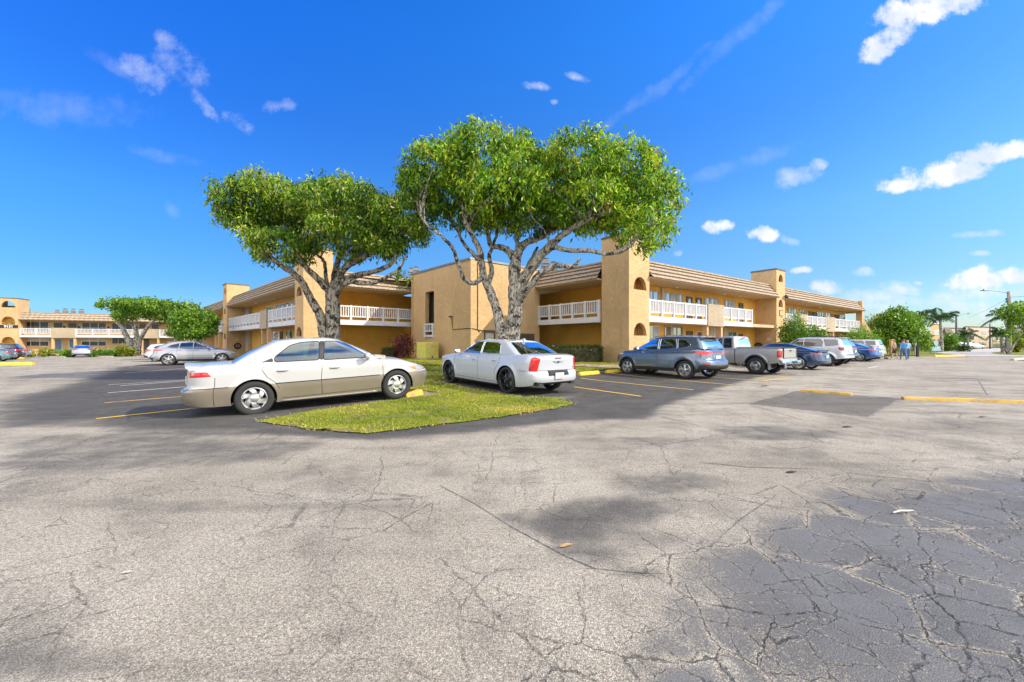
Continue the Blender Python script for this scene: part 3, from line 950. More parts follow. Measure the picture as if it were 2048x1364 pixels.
# ------------------------------------------------------------------ the main building
A = Bld('apartment_building', (0, 30, 0), 'two storey tan stucco apartment building with white railings and arched towers, behind the big trees')
WR = Frame((7.93, 23.5), (.814, .581))
WL = Frame((-13.3 + .701 * .32, 25.5 + .713 * .32), (-.713, .701), (-.701, -.713))
F1 = Frame((-12.04, 26.8), (.768, .64), (.64, -.768))
F2 = Frame((1.93, 28.0), (.644, -.765), (-.765, -.644))
F1L = math.hypot(-7.56 + 12.04, 30.45 - 26.8); F2L = math.hypot(5.3 - 1.93, 24.0 - 28.0)
BK = [(-7.52, 29.9), (-2.5, 24.2), (1.93, 28.05)]
BL = Frame(BK[1], (BK[0][0] - BK[1][0], BK[0][1] - BK[1][1]), None)
BL = Frame(BK[1], BL.u, (-abs(BL.u.y), -abs(BL.u.x)))
BRf = Frame(BK[1], (BK[2][0] - BK[1][0], BK[2][1] - BK[1][1]))
BLL = math.hypot(BK[0][0] - BK[1][0], BK[0][1] - BK[1][1]); BRL = math.hypot(BK[2][0] - BK[1][0], BK[2][1] - BK[1][1])
ZB = 6.5


def tw(px, d=-1.5, fr=WR): return fr.tpx(px, d)


# ---- right wing
tT2a = WR.tpx(1553, .15); tT2b = WR.tpx(1570, .15); tEnd = WR.tpx(1724, 0)
tOpen = WR.tpx(1690, -1.5)
arch = lambda tc, a=.42: [(tc, a, 1.87, .62), (tc, a, 4.49, .63), (tc, a, 6.62, .63)]
A.tower(WR, -1.83, 0.02, .15, 2.0, [(-.84, .60, 1.85, .74), (-.84, .60, 4.47, .74)])
A.tower(WR, tT2a, tT2b, .15, 2.0, arch((tT2a + tT2b) / 2, .46))
for t0, t1 in ((.02, tT2a), (tT2b, tEnd - .25)):
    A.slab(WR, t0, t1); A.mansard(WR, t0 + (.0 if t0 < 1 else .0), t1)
A.wall(WR, -1.6, tOpen, -1.75, -1.5, -1.2, ZMB - .1, 'stucco_in', 'corridor_wall')
A.wall(WR, tOpen - .25, tOpen, -9, -1.75, -1.2, 6.1)
A.wall(WR, 3, tOpen, -9.25, -9, -1.2, 6.1)
A.wall(WR, tEnd - .25, tEnd + .45, -.5, .06, -.2, ZMT + .1, 'stucco', 'end_pier')
A.wall(WR, tEnd - .25, tEnd, -5, -.5, -.2, ZSL1 + .0, 'stucco', 'end_wall')
mb = MB(); WR.box(mb, -1, tEnd - .02, -9, -.45, 6.12, 6.26); A.put('roof_deck', mb, M['flat'])
mb = MB(); WR.box(mb, tOpen, tEnd - .26, -5, -1.5, ZSL0 + .02, ZSL1 - .01); A.put('landing', mb, M['soffit'])
A.wall(WR, tEnd - .35, tEnd - .26, -1.5, -.5, 5.0, 6.1, 'stucco_in', 'beam')
# stair side wall sloping down past the end pier
mb = MB(); te = tEnd + .45
pts = [(te, -.2), (te + 10, -.2), (te + 10, .9), (te + 7, 1.1), (te, 4.3)]
n0 = len(mb.v)
for dd in (-.2, .05): mb.v += [WR.w(t, dd, z) for t, z in pts]
k = len(pts)
mb.f += [tuple(range(k)), tuple(range(2 * k - 1, k - 1, -1))] + [(i, (i + 1) % k, (i + 1) % k + k, i + k) for i in range(k)]; mb.m += [0] * (k + 2)
A.put('stair_wall', mb, M['stucco'])
# balcony fronts
for a, c in ((1294, 1411), (1446, 1503), (1571, 1594), (1613, 1651), (1669, 1718)):
    A.railing(WR, WR.tpx(a, .08) if a > 1294 else .04, min(WR.tpx(c, .08), tT2a - .05) if c < 1553 else min(WR.tpx(c, .08), tEnd - .3))
A.railing(Frame(WR.w(tOpen + .3, -4.9, 0)[:2], WR.u), .3, tEnd - tOpen - .6, name='landing_railing')
for a, c in ((1414.5, 1446), (1595, 1612), (1652, 1668.5)):
    A.bay(WR, WR.tpx(a, .1), WR.tpx(c, .1))
D = -1.5 + .004
Q = lambda a: WR.tpx(a, -1.5)
for a, c, n in ((1295, 1316, 2), (1326.5, 1364, 3), (1408, 1437, 3), (1448, 1470, 3), (1575, 1593, 3), (1598, 1613, 3), (1633, 1647, 3), (1650, 1665, 3), (1678, 1689, 3)):
    A.window(WR, Q(a), Q(c), 3.80, 4.86, D, n)
for i, (a, c) in enumerate(((1372, 1383.5), (1391, 1402), (1477, 1485), (1617, 1624), (1625.5, 1632), (1667, 1671), (1673, 1677))):
    A.door(WR, Q(a), Q(c), ZSL1, 4.76, D, 'door', oval=i < 2)
A.wall(WR, Q(1321), Q(1324.5), -1.5, -1.35, ZSL1, 5.1, 'panel', 'pilaster')
# ground floor
A.window(WR, Q(1295.5), Q(1317), .42, 2.58, D, 2, True, name='sliding_door')
A.window(WR, Q(1328), Q(1365), 1.85, 2.58, D, 3)
A.wall(WR, Q(1327.5), Q(1365.5), -1.5, -1.44, .9, 1.83, 'panel', 'infill_panel')
A.door(WR, Q(1372), Q(1384), .42, 2.3, D, 'door'); A.door(WR, Q(1392), Q(1403), .42, 2.3, D, 'door', light=True)
A.window(WR, Q(1420), Q(1434), .6, 2.55, D, 2, True, .3); A.window(WR, Q(1447), Q(1472), 1.0, 2.4, D, 3); A.door(WR, Q(1477), Q(1484), .42, 2.2, D)
for a, c in ((1406, 1415), (1436, 1444)): A.wall(WR, Q(a), Q(c), -1.5, -1.05, -.1, 2.68, 'stucco_grey', 'pier')
for a, c in ((1576, 1592), (1614, 1640), (1672, 1688)): A.window(WR, Q(a), Q(c), 1.2, 2.5, D, 3)
for a, c in ((1596, 1603), (1645, 1651), (1658, 1664)): A.door(WR, Q(a), Q(c), .42, 2.4, D)
mb = MB(); WR.box(mb, WR.tpx(1441, -1.3), WR.tpx(1446.5, -1.3), -1.42, -1.2, 3.85, 4.25); A.put('alarm_box', mb, M['red'])
for px in (1354, 1448, 1480, 1612, 1640, 1672):
    A.lamp(WR.w(WR.tpx(px, -.6), -.6, ZMB - .22), .12)
# number on tower two, plaque, lamp
SIDE = Frame(WR.w(tT2a - .0, .15, 0)[:2], (-WR.n.x, -WR.n.y), (-WR.u.x, -WR.u.y))   # side face, t grows away from the lot
text_mesh('building_number', '80', .34, M['white'], A.e, (*SIDE.w(.55, .01, 0)[:2], 1.75), (WR.n.x, WR.n.y, 0), (-WR.u.x, -WR.u.y, 0), .01)
tc = (tT2a + tT2b) / 2
mb = MB(); WR.box(mb, tc - .33, tc + .33, .155, .19, 3.72, 4.22); o = A.put('plaque', mb, M['black'])
mb = MB(); WR.box(mb, tc - .29, tc + .29, .155, .197, 3.77, 4.17); build('plaque_face', mb, M['stucco_pale'], o)


def floodlight(fr, t, d, z):
    mb = MB(); p = fr.w(t, d, z); q = fr.w(t - .12, d + .22, z + .03); r_ = fr.w(t + .16, d + .2, z + .0)
    mb.tube([p, q], .03, 6); mb.tube([p, r_], .03, 6)
    for c in (q, r_): mb.lathe([(.03, .09), (.09, .06), (.11, -.07), (.02, -.08)], 8, o=c)
    A.put('floodlight', mb, M['black'])


floodlight(WR, tT2b - .25, .15, 5.42)

# ---- left wing
tl1 = 1.65
tTL2a = WL.tpx(453.5, .32); tTL2b = WL.tpx(446, .32); tLE = WL.tpx(402, 0)
A.tower(WL, 0, tl1, .32, 1.85, arch(.82, .52))
A.tower(WL, tTL2a, tTL2b, .32, 2.0, arch((tTL2a + tTL2b) / 2, .5))
for t0, t1 in ((tl1, tTL2a), (tTL2b, tLE)):
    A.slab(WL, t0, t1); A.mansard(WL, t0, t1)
A.wall(WL, 1.2, tLE, -1.75, -1.5, -1.2, ZMB - .1, 'stucco_in', 'corridor_wall')
A.wall(WL, tLE, tLE + .25, -9, 0, -1.2, 6.1); A.wall(WL, 4, tLE, -9.2, -9, -1.2, 6.1)
mb = MB(); WL.box(mb, 0.3, tLE, -9, -.45, 6.09, 6.24); A.put('roof_deck', mb, M['flat'])
for a, c in ((590, 538.5), (520.5, 494), (444, 438.5), (428, 416)):
    A.railing(WL, WL.tpx(a, .08) if a != 590 else tl1 + .05, WL.tpx(c, .08) if c != 494 else tTL2a - .06)
for a, c in ((534.5, 521.7), (437, 429)): A.bay(WL, WL.tpx(a, .1), WL.tpx(c, .1))
QL = lambda a: WL.tpx(a, -1.5)
for a, c, n in ((590, 582, 1), (580, 573, 1), (571, 564, 1), (562, 548, 3), (544, 532, 2), (440, 432, 2), (428, 420, 2), (418, 410, 2)):
    A.window(WL, QL(a), QL(c), 3.75, 4.86, D, n, True)
for a, c in ((586, 572), (560, 546), (440, 432)): A.window(WL, QL(a), QL(c), 1.0, 2.5, D, 2, True)
for a, c in ((566, 562), (542, 537), (528, 523), (426, 422)): A.door(WL, QL(a), QL(c), .42, 2.4, D)
for px in (548, 512): A.lamp(WL.w(WL.tpx(px, -.6), -.6, ZMB - .22), .12)
A.wall(WL, tTL2a - 1.9, tTL2a, -1.5, -1.2, -.1, ZMB - .1, 'stucco_grey', 'corridor_end')
text_mesh('building_number', '86', .36, M['white'], A.e, (*WL.w(tTL2a - .012, -.55, 0)[:2], 1.75), (WL.n.x * -1, WL.n.y * -1, 0), (-WL.u.x, -WL.u.y, 0), .01)

# ---- the two short facades between towers and centre block
for fr, L, nm in ((F1, F1L, 1), (F2, F2L, 2)):
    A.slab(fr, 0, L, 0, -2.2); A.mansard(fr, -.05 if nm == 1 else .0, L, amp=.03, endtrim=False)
    A.railing(fr, .05, L - .05, bay=1.12)
    A.wall(fr, -1.5 if nm == 1 else -5, L + (5 if nm == 1 else 1.5), -2.4, -2.2, -1.2, ZMB - .1, 'stucco_in', 'recess_wall')
A.wall(F1, L + .9, L + 1.1, -2.2, -.1, -.2, ZMB, 'stucco_in', 'recess_end') if False else None
mb = MB()
ring = [F1.w(-.2, -.45, 6.06), (BK[0][0] + .1, BK[0][1] + .1, 6.06), (BK[2][0], BK[2][1] + .1, 6.06), F2.w(F2L, -.45, 6.06), WR.w(4, -5, 6.06), (2, 38, 6.06), (-8, 38, 6.06), WL.w(4, -5, 6.06)]
mb.poly(ring); A.put('roof_deck', mb, M['flat'])
mb = MB(); mb.poly([(x, y, 5.9) for x, y, z in ring][::-1]); A.put('roof_underside', mb, M['soffit'])

# ---- centre block with its slot window
sl0, sl1 = BL.tpx(868, 0), BL.tpx(850.5, 0)
zs0, zs1 = 1.86, 5.02
mb = MB()
BL.box(mb, 0, sl0, -.3, 0, -1.2, ZB); BL.box(mb, sl1, BLL, -.3, 0, -1.2, ZB)
BL.box(mb, sl0, sl1, -.3, 0, -.2, zs0); BL.box(mb, sl0, sl1, -.3, 0, zs1, ZB)
A.put('block_wall', mb, M['stucco'])
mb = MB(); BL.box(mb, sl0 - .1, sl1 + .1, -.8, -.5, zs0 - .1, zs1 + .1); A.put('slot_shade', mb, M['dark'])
A.railing(Frame(BL.w(0, -.02, 0)[:2], BL.u, BL.n), sl0 + .04, sl1 - .04, z0=1.95) if False else None
mb = MB()
zr0, zr1 = 1.80, 2.80
for t in (sl0 + .05, sl1 - .05): BL.box(mb, t - .06, t + .06, .005, .10, zr0, zr1)
BL.box(mb, sl0, sl1, .02, .09, zr1 - .1, zr1 - .002); BL.box(mb, sl0, sl1, .025, .08, zr0 + .42, zr0 + .5); BL.box(mb, sl0, sl1, .02, .09, zr0 + .05, zr0 + .2)
for k in range(1, 5):
    t = sl0 + (sl1 - sl0) * k / 5; BL.box(mb, t - .03, t + .03, .03, .075, zr0 + .48, zr1 - .08)
A.put('railing', mb, M['white'])
mb = MB(); BRf.box(mb, .0, BRL, -.3, 0, -1.2, ZB); A.put('block_wall', mb, M['stucco_pale'])
mb = MB(); mb.poly([BL.w(0.02, -.05, 6.3), (BK[2][0], BK[2][1], 6.3), (2.5, 34, 6.3), (-8, 34, 6.3), (BK[0][0], BK[0][1], 6.3)]); A.put('roof_deck', mb, M['flat'])
mb = MB(); BL.box(mb, -.02, BLL + .05, -.33, .06, ZB, ZB + .12); A.put('parapet_cap', mb, M['metal'])
mb = MB(); BRf.box(mb, .34, BRL + .05, -.33, .06, ZB + .002, ZB + .12); A.put('parapet_cap', mb, M['metal'])
mb = MB(); mb.hexa([(BK[0][0] - .0, BK[0][1], -.2), (BK[0][0] + .25, BK[0][1] + .1, -.2), (BK[0][0] + 3.3, BK[0][1] + 3.6, -.2), (BK[0][0] + 3, BK[0][1] + 3.7, -.2),
                    (BK[0][0] - .0, BK[0][1], ZB), (BK[0][0] + .25, BK[0][1] + .1, ZB), (BK[0][0] + 3.3, BK[0][1] + 3.6, ZB), (BK[0][0] + 3, BK[0][1] + 3.7, ZB)])
A.put('block_wall', mb, M['stucco'])
mb = MB(); mb.hexa([(BK[2][0], BK[2][1], -.2), (BK[2][0] - .25, BK[2][1] + .1, -.2), (BK[2][0] - 2.3, BK[2][1] + 3.6, -.2), (BK[2][0] - 2, BK[2][1] + 3.7, -.2),
                    (BK[2][0], BK[2][1], ZB), (BK[2][0] - .25, BK[2][1] + .1, ZB), (BK[2][0] - 2.3, BK[2][1] + 3.6, ZB), (BK[2][0] - 2, BK[2][1] + 3.7, ZB)][::1])
A.put('block_wall', mb, M['stucco'])
# downpipe, conduit, wall lamp, doors on the block
mb = MB(); BL.box(mb, BLL - .32, BLL - .2, .0, .1, .3, ZB - .1); A.put('downpipe', mb, M['stucco_pale'])
tc1 = BRf.tpx(955, 0)
mb = MB(); mb.tube([BRf.w(tc1, .03, 6.4), BRf.w(tc1, .03, 2.25), BRf.w(tc1 + .15, .03, 2.1)], .022, 6)
mb.tube([BRf.w(0.05, .03, 2.32), BRf.w(tc1 + .6, .035, 2.16), BRf.w(BRf.tpx(990, 0), .03, 2.18)], .02, 6)
mb.tube([BL.w(0, .03, 2.32), BL.w(BL.tpx(906, 0), .03, 2.30), BL.w(BL.tpx(904.5, 0), .03, 3.05)], .02, 6)
A.put('conduit', mb, M['black'])
p = BL.w(BL.tpx(904, 0), .12, 3.12)
mb = MB(); mb.lathe([(.03, .06), (.10, .05), (.13, -.02), (.02, -.05)], 10, o=p); A.put('wall_lamp', mb, M['black'])
A.door(BRf, BRf.tpx(968, 0), BRf.tpx(988, 0), .38, 2.12, .004, 'panel')
mb = MB(); BRf.box(mb, BRf.tpx(967, 0), BRf.tpx(989.5, 0), 0.002, .05, 2.12, 2.24); BRf.box(mb, BRf.tpx(987.5, 0), BRf.tpx(990, 0), .002, .05, .38, 2.12); A.put('door_surround', mb, M['door'])
mb = MB(); BRf.box(mb, BRf.tpx(973, 0), BRf.tpx(980, 0), .045, .055, 1.35, 1.72); BRf.box(mb, BRf.tpx(972.5, 0), BRf.tpx(981, 0), .045, .055, .95, 1.25); A.put('door_notice', mb, M['white'])
A.wall(BRf, BRf.tpx(1038, 0), BRf.tpx(1068, 0), .002, .03, .38, 2.08, 'door', 'louvre_panel')
mb = MB()
for k in range(12): BRf.box(mb, BRf.tpx(1038, 0) + .03, BRf.tpx(1068, 0) - .03, .03, .05, .5 + k * .13, .56 + k * .13)
A.put('louvre', mb, M['door'])


# ------------------------------------------------------------------ roof-top air conditioners
def acunit(px0, px1, py0, Y, zb, label, group=None):
    x0, x1 = (px0 - CX) / F_PX * Y, (px1 - CX) / F_PX * Y; zt = HC + (HY - py0) / F_PX * Y
    ang = math.atan2((x0 + x1) / 2, Y); w = (x1 - x0) * math.cos(ang) * .92; r = empty('rooftop_ac_unit', ((x0 + x1) / 2, Y, zb), -ang, label, 'air conditioner', group)
    mb = MB(); h = zt - zb
    mb.box(-w / 2, w / 2, -w / 2, w / 2, .0, h * .95); build('casing', mb, M['metal'], r, local=True)
    mb = MB()
    for k in range(7): mb.box(-w / 2 - .015, w / 2 + .015, -w / 2 - .015, w / 2 + .015, h * (.1 + k * .11), h * (.1 + k * .11) + h * .03)
    build('grille', mb, M['black'], r, local=True)
    mb = MB(); mb.lathe([(w * .42, h * .95), (w * .42, h), (w * .38, h), (w * .1, h * .98)], 16); build('fan_guard', mb, M['black'], r, local=True)
    return r


acunit(817, 828, 536, 36, 6.2, 'grey air conditioner on the roof left of the centre block, half hidden by its neighbour')
acunit(826, 839, 534, 34, 6.2, 'grey air conditioner on the roof touching the left end of the centre block parapet')
acunit(1082, 1099, 517, 33, 6.2, 'dark louvred air conditioner behind the right tree, just left of a smaller one')
acunit(1100, 1115, 524, 35, 6.2, 'smaller dark air conditioner on the roof right of the louvred one, behind the right tree')

# ------------------------------------------------------------------ building across the lot on the left
B2 = Bld('apartment_building', (-60, 62, 0), 'long two storey apartment building with a numbered tower, far left across the car park', dz=-.35)
LB = Frame((-71.9, 58.4), (.907, .421))
zf = lambda z: z
lt = lambda px, d=0: LB.tpx(px, d)
LE = lt(372)
tw0 = lt(-8); twc = lt(16, .5); twh = (lt(31, .5) - lt(1, .5)) / 2
B2.tower(LB, tw0, lt(40), .5, 2.5, [(twc, twh, 1.75, .95), (twc, twh, 4.65, 1.0), (twc, twh, 6.95, .95)], z0=-.8, zt=8.25)
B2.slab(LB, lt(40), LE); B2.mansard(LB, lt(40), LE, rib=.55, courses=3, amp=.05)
B2.wall(LB, tw0, LE, -1.75, -1.5, -.8, ZMB - .1, 'stucco', 'front_wall'); B2.wall(LB, LE, LE + .2, -9, 0, -.8, 6.1); B2.wall(LB, tw0, LE, -9.2, -9, -.8, 6.1)
mb = MB(); LB.box(mb, tw0, LE, -9, -.45, 6.1, 6.25); B2.put('roof_deck', mb, M['flat'])
for a, c in ((40.5, 103), (152, 281), (319, 360)): B2.railing(LB, lt(a) + .05, lt(c), bay=1.9)
for a, c in ((103.5, 151.5), (282, 318)): B2.bay(LB, lt(a), lt(c))
wl = lambda a: lt(a, -1.5)
for a, c in ((43.5, 98), (164, 213)): B2.window(LB, wl(a), wl(c), 3.6, 5.02, D, 3, True, .42)
B2.window(LB, wl(224), wl(265), 3.6, 5.0, D, 3)
for a, c in ((107, 126), (136, 154), (278, 293), (303, 318)): B2.window(LB, wl(a), wl(c), 3.6, 4.95, D, 1)
for a, c in ((43.5, 98), (163, 213)):
    B2.window(LB, wl(a), wl(c), 1.35, 2.62, D, 3, True, .55)
    B2.wall(LB, wl(a) + .1, wl(c) - .1, -1.49, -1.47, 2.05, 2.58, 'panel', 'blind')
B2.window(LB, wl(224), wl(262), 1.7, 2.6, D, 3)
for a, c in ((109, 125), (138, 152)): B2.door(LB, wl(a), wl(c), .25, 2.5, D, 'doorblue', light=True)
B2.door(LB, wl(285), wl(298), .25, 2.5, D)
sg = lt(17.5, .5)
mb = MB(); LB.box(mb, sg - .95, sg + .95, .503, .54, 3.98, 4.42); sgn = B2.put('number_sign', mb, M['black'])
text_mesh('sign_digits', '9131', .46, M['white'], sgn, (*LB.w(sg, .55, 0)[:2], 4.19 - .35), (LB.u.x, LB.u.y, 0), (LB.n.x, LB.n.y, 0), .02)
text_mesh('sign_lettering', 'BLDG. NO.', .27, M['black'], sgn, (*LB.w(sg, .51, 0)[:2], 4.58 - .35), (LB.u.x, LB.u.y, 0), (LB.n.x, LB.n.y, 0), .012)
for px in (217, 158, 129):
    p = LB.w(wl(px), -1.4, 4.3 - .35); mb = MB(); mb.lathe([(.04, .16), (.11, .12), (.11, -.1), (.04, -.14)], 8, o=p); build('wall_lamp', mb, M['black'], B2.e)
for a, c, y, lb in ((38, 43.5, 616, 'dark air conditioner on the left building roof, touching the numbered tower'), (49, 61.5, 616, 'wide dark air conditioner on the left building roof, nearest right of the numbered tower'),
                    (109, 119.5, 620, 'low rusty brown roof unit, first of the row of four on the left building'), (124.5, 137, 617.3, 'tallest grey air conditioner of the row of four on the left building roof'),
                    (141.5, 151.5, 617.5, 'dark grey air conditioner, third of the row of four on the left building roof'), (157.5, 169, 618.3, 'grey air conditioner at the right end of the row on the left building roof')):
    acunit(a, c, y, 70, 5.5, lb, 'air conditioners on the left building roof')


# ------------------------------------------------------------------ distant three storey blocks on the right
def farblock(name, label, x0, x1, y_top, Y, depth, mat, winds, roofc='roofcap', skew=.0, zb=-.2, mans=None):
    X0, X1 = (x0 - CX) / F_PX * Y, (x1 - CX) / F_PX * Y; zt = HC + (HY - y_top) / F_PX * Y
    e = empty(name, ((X0 + X1) / 2, Y, zb), 0, label, 'building')
    fr = Frame((X0, Y), (.95, .31)); L = fr.tpx(x1, 0)
    rd = Vector((X0, Y)).normalized() * depth     # side walls run straight back

    def blk(z0_, z1_, g=0):
        q = [Vector(fr.w(-g, g, 0)[:2]), Vector(fr.w(L + g, g, 0)[:2])]; q += [q[1] + rd, q[0] + rd]
        m_ = MB(); m_.hexa([(p.x, p.y, z0_) for p in q] + [(p.x, p.y, z1_) for p in q]); return m_
    build('wall', blk(zb, zt), M[mat], e)
    build('roof', blk(zt + .002, zt + .3, .15), M[roofc], e)
    for (px, py, w, h) in winds:
        t = fr.tpx(px, 0); z = HC + (HY - py) / F_PX * Y
        mb = MB(); fr.box(mb, t - w / 2, t + w / 2, .01, .08, z - h / 2, z + h / 2); o = build('window', mb, M['framew'], e)
        mb = MB(); fr.box(mb, t - w / 2 + .1, t + w / 2 - .1, .02, .10, z - h / 2 + .1, z + h / 2 - .1); build('pane', mb, M['pane'], o)
    if mans:
        mb = MB(); a, c, yb = mans; ta, tb = fr.tpx(a, 0), fr.tpx(c, 0); zl = HC + (HY - yb) / F_PX * Y
        mb.hexa([fr.w(ta, 1.2, zl), fr.w(tb, 1.2, zl), fr.w(tb, -.1, zl), fr.w(ta, -.1, zl), fr.w(ta + 1.2, .1, zt + .2), fr.w(tb - .0, .1, zt + .2), fr.w(tb, -.1, zt + .2), fr.w(ta + 1.2, -.1, zt + .2)])
        build('mansard', mb, M['mans'], e)
    return e


M['mans'] = simple('brown_shingle', (.13, .085, .07), .8)
M['fartan'] = simple('far_tan_wall', (.60, .46, .36), .9)
M['fargrey'] = simple('far_grey_wall', (.58, .50, .42), .9)
wl3 = [(1968, 665, 3, 1.6), (1968, 675.5, 3, 1.6), (1968, 687, 3, 1.6), (1960, 675, 1.2, 1.2), (1960, 685, 1.2, 1.2), (1943, 675.5, 3, 1.6), (1943, 686.5, 3, 1.6), (1963, 689, 2, 2)]
farblock('apartment_block', 'beige three storey block with small dark windows at the road end, behind a palm', 1932, 1984, 654, 150, 30, 'fartan', wl3)
farblock('apartment_block', 'grey beige block with dark brown roof left of the beige three storey block', 1886, 1931, 656.5, 152, 20, 'fargrey', [(1900, 680, 4, 2), (1912, 680, 4, 2)], mans=(1884, 1900, 667))
farblock('apartment_block', 'pale two storey wing with balconies at the right foot of the beige three storey block', 1985, 2010, 674, 158, 20, 'white', [(1989, 680, 3, 2), (1989, 687, 3, 3), (1996, 688, 3, 3), (2003, 686, 3, 2)])
farblock('apartment_block', 'brown roofed block partly hidden by palms at the right edge of the photo', 2022, 2100, 656, 130, 20, 'fartan', [(2035, 687, 5, 2.5), (2044, 672, 4, 2)], mans=(2020, 2098, 668))
farblock('apartment_block', 'small tan building with a pale roof behind the leafy tree, left of the grey block', 1862, 1880, 648, 85, 12, 'stucco_pale', [(1872, 665, 2, 1)], roofc='white')
# ------------------------------------------------------------------ vehicles
M['tyre'] = simple('tyre_rubber', (.022, .022, .022), .8, bump=.3, bscale=30)
M['arch'] = simple('wheel_arch_liner', (.012, .012, .012), .95)
M['trim'] = simple('black_trim', (.018, .018, .019), .5)
M['gap'] = simple('panel_gap', (.03, .03, .03), .9)
M['alloy'] = simple('alloy_silver', (.62, .62, .62), .28, .85, var=.1, vscale=12)
M['alloyd'] = simple('alloy_dark', (.06, .06, .065), .25, .8)
M['chrome'] = simple('chrome', (.8, .8, .8), .08, 1)
M['redl'] = simple('red_lens', (.55, .008, .008), .12, coat=1)
M['redd'] = simple('dark_red_lens', (.22, .006, .01), .12, coat=1)
M['amber'] = simple('amber_lens', (.75, .22, .01), .15, coat=1)
M['clear'] = simple('clear_lens', (.55, .56, .58), .08, .5, coat=1)
M['plate'] = simple('number_plate', (.62, .66, .60), .5)
M['platep'] = simple('number_plate_pink', (.72, .35, .38), .5)
M['gteal'] = glassy('glass_teal', (.30, .72, .78), .10, .62)
M['gclear'] = glassy('glass_clear', (.62, .74, .76), .07, .8)
M['gdark'] = glassy('glass_privacy', (.012, .016, .022), .04)
M['gmid'] = glassy('glass_tinted', (.25, .30, .34), .10, .45)
M['seat'] = simple('seat_fabric', (.16, .15, .14), .9)
M['seatl'] = simple('seat_light', (.36, .33, .29), .9)
M['cabin'] = simple('cabin_lining', (.05, .048, .045), .9)


def pl(pts):
    X = np.array([p[0] for p in pts], float); Yv = np.array([p[1] for p in pts], float)

    def f(x):
        x = np.asarray(x, float)
        i = np.clip(np.searchsorted(X, x) - 1, 0, len(X) - 2)
        # monotone-ish smooth (catmull-rom tangents)
        m = np.gradient(Yv, X) if len(X) > 2 else np.full(len(X), (Yv[1] - Yv[0]) / (X[1] - X[0]))
        h = X[i + 1] - X[i]; t = np.clip((x - X[i]) / h, 0, 1)
        lin = (Yv[i + 1] - Yv[i]) / h
        m0 = np.where(m[i] * lin <= 0, 0, np.sign(lin) * np.minimum(np.abs(m[i]), 3 * np.abs(lin)))
        m1 = np.where(m[i + 1] * lin <= 0, 0, np.sign(lin) * np.minimum(np.abs(m[i + 1]), 3 * np.abs(lin)))
        return (2 * t**3 - 3 * t**2 + 1) * Yv[i] + (t**3 - 2 * t**2 + t) * h * m0 + (-2 * t**3 + 3 * t**2) * Yv[i + 1] + (t**3 - t**2) * h * m1
    return f


def ringpts(x0, x1, W, r0, r1, n0=3.2, n1=3.0, taper0=.0, taper1=.0):
    """half plan outline from the rear middle round the side to the front middle"""
    P_ = []
    for k in range(41):
        a = PI / 2 * k / 40
        P_.append((x0 + r0 - r0 * abs(math.cos(a))**(2 / n0), abs(math.sin(a))**(2 / n0)))
    for k in range(1, 20):
        P_.append((x0 + r0 + (x1 - r1 - x0 - r0) * k / 20, 1))
    for k in range(41):
        a = PI / 2 * (1 - k / 40)
        P_.append((x1 - r1 + r1 * abs(math.cos(a))**(2 / n1), abs(math.sin(a))**(2 / n1)))
    P_ = np.array(P_); xm = (x0 + x1) / 2
    tp = np.where(P_[:, 0] < xm, 1 - taper0 * ((xm - P_[:, 0]) / (xm - x0))**2, 1 - taper1 * ((P_[:, 0] - xm) / (x1 - xm))**2)
    P_[:, 1] *= W * tp
    return P_


def arclen(P_):
    d = np.hypot(*np.diff(P_, axis=0).T); s = np.concatenate([[0], np.cumsum(d)])
    return s


def seg_dist(Q, poly):
    """nearest point on a closed polygon for each row of Q"""
    best = np.full(len(Q), 1e9); pt = Q.copy()
    n = len(poly)
    for i in range(n):
        a = np.array(poly[i], float); b = np.array(poly[(i + 1) % n], float); d = b - a
        t = np.clip(((Q - a) @ d) / (d @ d + 1e-12), 0, 1); c = a + t[:, None] * d
        e = np.hypot(*(Q - c).T); k = e < best
        best = np.where(k, e, best); pt[k] = c[k]
    return best, pt


def circ(cx, cz, r, n=48):
    return [(cx + r * math.cos(2 * PI * k / n), cz + r * math.sin(2 * PI * k / n)) for k in range(n)]


def rnd_poly(pts, r=.03, n=4):
    """round the corners of a polygon"""
    out = []; m = len(pts)
    for i in range(m):
        p = Vector(pts[i]); a = Vector(pts[i - 1]); b = Vector(pts[(i + 1) % m])
        ra = min(r, (a - p).length * .45); rb = min(r, (b - p).length * .45)
        s_ = p + (a - p).normalized() * ra; e = p + (b - p).normalized() * rb
        for k in range(n + 1):
            t = k / n; q = s_.lerp(p, t).lerp(p.lerp(e, t), t); out.append((q.x, q.y))
    return out


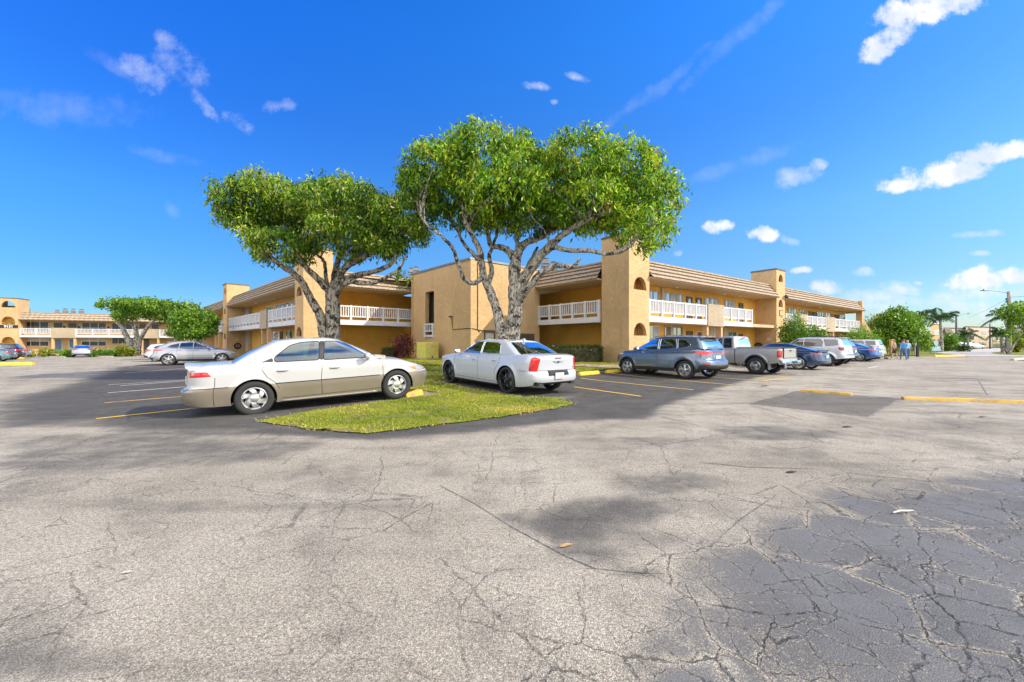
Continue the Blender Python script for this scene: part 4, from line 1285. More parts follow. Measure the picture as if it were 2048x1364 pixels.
class Skin:
    """a surface patch grid P(s,t) with panels cut out along polygons"""
    def __init__(s, Pf, S_, T_, cell):
        s.Pf = Pf; s.s, s.t = np.meshgrid(S_, T_, indexing='ij'); s.cell = cell; s.ns, s.nt = len(S_), len(T_)
        s.cls = None; s.snaps = []

    def snap(s, test, poly, k=.68):
        """move the grid lines nearest the outline exactly onto it"""
        Q = test(s.s.ravel(), s.t.ravel()); d, pt = seg_dist(Q, poly)
        ins = (pin(Q[:, 0], Q[:, 1], poly) > 0).reshape(s.ns, s.nt); D2 = d.reshape(s.ns, s.nt); mark = np.zeros((s.ns, s.nt), bool)
        c = ins[1:] != ins[:-1]; lo = D2[:-1] <= D2[1:]
        mark[:-1] |= c & lo; mark[1:] |= c & ~lo
        c = ins[:, 1:] != ins[:, :-1]; lo = D2[:, :-1] <= D2[:, 1:]
        mark[:, :-1] |= c & lo; mark[:, 1:] |= c & ~lo
        idx = np.where(mark.ravel() & (d < s.cell * 1.6))[0]
        if not len(idx): return
        S1, T1 = s.s.ravel().copy(), s.t.ravel().copy()
        ss, tt = S1[idx].copy(), T1[idx].copy(); e = 1e-3
        for _ in range(4):
            q = test(ss, tt); ds = (test(ss + e, tt) - q) / e; dt = (test(ss, tt + e) - q) / e
            r = pt[idx] - q; det = ds[:, 0] * dt[:, 1] - ds[:, 1] * dt[:, 0]
            det = np.where(np.abs(det) < 1e-6, 1e9, det)
            u = (r[:, 0] * dt[:, 1] - r[:, 1] * dt[:, 0]) / det; v = (ds[:, 0] * r[:, 1] - ds[:, 1] * r[:, 0]) / det
            ss += np.clip(u, -.03, .03); tt += np.clip(v, -.08, .08)
        bad = (np.abs(ss - S1[idx]) > .06) | (np.abs(tt - T1[idx]) > .15) | (tt < 0) | (tt > 1)
        ss[bad] = S1[idx][bad]; tt[bad] = T1[idx][bad]
        S1[idx] = ss; T1[idx] = tt; s.s = S1.reshape(s.s.shape); s.t = T1.reshape(s.t.shape)

    def setdiag(s, tests):
        """choose each quad's diagonal so that it runs along the cut outlines"""
        on = np.zeros(s.ns * s.nt, bool)
        for test, poly in tests:
            Q = test(s.s.ravel(), s.t.ravel()); d, _ = seg_dist(Q, poly); on |= d < .0015
        on = on.reshape(s.ns, s.nt)
        s.diag = (on[1:, :-1] & on[:-1, 1:]).ravel()   # True: split between corners 1 and 3

    def tri(s, q):
        """corner values -> centroids of the two triangles of every quad"""
        a, b_, c, d = q[:-1, :-1], q[1:, :-1], q[1:, 1:], q[:-1, 1:]
        a, b_, c, d = (v.reshape(-1, v.shape[-1]) for v in (a, b_, c, d)); g = s.diag[:, None]
        t0 = np.where(g, (a + b_ + d) / 3, (a + b_ + c) / 3); t1 = np.where(g, (b_ + c + d) / 3, (a + c + d) / 3)
        return np.stack([t0, t1], 1).reshape(-1, q.shape[-1])

    def centres(s, test):
        return s.tri(test(s.s.ravel(), s.t.ravel()).reshape(s.ns, s.nt, 2))

    def inside(s, test, poly):
        c = s.centres(test)
        return pin(c[:, 0], c[:, 1], poly) > 0

    def verts(s):
        return s.Pf(s.s.ravel(), s.t.ravel())


def emit(mb, V, sk, mask, m=0, mirror=True):
    """add the faces of a class, on both sides of the car"""
    nt = sk.nt; mk = mask.reshape(-1, 2); rows = np.where(mk.any(1))[0]
    for sg in ((1, -1) if mirror else (1,)):
        used = {}
        for r in rows:
            i, j = divmod(int(r), nt - 1)
            c = ((i, j), (i + 1, j), (i + 1, j + 1), (i, j + 1))
            if mk[r].all(): fs = [c]
            else:
                k = 0 if mk[r][0] else 1
                if sk.diag[r]: fs = [(c[0], c[1], c[3])] if k == 0 else [(c[1], c[2], c[3])]
                else: fs = [(c[0], c[1], c[2])] if k == 0 else [(c[0], c[2], c[3])]
            for f_ in fs:
                q = []
                for (a, b) in f_:
                    k = a * nt + b
                    if k not in used:
                        used[k] = len(mb.v); p = V[k]; mb.v.append((p[0], p[1] * sg, p[2]))
                    q.append(used[k])
                if sg < 0: q = q[::-1]
                mb.f.append(tuple(q)); mb.m.append(m)


def wheel(parent, x, y, side, Rw, wid, rimr, style, nseg=40, rimm='alloy', steer=0):
    mb = MB(); w = wid / 2; s = side
    sw = [(rimr + .012, -w * .8), (rimr + .03, -w), (Rw - .03, -w * 1.0), (Rw - .008, -w * .86), (Rw, -w * .6), (Rw, -.004), (Rw, .004), (Rw, w * .6), (Rw - .008, w * .86), (Rw - .03, w * 1.0), (rimr + .03, w), (rimr + .012, w * .8)]
    mb.lathe(sw, nseg, axis='y'); mb.v = [(a + x, b + y, c + Rw) for a, b, c in mb.v]
    tw_ = build('wheel', mb, M['tyre'], parent, local=True, smooth=True, sharp=R(50)); weld(tw_, .0001, True)
    o = y + s * w
    mb = MB()
    mb.lathe([(rimr + .013, s * w * -.8), (rimr - .01, s * w * -.6), (rimr - .02, s * w * .55), (rimr + .002, s * (w - .004)), (rimr + .014, s * (w - .012))], nseg, axis='y', m=1)
    face = s * (w - .035)
    kind, n, sw_, tw__ = style
    hub = .085 if kind == 'curved' else .065
    mb.lathe([(hub, face - s * .03), (hub, face + s * .005), (hub * .8, face + s * .016), (.001, face + s * .018)], 18, axis='y', m=0)

    def spoke(a0, a1, w0, w1, r0=hub * .8, r1=rimr - .012, dish=.0):
        """tapered bar from hub to rim; a0/a1 start and end angle"""
        steps = 4; prev = None
        for k in range(steps + 1):
            f = k / steps; r = r0 + (r1 - r0) * f; a = a0 + (a1 - a0) * f; ww = w0 + (w1 - w0) * f
            c, q = math.cos(a), math.sin(a); tx, tz = -q, c
            yo = face + s * (.0 + dish * f * (1 - f) * 4 + .012 * (1 - f))
            pts = [(r * c - tx * ww / 2, yo - s * .03, r * q - tz * ww / 2), (r * c + tx * ww / 2, yo - s * .03, r * q + tz * ww / 2),
                   (r * c + tx * ww * .36, yo, r * q + tz * ww * .36), (r * c - tx * ww * .36, yo, r * q - tz * ww * .36)]
            if prev:
                b = len(mb.v); mb.v += prev + pts
                for e in range(4): mb.f.append((b + e, b + (e + 1) % 4, b + 4 + (e + 1) % 4, b + 4 + e)); mb.m.append(0)
            prev = pts
    for k in range(n):
        a = 2 * PI * k / n + .35
        if kind == 'curved': spoke(a, a + tw__, sw_ * .9, sw_ * 1.25, dish=.008)
        elif kind == 'split':
            spoke(a, a, sw_, sw_ * .8, r1=rimr * .45)
            for q in (-1, 1): spoke(a, a + q * tw__, sw_ * .7, sw_ * .65, r0=rimr * .42)
        elif kind == 'vee':
            for q in (-1, 1): spoke(a + q * .08, a + q * tw__, sw_, sw_)
        else: spoke(a, a, sw_, sw_ * (tw__ or 1))
    mb.v = [(a + x, b + y, c + Rw) for a, b, c in mb.v]
    rm = build('rim', mb, [M[rimm], M['alloy'] if rimm != 'alloyd' else M['alloyd']], tw_, local=True, smooth=True, sharp=R(40)); weld(rm, .00005, True)
    mb = MB(); mb.lathe([(.001, face - s * .06), (rimr * .72, face - s * .06), (rimr * .72, face - s * .075), (.001, face - s * .075)], 24, axis='y')
    mb.v = [(a + x, b + y, c + Rw) for a, b, c in mb.v]
    build('brake_disc', mb, M['metal'], tw_, local=True, smooth=True, sharp=R(40))
    return tw_


def car(spec):
    """builds one vehicle in local metres (x forward, origin on the ground between the axles)"""
    q = spec; e = empty(q['name'], (0, 0, 0), 0, q['label'], q['cat'], q.get('group'))
    x0, x1, W_ = q['x0'], q['x1'], q['W']
    cell = q.get('cell', .035)
    ring = ringpts(x0, x1, W_, q.get('r0', .75), q.get('r1', .95), q.get('n0', 3.6), q.get('n1', 3.0), q.get('tp0', .04), q.get('tp1', .05))
    sl = arclen(ring); Ltot = sl[-1]
    bot = pl(q['bot']); sh = pl(q['sh'])
    rw = pl(q['rearw']) if 'rearw' in q else (lambda z: 0 * z)      # inward shift of the tail per height
    fw = pl(q['frontw']) if 'frontw' in q else (lambda z: 0 * z)
    vp = pl(q.get('vprof', [(.15, .93), (.30, .975), (.5, 1), (.7, 1.0), (.85, .985), (1.0, .95), (1.2, .93)]))
    Rw, Ra = q['Rw'], q['Ra']; xr, xf = q['xr'], q['xf']
    rr = q.get('shr', .07)
    flare = q.get('flare', .018)

    def ringxy(s):
        u = np.asarray(s, float) * Ltot
        return np.interp(u, sl, ring[:, 0]), np.interp(u, sl, ring[:, 1])

    def A_(s, t):
        x, y = ringxy(s); zb = bot(x); zt = sh(x); z = zb + np.asarray(t) * (zt - zb)
        y = y * vp(z)
        # rounded shoulder
        k = np.clip((z - (zt - rr)) / rr, 0, 1); ins = rr * .9 * (1 - np.sqrt(np.maximum(0, 1 - k * k)))
        y = np.sign(y) * np.maximum(0, np.abs(y) - ins * np.clip(np.abs(y) / (.3 * W_), 0, 1))
        sm = lambda v: v * v * (3 - 2 * v)
        wr = sm(np.clip((x0 + .75 - x) / .75, 0, 1)); wf = sm(np.clip((x - (x1 - .9)) / .9, 0, 1))
        xx = x + wr * (rw(z) + ins) - wf * (fw(z) + ins)
        for cx in (xr, xf):
            d = np.hypot(x - cx, z - Rw) - Ra
            y = y + flare * np.exp(-(d / .07)**2) * (d > -.2) * (y > .5 * W_)
        for (za, zc, amp, xa, xb) in q.get('crease', []):
            # raised character line from (xa, za) to (xb, zc)
            zl = za + (zc - za) * np.clip((x - xa) / (xb - xa), 0, 1)
            on = (x > min(xa, xb) - .1) & (x < max(xa, xb) + .1)
            y = y + on * amp * np.where(z < zl, np.exp(-((z - zl) / .10)**2), np.exp(-((z - zl) / .03)**2))
        return np.stack([xx, y, z], -1)

    ns = int(Ltot / cell); nt_ = max(8, int(.75 / cell))
    tt = np.linspace(0, 1, nt_)**.92
    SA = Skin(A_, np.linspace(0, 1, ns), tt, cell)
    side = lambda s, t: A_(s, t)[:, [0, 2]]
    rearT = lambda s, t: np.stack([np.asarray(s) * Ltot, A_(s, t)[:, 2]], -1)
    frontT = lambda s, t: np.stack([(1 - np.asarray(s)) * Ltot, A_(s, t)[:, 2]], -1)
    arches = [circ(xr, Rw * 1.0, Ra), circ(xf, Rw * 1.0, Ra)]
    if 'low' in q: SA.snap(side, [(x0 - 1, -1), (x0 - 1, q['low'][0]), (x1 + 1, q['low'][1]), (x1 + 1, -1)], .5)
    panels = [(n_, {'s': side, 'r': rearT, 'f': frontT}[sp], rnd_poly(pp, rd), mt, prt) for n_, sp, pp, mt, prt, rd in q.get('panels', [])]
    for n_, ts, pp, mt, prt in panels: SA.snap(ts, pp)
    sillp = [(x0 - 1, -1), (x0 - 1, q['sill']), (x1 + 1, q['sill'] + .0001), (x1 + 1, -1)]
    SA.snap(side, sillp)
    if 'clad' in q and q['clad']:
        for cx in (xr, xf): SA.snap(side, circ(cx, Rw, Ra + q['clad']))
    for a in arches: SA.snap(side, a)
    SA.setdiag([(side, a) for a in arches] + [(side, sillp)] + [(ts, pp) for _, ts, pp, _, _ in panels] + ([(side, circ(cx, Rw, Ra + q['clad'])) for cx in (xr, xf)] if q.get('clad') else []))
    V = SA.verts(); n_f = (SA.ns - 1) * (SA.nt - 1) * 2
    cls = np.zeros(n_f, int)
    cs = SA.centres(side)
    if 'low' in q: cls[cs[:, 1] < q['low'][0] + (q['low'][1] - q['low'][0]) * (cs[:, 0] - x0) / (x1 - x0)] = 1
    if 'sill' in q: cls[cs[:, 1] < q['sill']] = 2
    if 'clad' in q:
        for cx in (xr, xf): cls[(np.hypot(cs[:, 0] - cx, cs[:, 1] - Rw) < Ra + q['clad'])] = 2
    out = []
    for k, (n_, ts, pp, mt, prt) in enumerate(panels):
        c_ = SA.centres(ts); msk = pin(c_[:, 0], c_[:, 1], pp) > 0
        cls[msk] = 10 + k
    for a in arches: cls[pin(cs[:, 0], cs[:, 1], a) > 0] = -1
    body = MB()
    for c_, m_ in ((0, 0), (1, 1), (2, 2)):
        if (cls == c_).any(): emit(body, V, SA, cls == c_, m_)
    # ---- B: hood, deck
    ns2 = SA.ns; top = A_(np.linspace(0, 1, ns), np.ones(ns))
    nv = 9; vv = np.linspace(0, 1, nv)
    crown = pl(q.get('crown', [(x0, .02), (x1, .05)]))
    g = q.get('gh')
    Bv = []
    for i in range(ns):
        x, y, z = top[i]
        for v in vv: Bv.append((x, y * v, z + float(crown(x)) * (1 - v**2.4) * min(1, y / (.4 * W_))))
    bed = q.get('bed')
    for i in range(ns - 1):
        for j in range(nv - 1):
            ids = [(i, j), (i + 1, j), (i + 1, j + 1), (i, j + 1)]
            xc = sum(top[a][0] for a, _ in ids) / 4; yc = sum(top[a][1] * vv[b] for a, b in ids) / 4
            m_ = 0
            if g and g['bx0'] + .12 < xc < g['bx1'] - .12: m_ = 3
            if bed and bed[0] < xc < bed[1]: continue
            for sg in (1, -1):
                n0 = len(body.v)
                for a, b in ids:
                    p = Bv[a * nv + b]; body.v.append((p[0], p[1] * sg, p[2]))
                body.f.append((n0, n0 + 1, n0 + 2, n0 + 3) if sg < 0 else (n0 + 3, n0 + 2, n0 + 1, n0)); body.m.append(m_)
    if bed:
        b0, b1, zf = bed; Wy = W_ * .84
        for (a, b_) in (((b0, -Wy), (b0, Wy)), ((b1, Wy), (b1, -Wy))):
            body.quad((a[0], a[1], zf), (b_[0], b_[1], zf), (b_[0], b_[1], float(sh(b_[0])) + .01), (a[0], a[1], float(sh(a[0])) + .01), 2)
        for sg in (-1, 1):
            body.quad((b0, sg * Wy, zf), (b1, sg * Wy, zf), (b1, sg * Wy, float(sh(b1)) + .01), (b0, sg * Wy, float(sh(b0)) + .01), 2)
            body.quad((b0, sg * Wy, float(sh(b0)) + .01), (b1, sg * Wy, float(sh(b1)) + .01), (b1, sg * W_ * .95, float(sh(b1)) + .005), (b0, sg * W_ * .95, float(sh(b0)) + .005), 0)
        body.quad((b0, -Wy, zf), (b1, -Wy, zf), (b1, Wy, zf), (b0, Wy, zf), 2)
    # ---- C: greenhouse
    glasses = []
    if g:
        rb = ringpts(g['bx0'], g['bx1'], g['Wb'], g.get('br0', .35), g.get('br1', .55), g.get('bn', 5), g.get('bn1', 4.2))
        rt = ringpts(g['tx0'], g['tx1'], g['Wt'], g.get('tr0', .22), g.get('tr1', .30), g.get('bn', 5), g.get('bn1', 4.2))
        zr = pl(g['zr']); zb_ = pl(g['zb']) if 'zb' in g else sh
        sg_ = arclen((rb + rt) / 2); Lg = sg_[-1]; bulge = g.get('bulge', .03)

        def C_(s, t):
            u = np.asarray(s, float) * Lg; t = np.asarray(t, float)
            bx = np.interp(u, sg_, rb[:, 0]); by = np.interp(u, sg_, rb[:, 1]); tx = np.interp(u, sg_, rt[:, 0]); ty = np.interp(u, sg_, rt[:, 1])
            zl = zb_(bx) - .012; zh = zr(tx)
            k = t * 1.0
            x = bx + (tx - bx) * k; y = by + (ty - by) * k
            bl = bulge * np.sin(PI * np.clip(k, 0, 1)) * np.clip(by / g['Wb'], 0, 1)**2
            fb = g.get('fbulge', .05) * np.sin(PI * k) * (1 - np.clip(by / g['Wb'], 0, 1)**4)
            xm = (g['bx0'] + g['bx1']) / 2
            x = x + np.where(bx > xm, fb, -fb * g.get('rb', 1)); y = y + bl
            z = zl + (zh - zl) * k
            # rolled roof edge
            kk = np.clip((k - .9) / .1, 0, 1)
            y = y - .02 * kk * kk
            return np.stack([x, y, z], -1)
        nsg = int(Lg / cell); ntg = max(8, int((g['zr'][len(g['zr']) // 2][1] - float(sh((x0 + x1) / 2))) / cell / .85))
        SC = Skin(C_, np.linspace(0, 1, nsg), np.linspace(0, 1, ntg), cell)
        sideC = lambda s, t: C_(s, t)[:, [0, 2]]
        yz = lambda s, t: C_(s, t)[:, [1, 2]]
        sr = np.interp(.94, rb[:41, 1] / g['Wb'], sg_[:41]) / Lg; sf = 1 - (Lg - np.interp(-.94, -rb[-41:, 1] / g['Wb'], sg_[-41:])) / Lg
        gl = []
        for n_, pp, mt, rd in g['win']: gl.append((n_, 'side', rnd_poly(pp, rd), mt))
        for n_, which, pp, mt in g.get('ends', []): gl.append((n_, which, rnd_poly(pp, .05), mt))
        cs2 = None
        for n_, wh, pp, mt in gl:
            ts = sideC if wh == 'side' else yz
            if wh == 'side': SC.snap(ts, pp)
            else:
                # only the matching end of the ring
                s_old, t_old = SC.s.copy(), SC.t.copy(); SC.snap(ts, pp)
                keep = (s_old > .5) if wh == 'rear' else (s_old < .5)
                SC.s = np.where(keep, s_old, SC.s); SC.t = np.where(keep, t_old, SC.t)
        SC.setdiag([(sideC if wh == 'side' else yz, pp) for _, wh, pp, _ in gl])
        VC = SC.verts(); nf = (SC.ns - 1) * (SC.nt - 1) * 2; cl = np.zeros(nf, int)
        csd = SC.centres(sideC); cyz = SC.centres(yz); sc_ = SC.tri(SC.s[..., None]).ravel()
        for k, (n_, wh, pp, mt) in enumerate(gl):
            if wh == 'side': msk = (pin(csd[:, 0], csd[:, 1], pp) > 0) & (cyz[:, 0] > .72 * g['Wt'])
            else: msk = (pin(cyz[:, 0], cyz[:, 1], pp) > 0) & ((sc_ < .35) if wh == 'rear' else (sc_ > .65))
            cl[msk] = 10 + k
        emit(body, VC, SC, cl == 0, g.get('pm', 0))
        for k, (n_, wh, pp, mt) in enumerate(gl):
            if not (cl == 10 + k).any(): continue
            if mt == 'trimpanel':
                emit(body, VC, SC, cl == 10 + k, 2); continue
            for sgs in ((1, -1) if wh == 'side' else (0,)):
                mb = MB()
                if sgs == 0: emit(mb, VC, SC, cl == 10 + k)
                else:
                    emit(mb, VC, SC, cl == 10 + k, mirror=False)
                    if sgs < 0: mb.v = [(a, -b, c) for a, b, c in mb.v]; mb.f = [f[::-1] for f in mb.f]
                glasses.append((n_, mb, mt))
        # roof cap
        nr = 8; edge = C_(np.linspace(0, 1, nsg), np.ones(nsg)); cr = g.get('crown', .045)
        zc = {}
        for sg in (1, -1):
            b = len(body.v)
            for i in range(nsg):
                x, y, z = edge[i]
                for j in range(nr + 1):
                    f = 1 - j / nr
                    body.v.append((x, y * f * sg, z + cr * (1 - f**2.2) * min(1, y / (.5 * g['Wt']))))
            for i in range(nsg - 1):
                for j in range(nr):
                    fc = (b + i * (nr + 1) + j, b + (i + 1) * (nr + 1) + j, b + (i + 1) * (nr + 1) + j + 1, b + i * (nr + 1) + j + 1)
                    body.f.append(fc if sg > 0 else fc[::-1]); body.m.append(g.get('rm', 0))
        # headlining
        # window rubber following each glass
        tb = MB()
        for n_, wh, pp, mt in gl:
            if mt == 'trimpanel' or wh != 'side': continue
            pts = []
            n_p = len(pp)
            for i in range(n_p):
                a = np.array(pp[i]); b = np.array(pp[(i + 1) % n_p]); kk = max(1, int(np.hypot(*(b - a)) / .12))
                for j in range(kk): pts.append(a + (b - a) * j / kk)
            pts = np.array(pts)
            tcol = np.clip((pts[:, 1] - zb_(pts[:, 0])) / (zr(pts[:, 0]) - zb_(pts[:, 0])), 0.01, .97)
            ss = np.interp(pts[:, 0], ((rb + rt) / 2)[:, 0], sg_ / Lg)
            for _ in range(6):
                Q_ = C_(ss, tcol); ss = ss + (pts[:, 0] - Q_[:, 0]) / Lg; tcol = np.clip(tcol + (pts[:, 1] - Q_[:, 2]) * 1.8, 0, .99)
            Q_ = C_(ss, tcol)
            for sg in (1, -1):
                L3 = [(p[0], (p[1] + .001) * sg, p[2]) for p in Q_]; L3.append(L3[0])
                tb = MB(); tb.tube(L3, q.get('seal', .011), 4, cap=False); build('window_seal', tb, M['chrome'] if q.get('sealchrome') else M['trim'], e, local=True)
    mats = [M[q['paint']], M[q.get('paint2', q['paint'])], M['trim'], M['cabin']]
    bo = build('body', body, mats, e, local=True, smooth=True, sharp=R(48)); weld(bo, .0012, False)
    bmx = bmesh.new(); bmx.from_mesh(bo.data)
    bmesh.ops.recalc_face_normals(bmx, faces=bmx.faces); bmx.to_mesh(bo.data); bmx.free()
    for n_, mb, mt in glasses:
        o = build(n_, mb, M[mt], e, local=True, smooth=True); weld(o, .0008)
    # lamps and other panels of the lower body: pushed 4 mm proud
    for k, (n_, ts, pp, mt, prt) in enumerate(panels):
        if not (cls == 10 + k).any(): continue
        c0 = V.copy(); both = (ts is side) or (pp and min(p[0] for p in pp) > .12)
        if both:
            for sgs in (1, -1):
                mb = MB(); emit(mb, V, SA, cls == 10 + k, mirror=False)
                if sgs < 0: mb.v = [(a, -b, c) for a, b, c in mb.v]; mb.f = [f[::-1] for f in mb.f]
                o = build(n_, mb, M[mt], e, local=True, smooth=True); weld(o, .0008)
        else:
            mb = MB(); emit(mb, V, SA, cls == 10 + k); o = build(n_, mb, M[mt], e, local=True, smooth=True); weld(o, .0008)
    # ---- underbody and arch liners
    mb = MB()
    mb.box(x0 + .35, x1 - .35, -W_ * .62, W_ * .62, max(.14, q['bot'][0][1] - .06), .62)
    for cx in (xr, xf):
        for sg in (1, -1):
            mb2 = MB()
            for k in range(25):
                a = PI * k / 24 * 1.16 - .08 * PI
                for yy in (W_ * .56, W_ * .945):
                    mb2.v.append((cx + (Ra + .004) * math.cos(a), yy * sg, Rw + (Ra + .004) * math.sin(a)))
            for k in range(24): mb2.f.append((2 * k, 2 * k + 1, 2 * k + 3, 2 * k + 2)); mb2.m.append(0)
            b = len(mb.v); mb.v += mb2.v; mb.f += [tuple(i + b for i in f) for f in mb2.f]; mb.m += mb2.m
    build('underbody', mb, M['arch'], e, local=True)
    yw = W_ - q.get('inset', .02) - q['tw'] / 2
    for cx in (xr, xf):
        for sg in (1, -1): wheel(e, cx, sg * yw, sg, Rw, q['tw'], q['rim'], q['style'], q.get('nseg', 40), q.get('rimm', 'alloy'))
    # ---- surface lines: door gaps, mouldings

    def on_side(px_, pz_, push=.0):
        s_ = np.interp(px_, ring[:, 0], sl / Ltot); x = px_; zt = float(sh(x)); zb2 = float(bot(x))
        t_ = (pz_ - zb2) / (zt - zb2); p = A_(np.array([s_]), np.array([min(max(t_, 0), 1)]))[0]
        return (p[0], p[1] + push, p[2])
    for line in q.get('gaps', []):
        dense = []
        for a, b in zip(line[:-1], line[1:]):
            kk = max(1, int(math.hypot(a[0] - b[0], a[1] - b[1]) / .06)); dense += [(a[0] + (b[0] - a[0]) * j / kk, a[1] + (b[1] - a[1]) * j / kk) for j in range(kk)]
        dense.append(line[-1]); P3 = [on_side(*p) for p in dense]
        for sg in (1, -1):
            gp = MB(); gp.tube([(a, (b - .001) * sg, c) for a, b, c in P3], q.get('gapw', .006), 4, cap=False); build('door_gap', gp, M['gap'], e, local=True)
    for (line, r_, mt) in q.get('mould', []):
        dense = []
        for a, b in zip(line[:-1], line[1:]):
            kk = max(1, int(math.hypot(a[0] - b[0], a[1] - b[1]) / .1)); dense += [(a[0] + (b[0] - a[0]) * j / kk, a[1] + (b[1] - a[1]) * j / kk) for j in range(kk)]
        dense.append(line[-1]); P3 = [on_side(*p) for p in dense]
        for sg in (1, -1):
            mm = MB(); mm.tube([(a, (b) * sg, c) for a, b, c in P3], r_, 6); build('side_moulding', mm, M[mt], e, local=True, smooth=True)
    for (hx, hz) in q.get('handles', []):
        for sg in (1, -1):
            mm = MB(); p = on_side(hx, hz)
            mm.tube([(p[0] - .10, (p[1] + .004) * sg, p[2]), (p[0] - .07, (p[1] + .024) * sg, p[2] + .004), (p[0] + .05, (p[1] + .026) * sg, p[2] + .004), (p[0] + .09, (p[1] + .004) * sg, p[2])], [.010, .014, .014, .010], 6)
            build('door_handle', mm, M[q.get('hm', q['paint'])], e, local=True, smooth=True)
            mm = MB(); mm.lathe([(.001, .003), (.052, .001), (.055, -.004)], 14, axis='y', o=(0, 0, 0))
            mm.v = [(a * 1.35 + p[0] - .01, (b * sg + (p[1] + .0015) * sg), c * .62 + p[2]) for a, b, c in mm.v]
            build('handle_recess', mm, M['gap'] if q.get('dark_recess') else M[q['paint']], e, local=True, smooth=True)
    if 'mirror' in q:
        mx, my, mz = q['mirror']
        for sg in (1, -1):
            mm = MB()
            for i in range(9):
                a = PI * i / 8
                for j in range(14):
                    b = 2 * PI * j / 14
                    xx = math.cos(b) * math.sin(a); zz = math.sin(b) * math.sin(a); yy = math.cos(a)
                    f = lambda v, p_: math.copysign(abs(v)**p_, v)
                    mm.v.append((mx + .06 * f(xx, .8) - .02 * yy, sg * (my + .10 * f(yy, .7)), mz + .075 * f(zz, .75)))
            for i in range(8):
                for j in range(14): mm.f.append((i * 14 + j, i * 14 + (j + 1) % 14, (i + 1) * 14 + (j + 1) % 14, (i + 1) * 14 + j)); mm.m.append(0)
            n0 = len(mm.v); mm.tube([(mx + .03, sg * (my - .16), mz - .08), (mx + .01, sg * (my - .04), mz - .03)], .028, 6)
            o = build('wing_mirror', mm, M[q.get('mm', q['paint'])], e, local=True, smooth=True)
            mm = MB(); k_ = 12
            mm.poly([(mx - .062, sg * (my + .075 * math.cos(2 * PI * j / k_)), mz + .052 * math.sin(2 * PI * j / k_)) for j in range(k_)])
            build('mirror_glass', mm, M['chrome'], o, local=True)
    # ---- cabin
    for (sx_, hh) in q.get('seats', []):
        for sg in (1, -1):
            mm = MB(); yb = .36 * sg
            for (za, zc_, ww, th_) in ((hh - .62, hh - .10, .24, .07), (hh - .08, hh + .10, .12, .05)):
                n0 = len(mm.v)
                for i in range(7):
                    f = i / 6; z = za + (zc_ - za) * f; sc = 1 - .25 * abs(f * 2 - 1)**3
                    xo = sx_ - .22 * (z - (hh - .62))
                    for j in range(10):
                        b = 2 * PI * j / 10; c_, s_ = math.cos(b), math.sin(b)
                        mm.v.append((xo + th_ * math.copysign(abs(c_)**.7, c_), yb + ww * sc * math.copysign(abs(s_)**.6, s_), z))
                for i in range(6):
                    for j in range(10): mm.f.append((n0 + i * 10 + j, n0 + i * 10 + (j + 1) % 10, n0 + (i + 1) * 10 + (j + 1) % 10, n0 + (i + 1) * 10 + j)); mm.m.append(0)
                mm.f.append(tuple(n0 + 60 + j for j in range(10))); mm.m.append(0)
            build('seat', mm, M[q.get('seatm', 'seat')], e, local=True, smooth=True)
    if q.get('wheel'):
        wx, wz = q['wheel']; mm = MB(); pts = []
        for j in range(17):
            b = 2 * PI * j / 16; pts.append((wx - .07 * math.sin(b), .36 + .185 * math.cos(b), wz + .17 * math.sin(b)))
        mm.tube(pts, .014, 6); mm.tube([(wx, .18, wz), (wx + .02, .54, wz)], .012, 5); mm.tube([(wx + .3, .36, wz - .15), (wx, .36, wz)], .03, 6)
        build('steering_wheel', mm, M['trim'], e, local=True, smooth=True)
        mm = MB(); n0 = 0
        mm.hexa([(wx + .12, -W_ * .72, wz - .35), (wx + .8, -W_ * .72, wz - .35), (wx + .8, W_ * .72, wz - .35), (wx + .12, W_ * .72, wz - .35),
                 (wx + .22, -W_ * .70, wz + .06), (wx + .75, -W_ * .68, wz + .02), (wx + .75, W_ * .68, wz + .02), (wx + .22, W_ * .70, wz + .06)])
        build('dashboard', mm, M[q.get('seatm', 'seat')], e, local=True)
    e['_'] = 0
    del e['_']

    def on_rear(yv, z, push=.0, front=False):
        """point of the tail (or nose) surface at (y, z)"""
        lo, hi = (0, .30) if not front else (1, .70)
        for _ in range(40):
            mid_ = (lo + hi) / 2; x = ringxy(mid_)[0]
            t_ = (z - float(bot(x))) / (float(sh(x)) - float(bot(x))); p = A_(np.array([mid_]), np.array([min(max(t_, 0), 1)]))[0]
            if p[1] < abs(yv): lo = mid_
            else: hi = mid_
        return (p[0] + (push if front else -push), yv, z)

    def rear_patch(name, y0_, y1_, z0_, z1_, mat, push=.012, front=False, n=6, th=.02, parent=None, top=None):
        mm = MB(); nz = 4
        for i in range(n + 1):
            yv = y0_ + (y1_ - y0_) * i / n
            for j in range(nz + 1):
                z = z0_ + (z1_ - z0_) * j / nz; mm.v.append(on_rear(yv, z, push, front))
        for i in range(n):
            for j in range(nz):
                f = (i * (nz + 1) + j, (i + 1) * (nz + 1) + j, (i + 1) * (nz + 1) + j + 1, i * (nz + 1) + j + 1)
                mm.f.append(f); mm.m.append(0)
        o = build(name, mm, M[mat], parent or e, local=True, smooth=True)
        s_ = o.modifiers.new('edge', 'SOLIDIFY'); s_.thickness = th; s_.offset = 0
        return o
    e_tools = dict(e=e, on_side=on_side, on_rear=on_rear, rear_patch=rear_patch, q=q)
    return e_tools


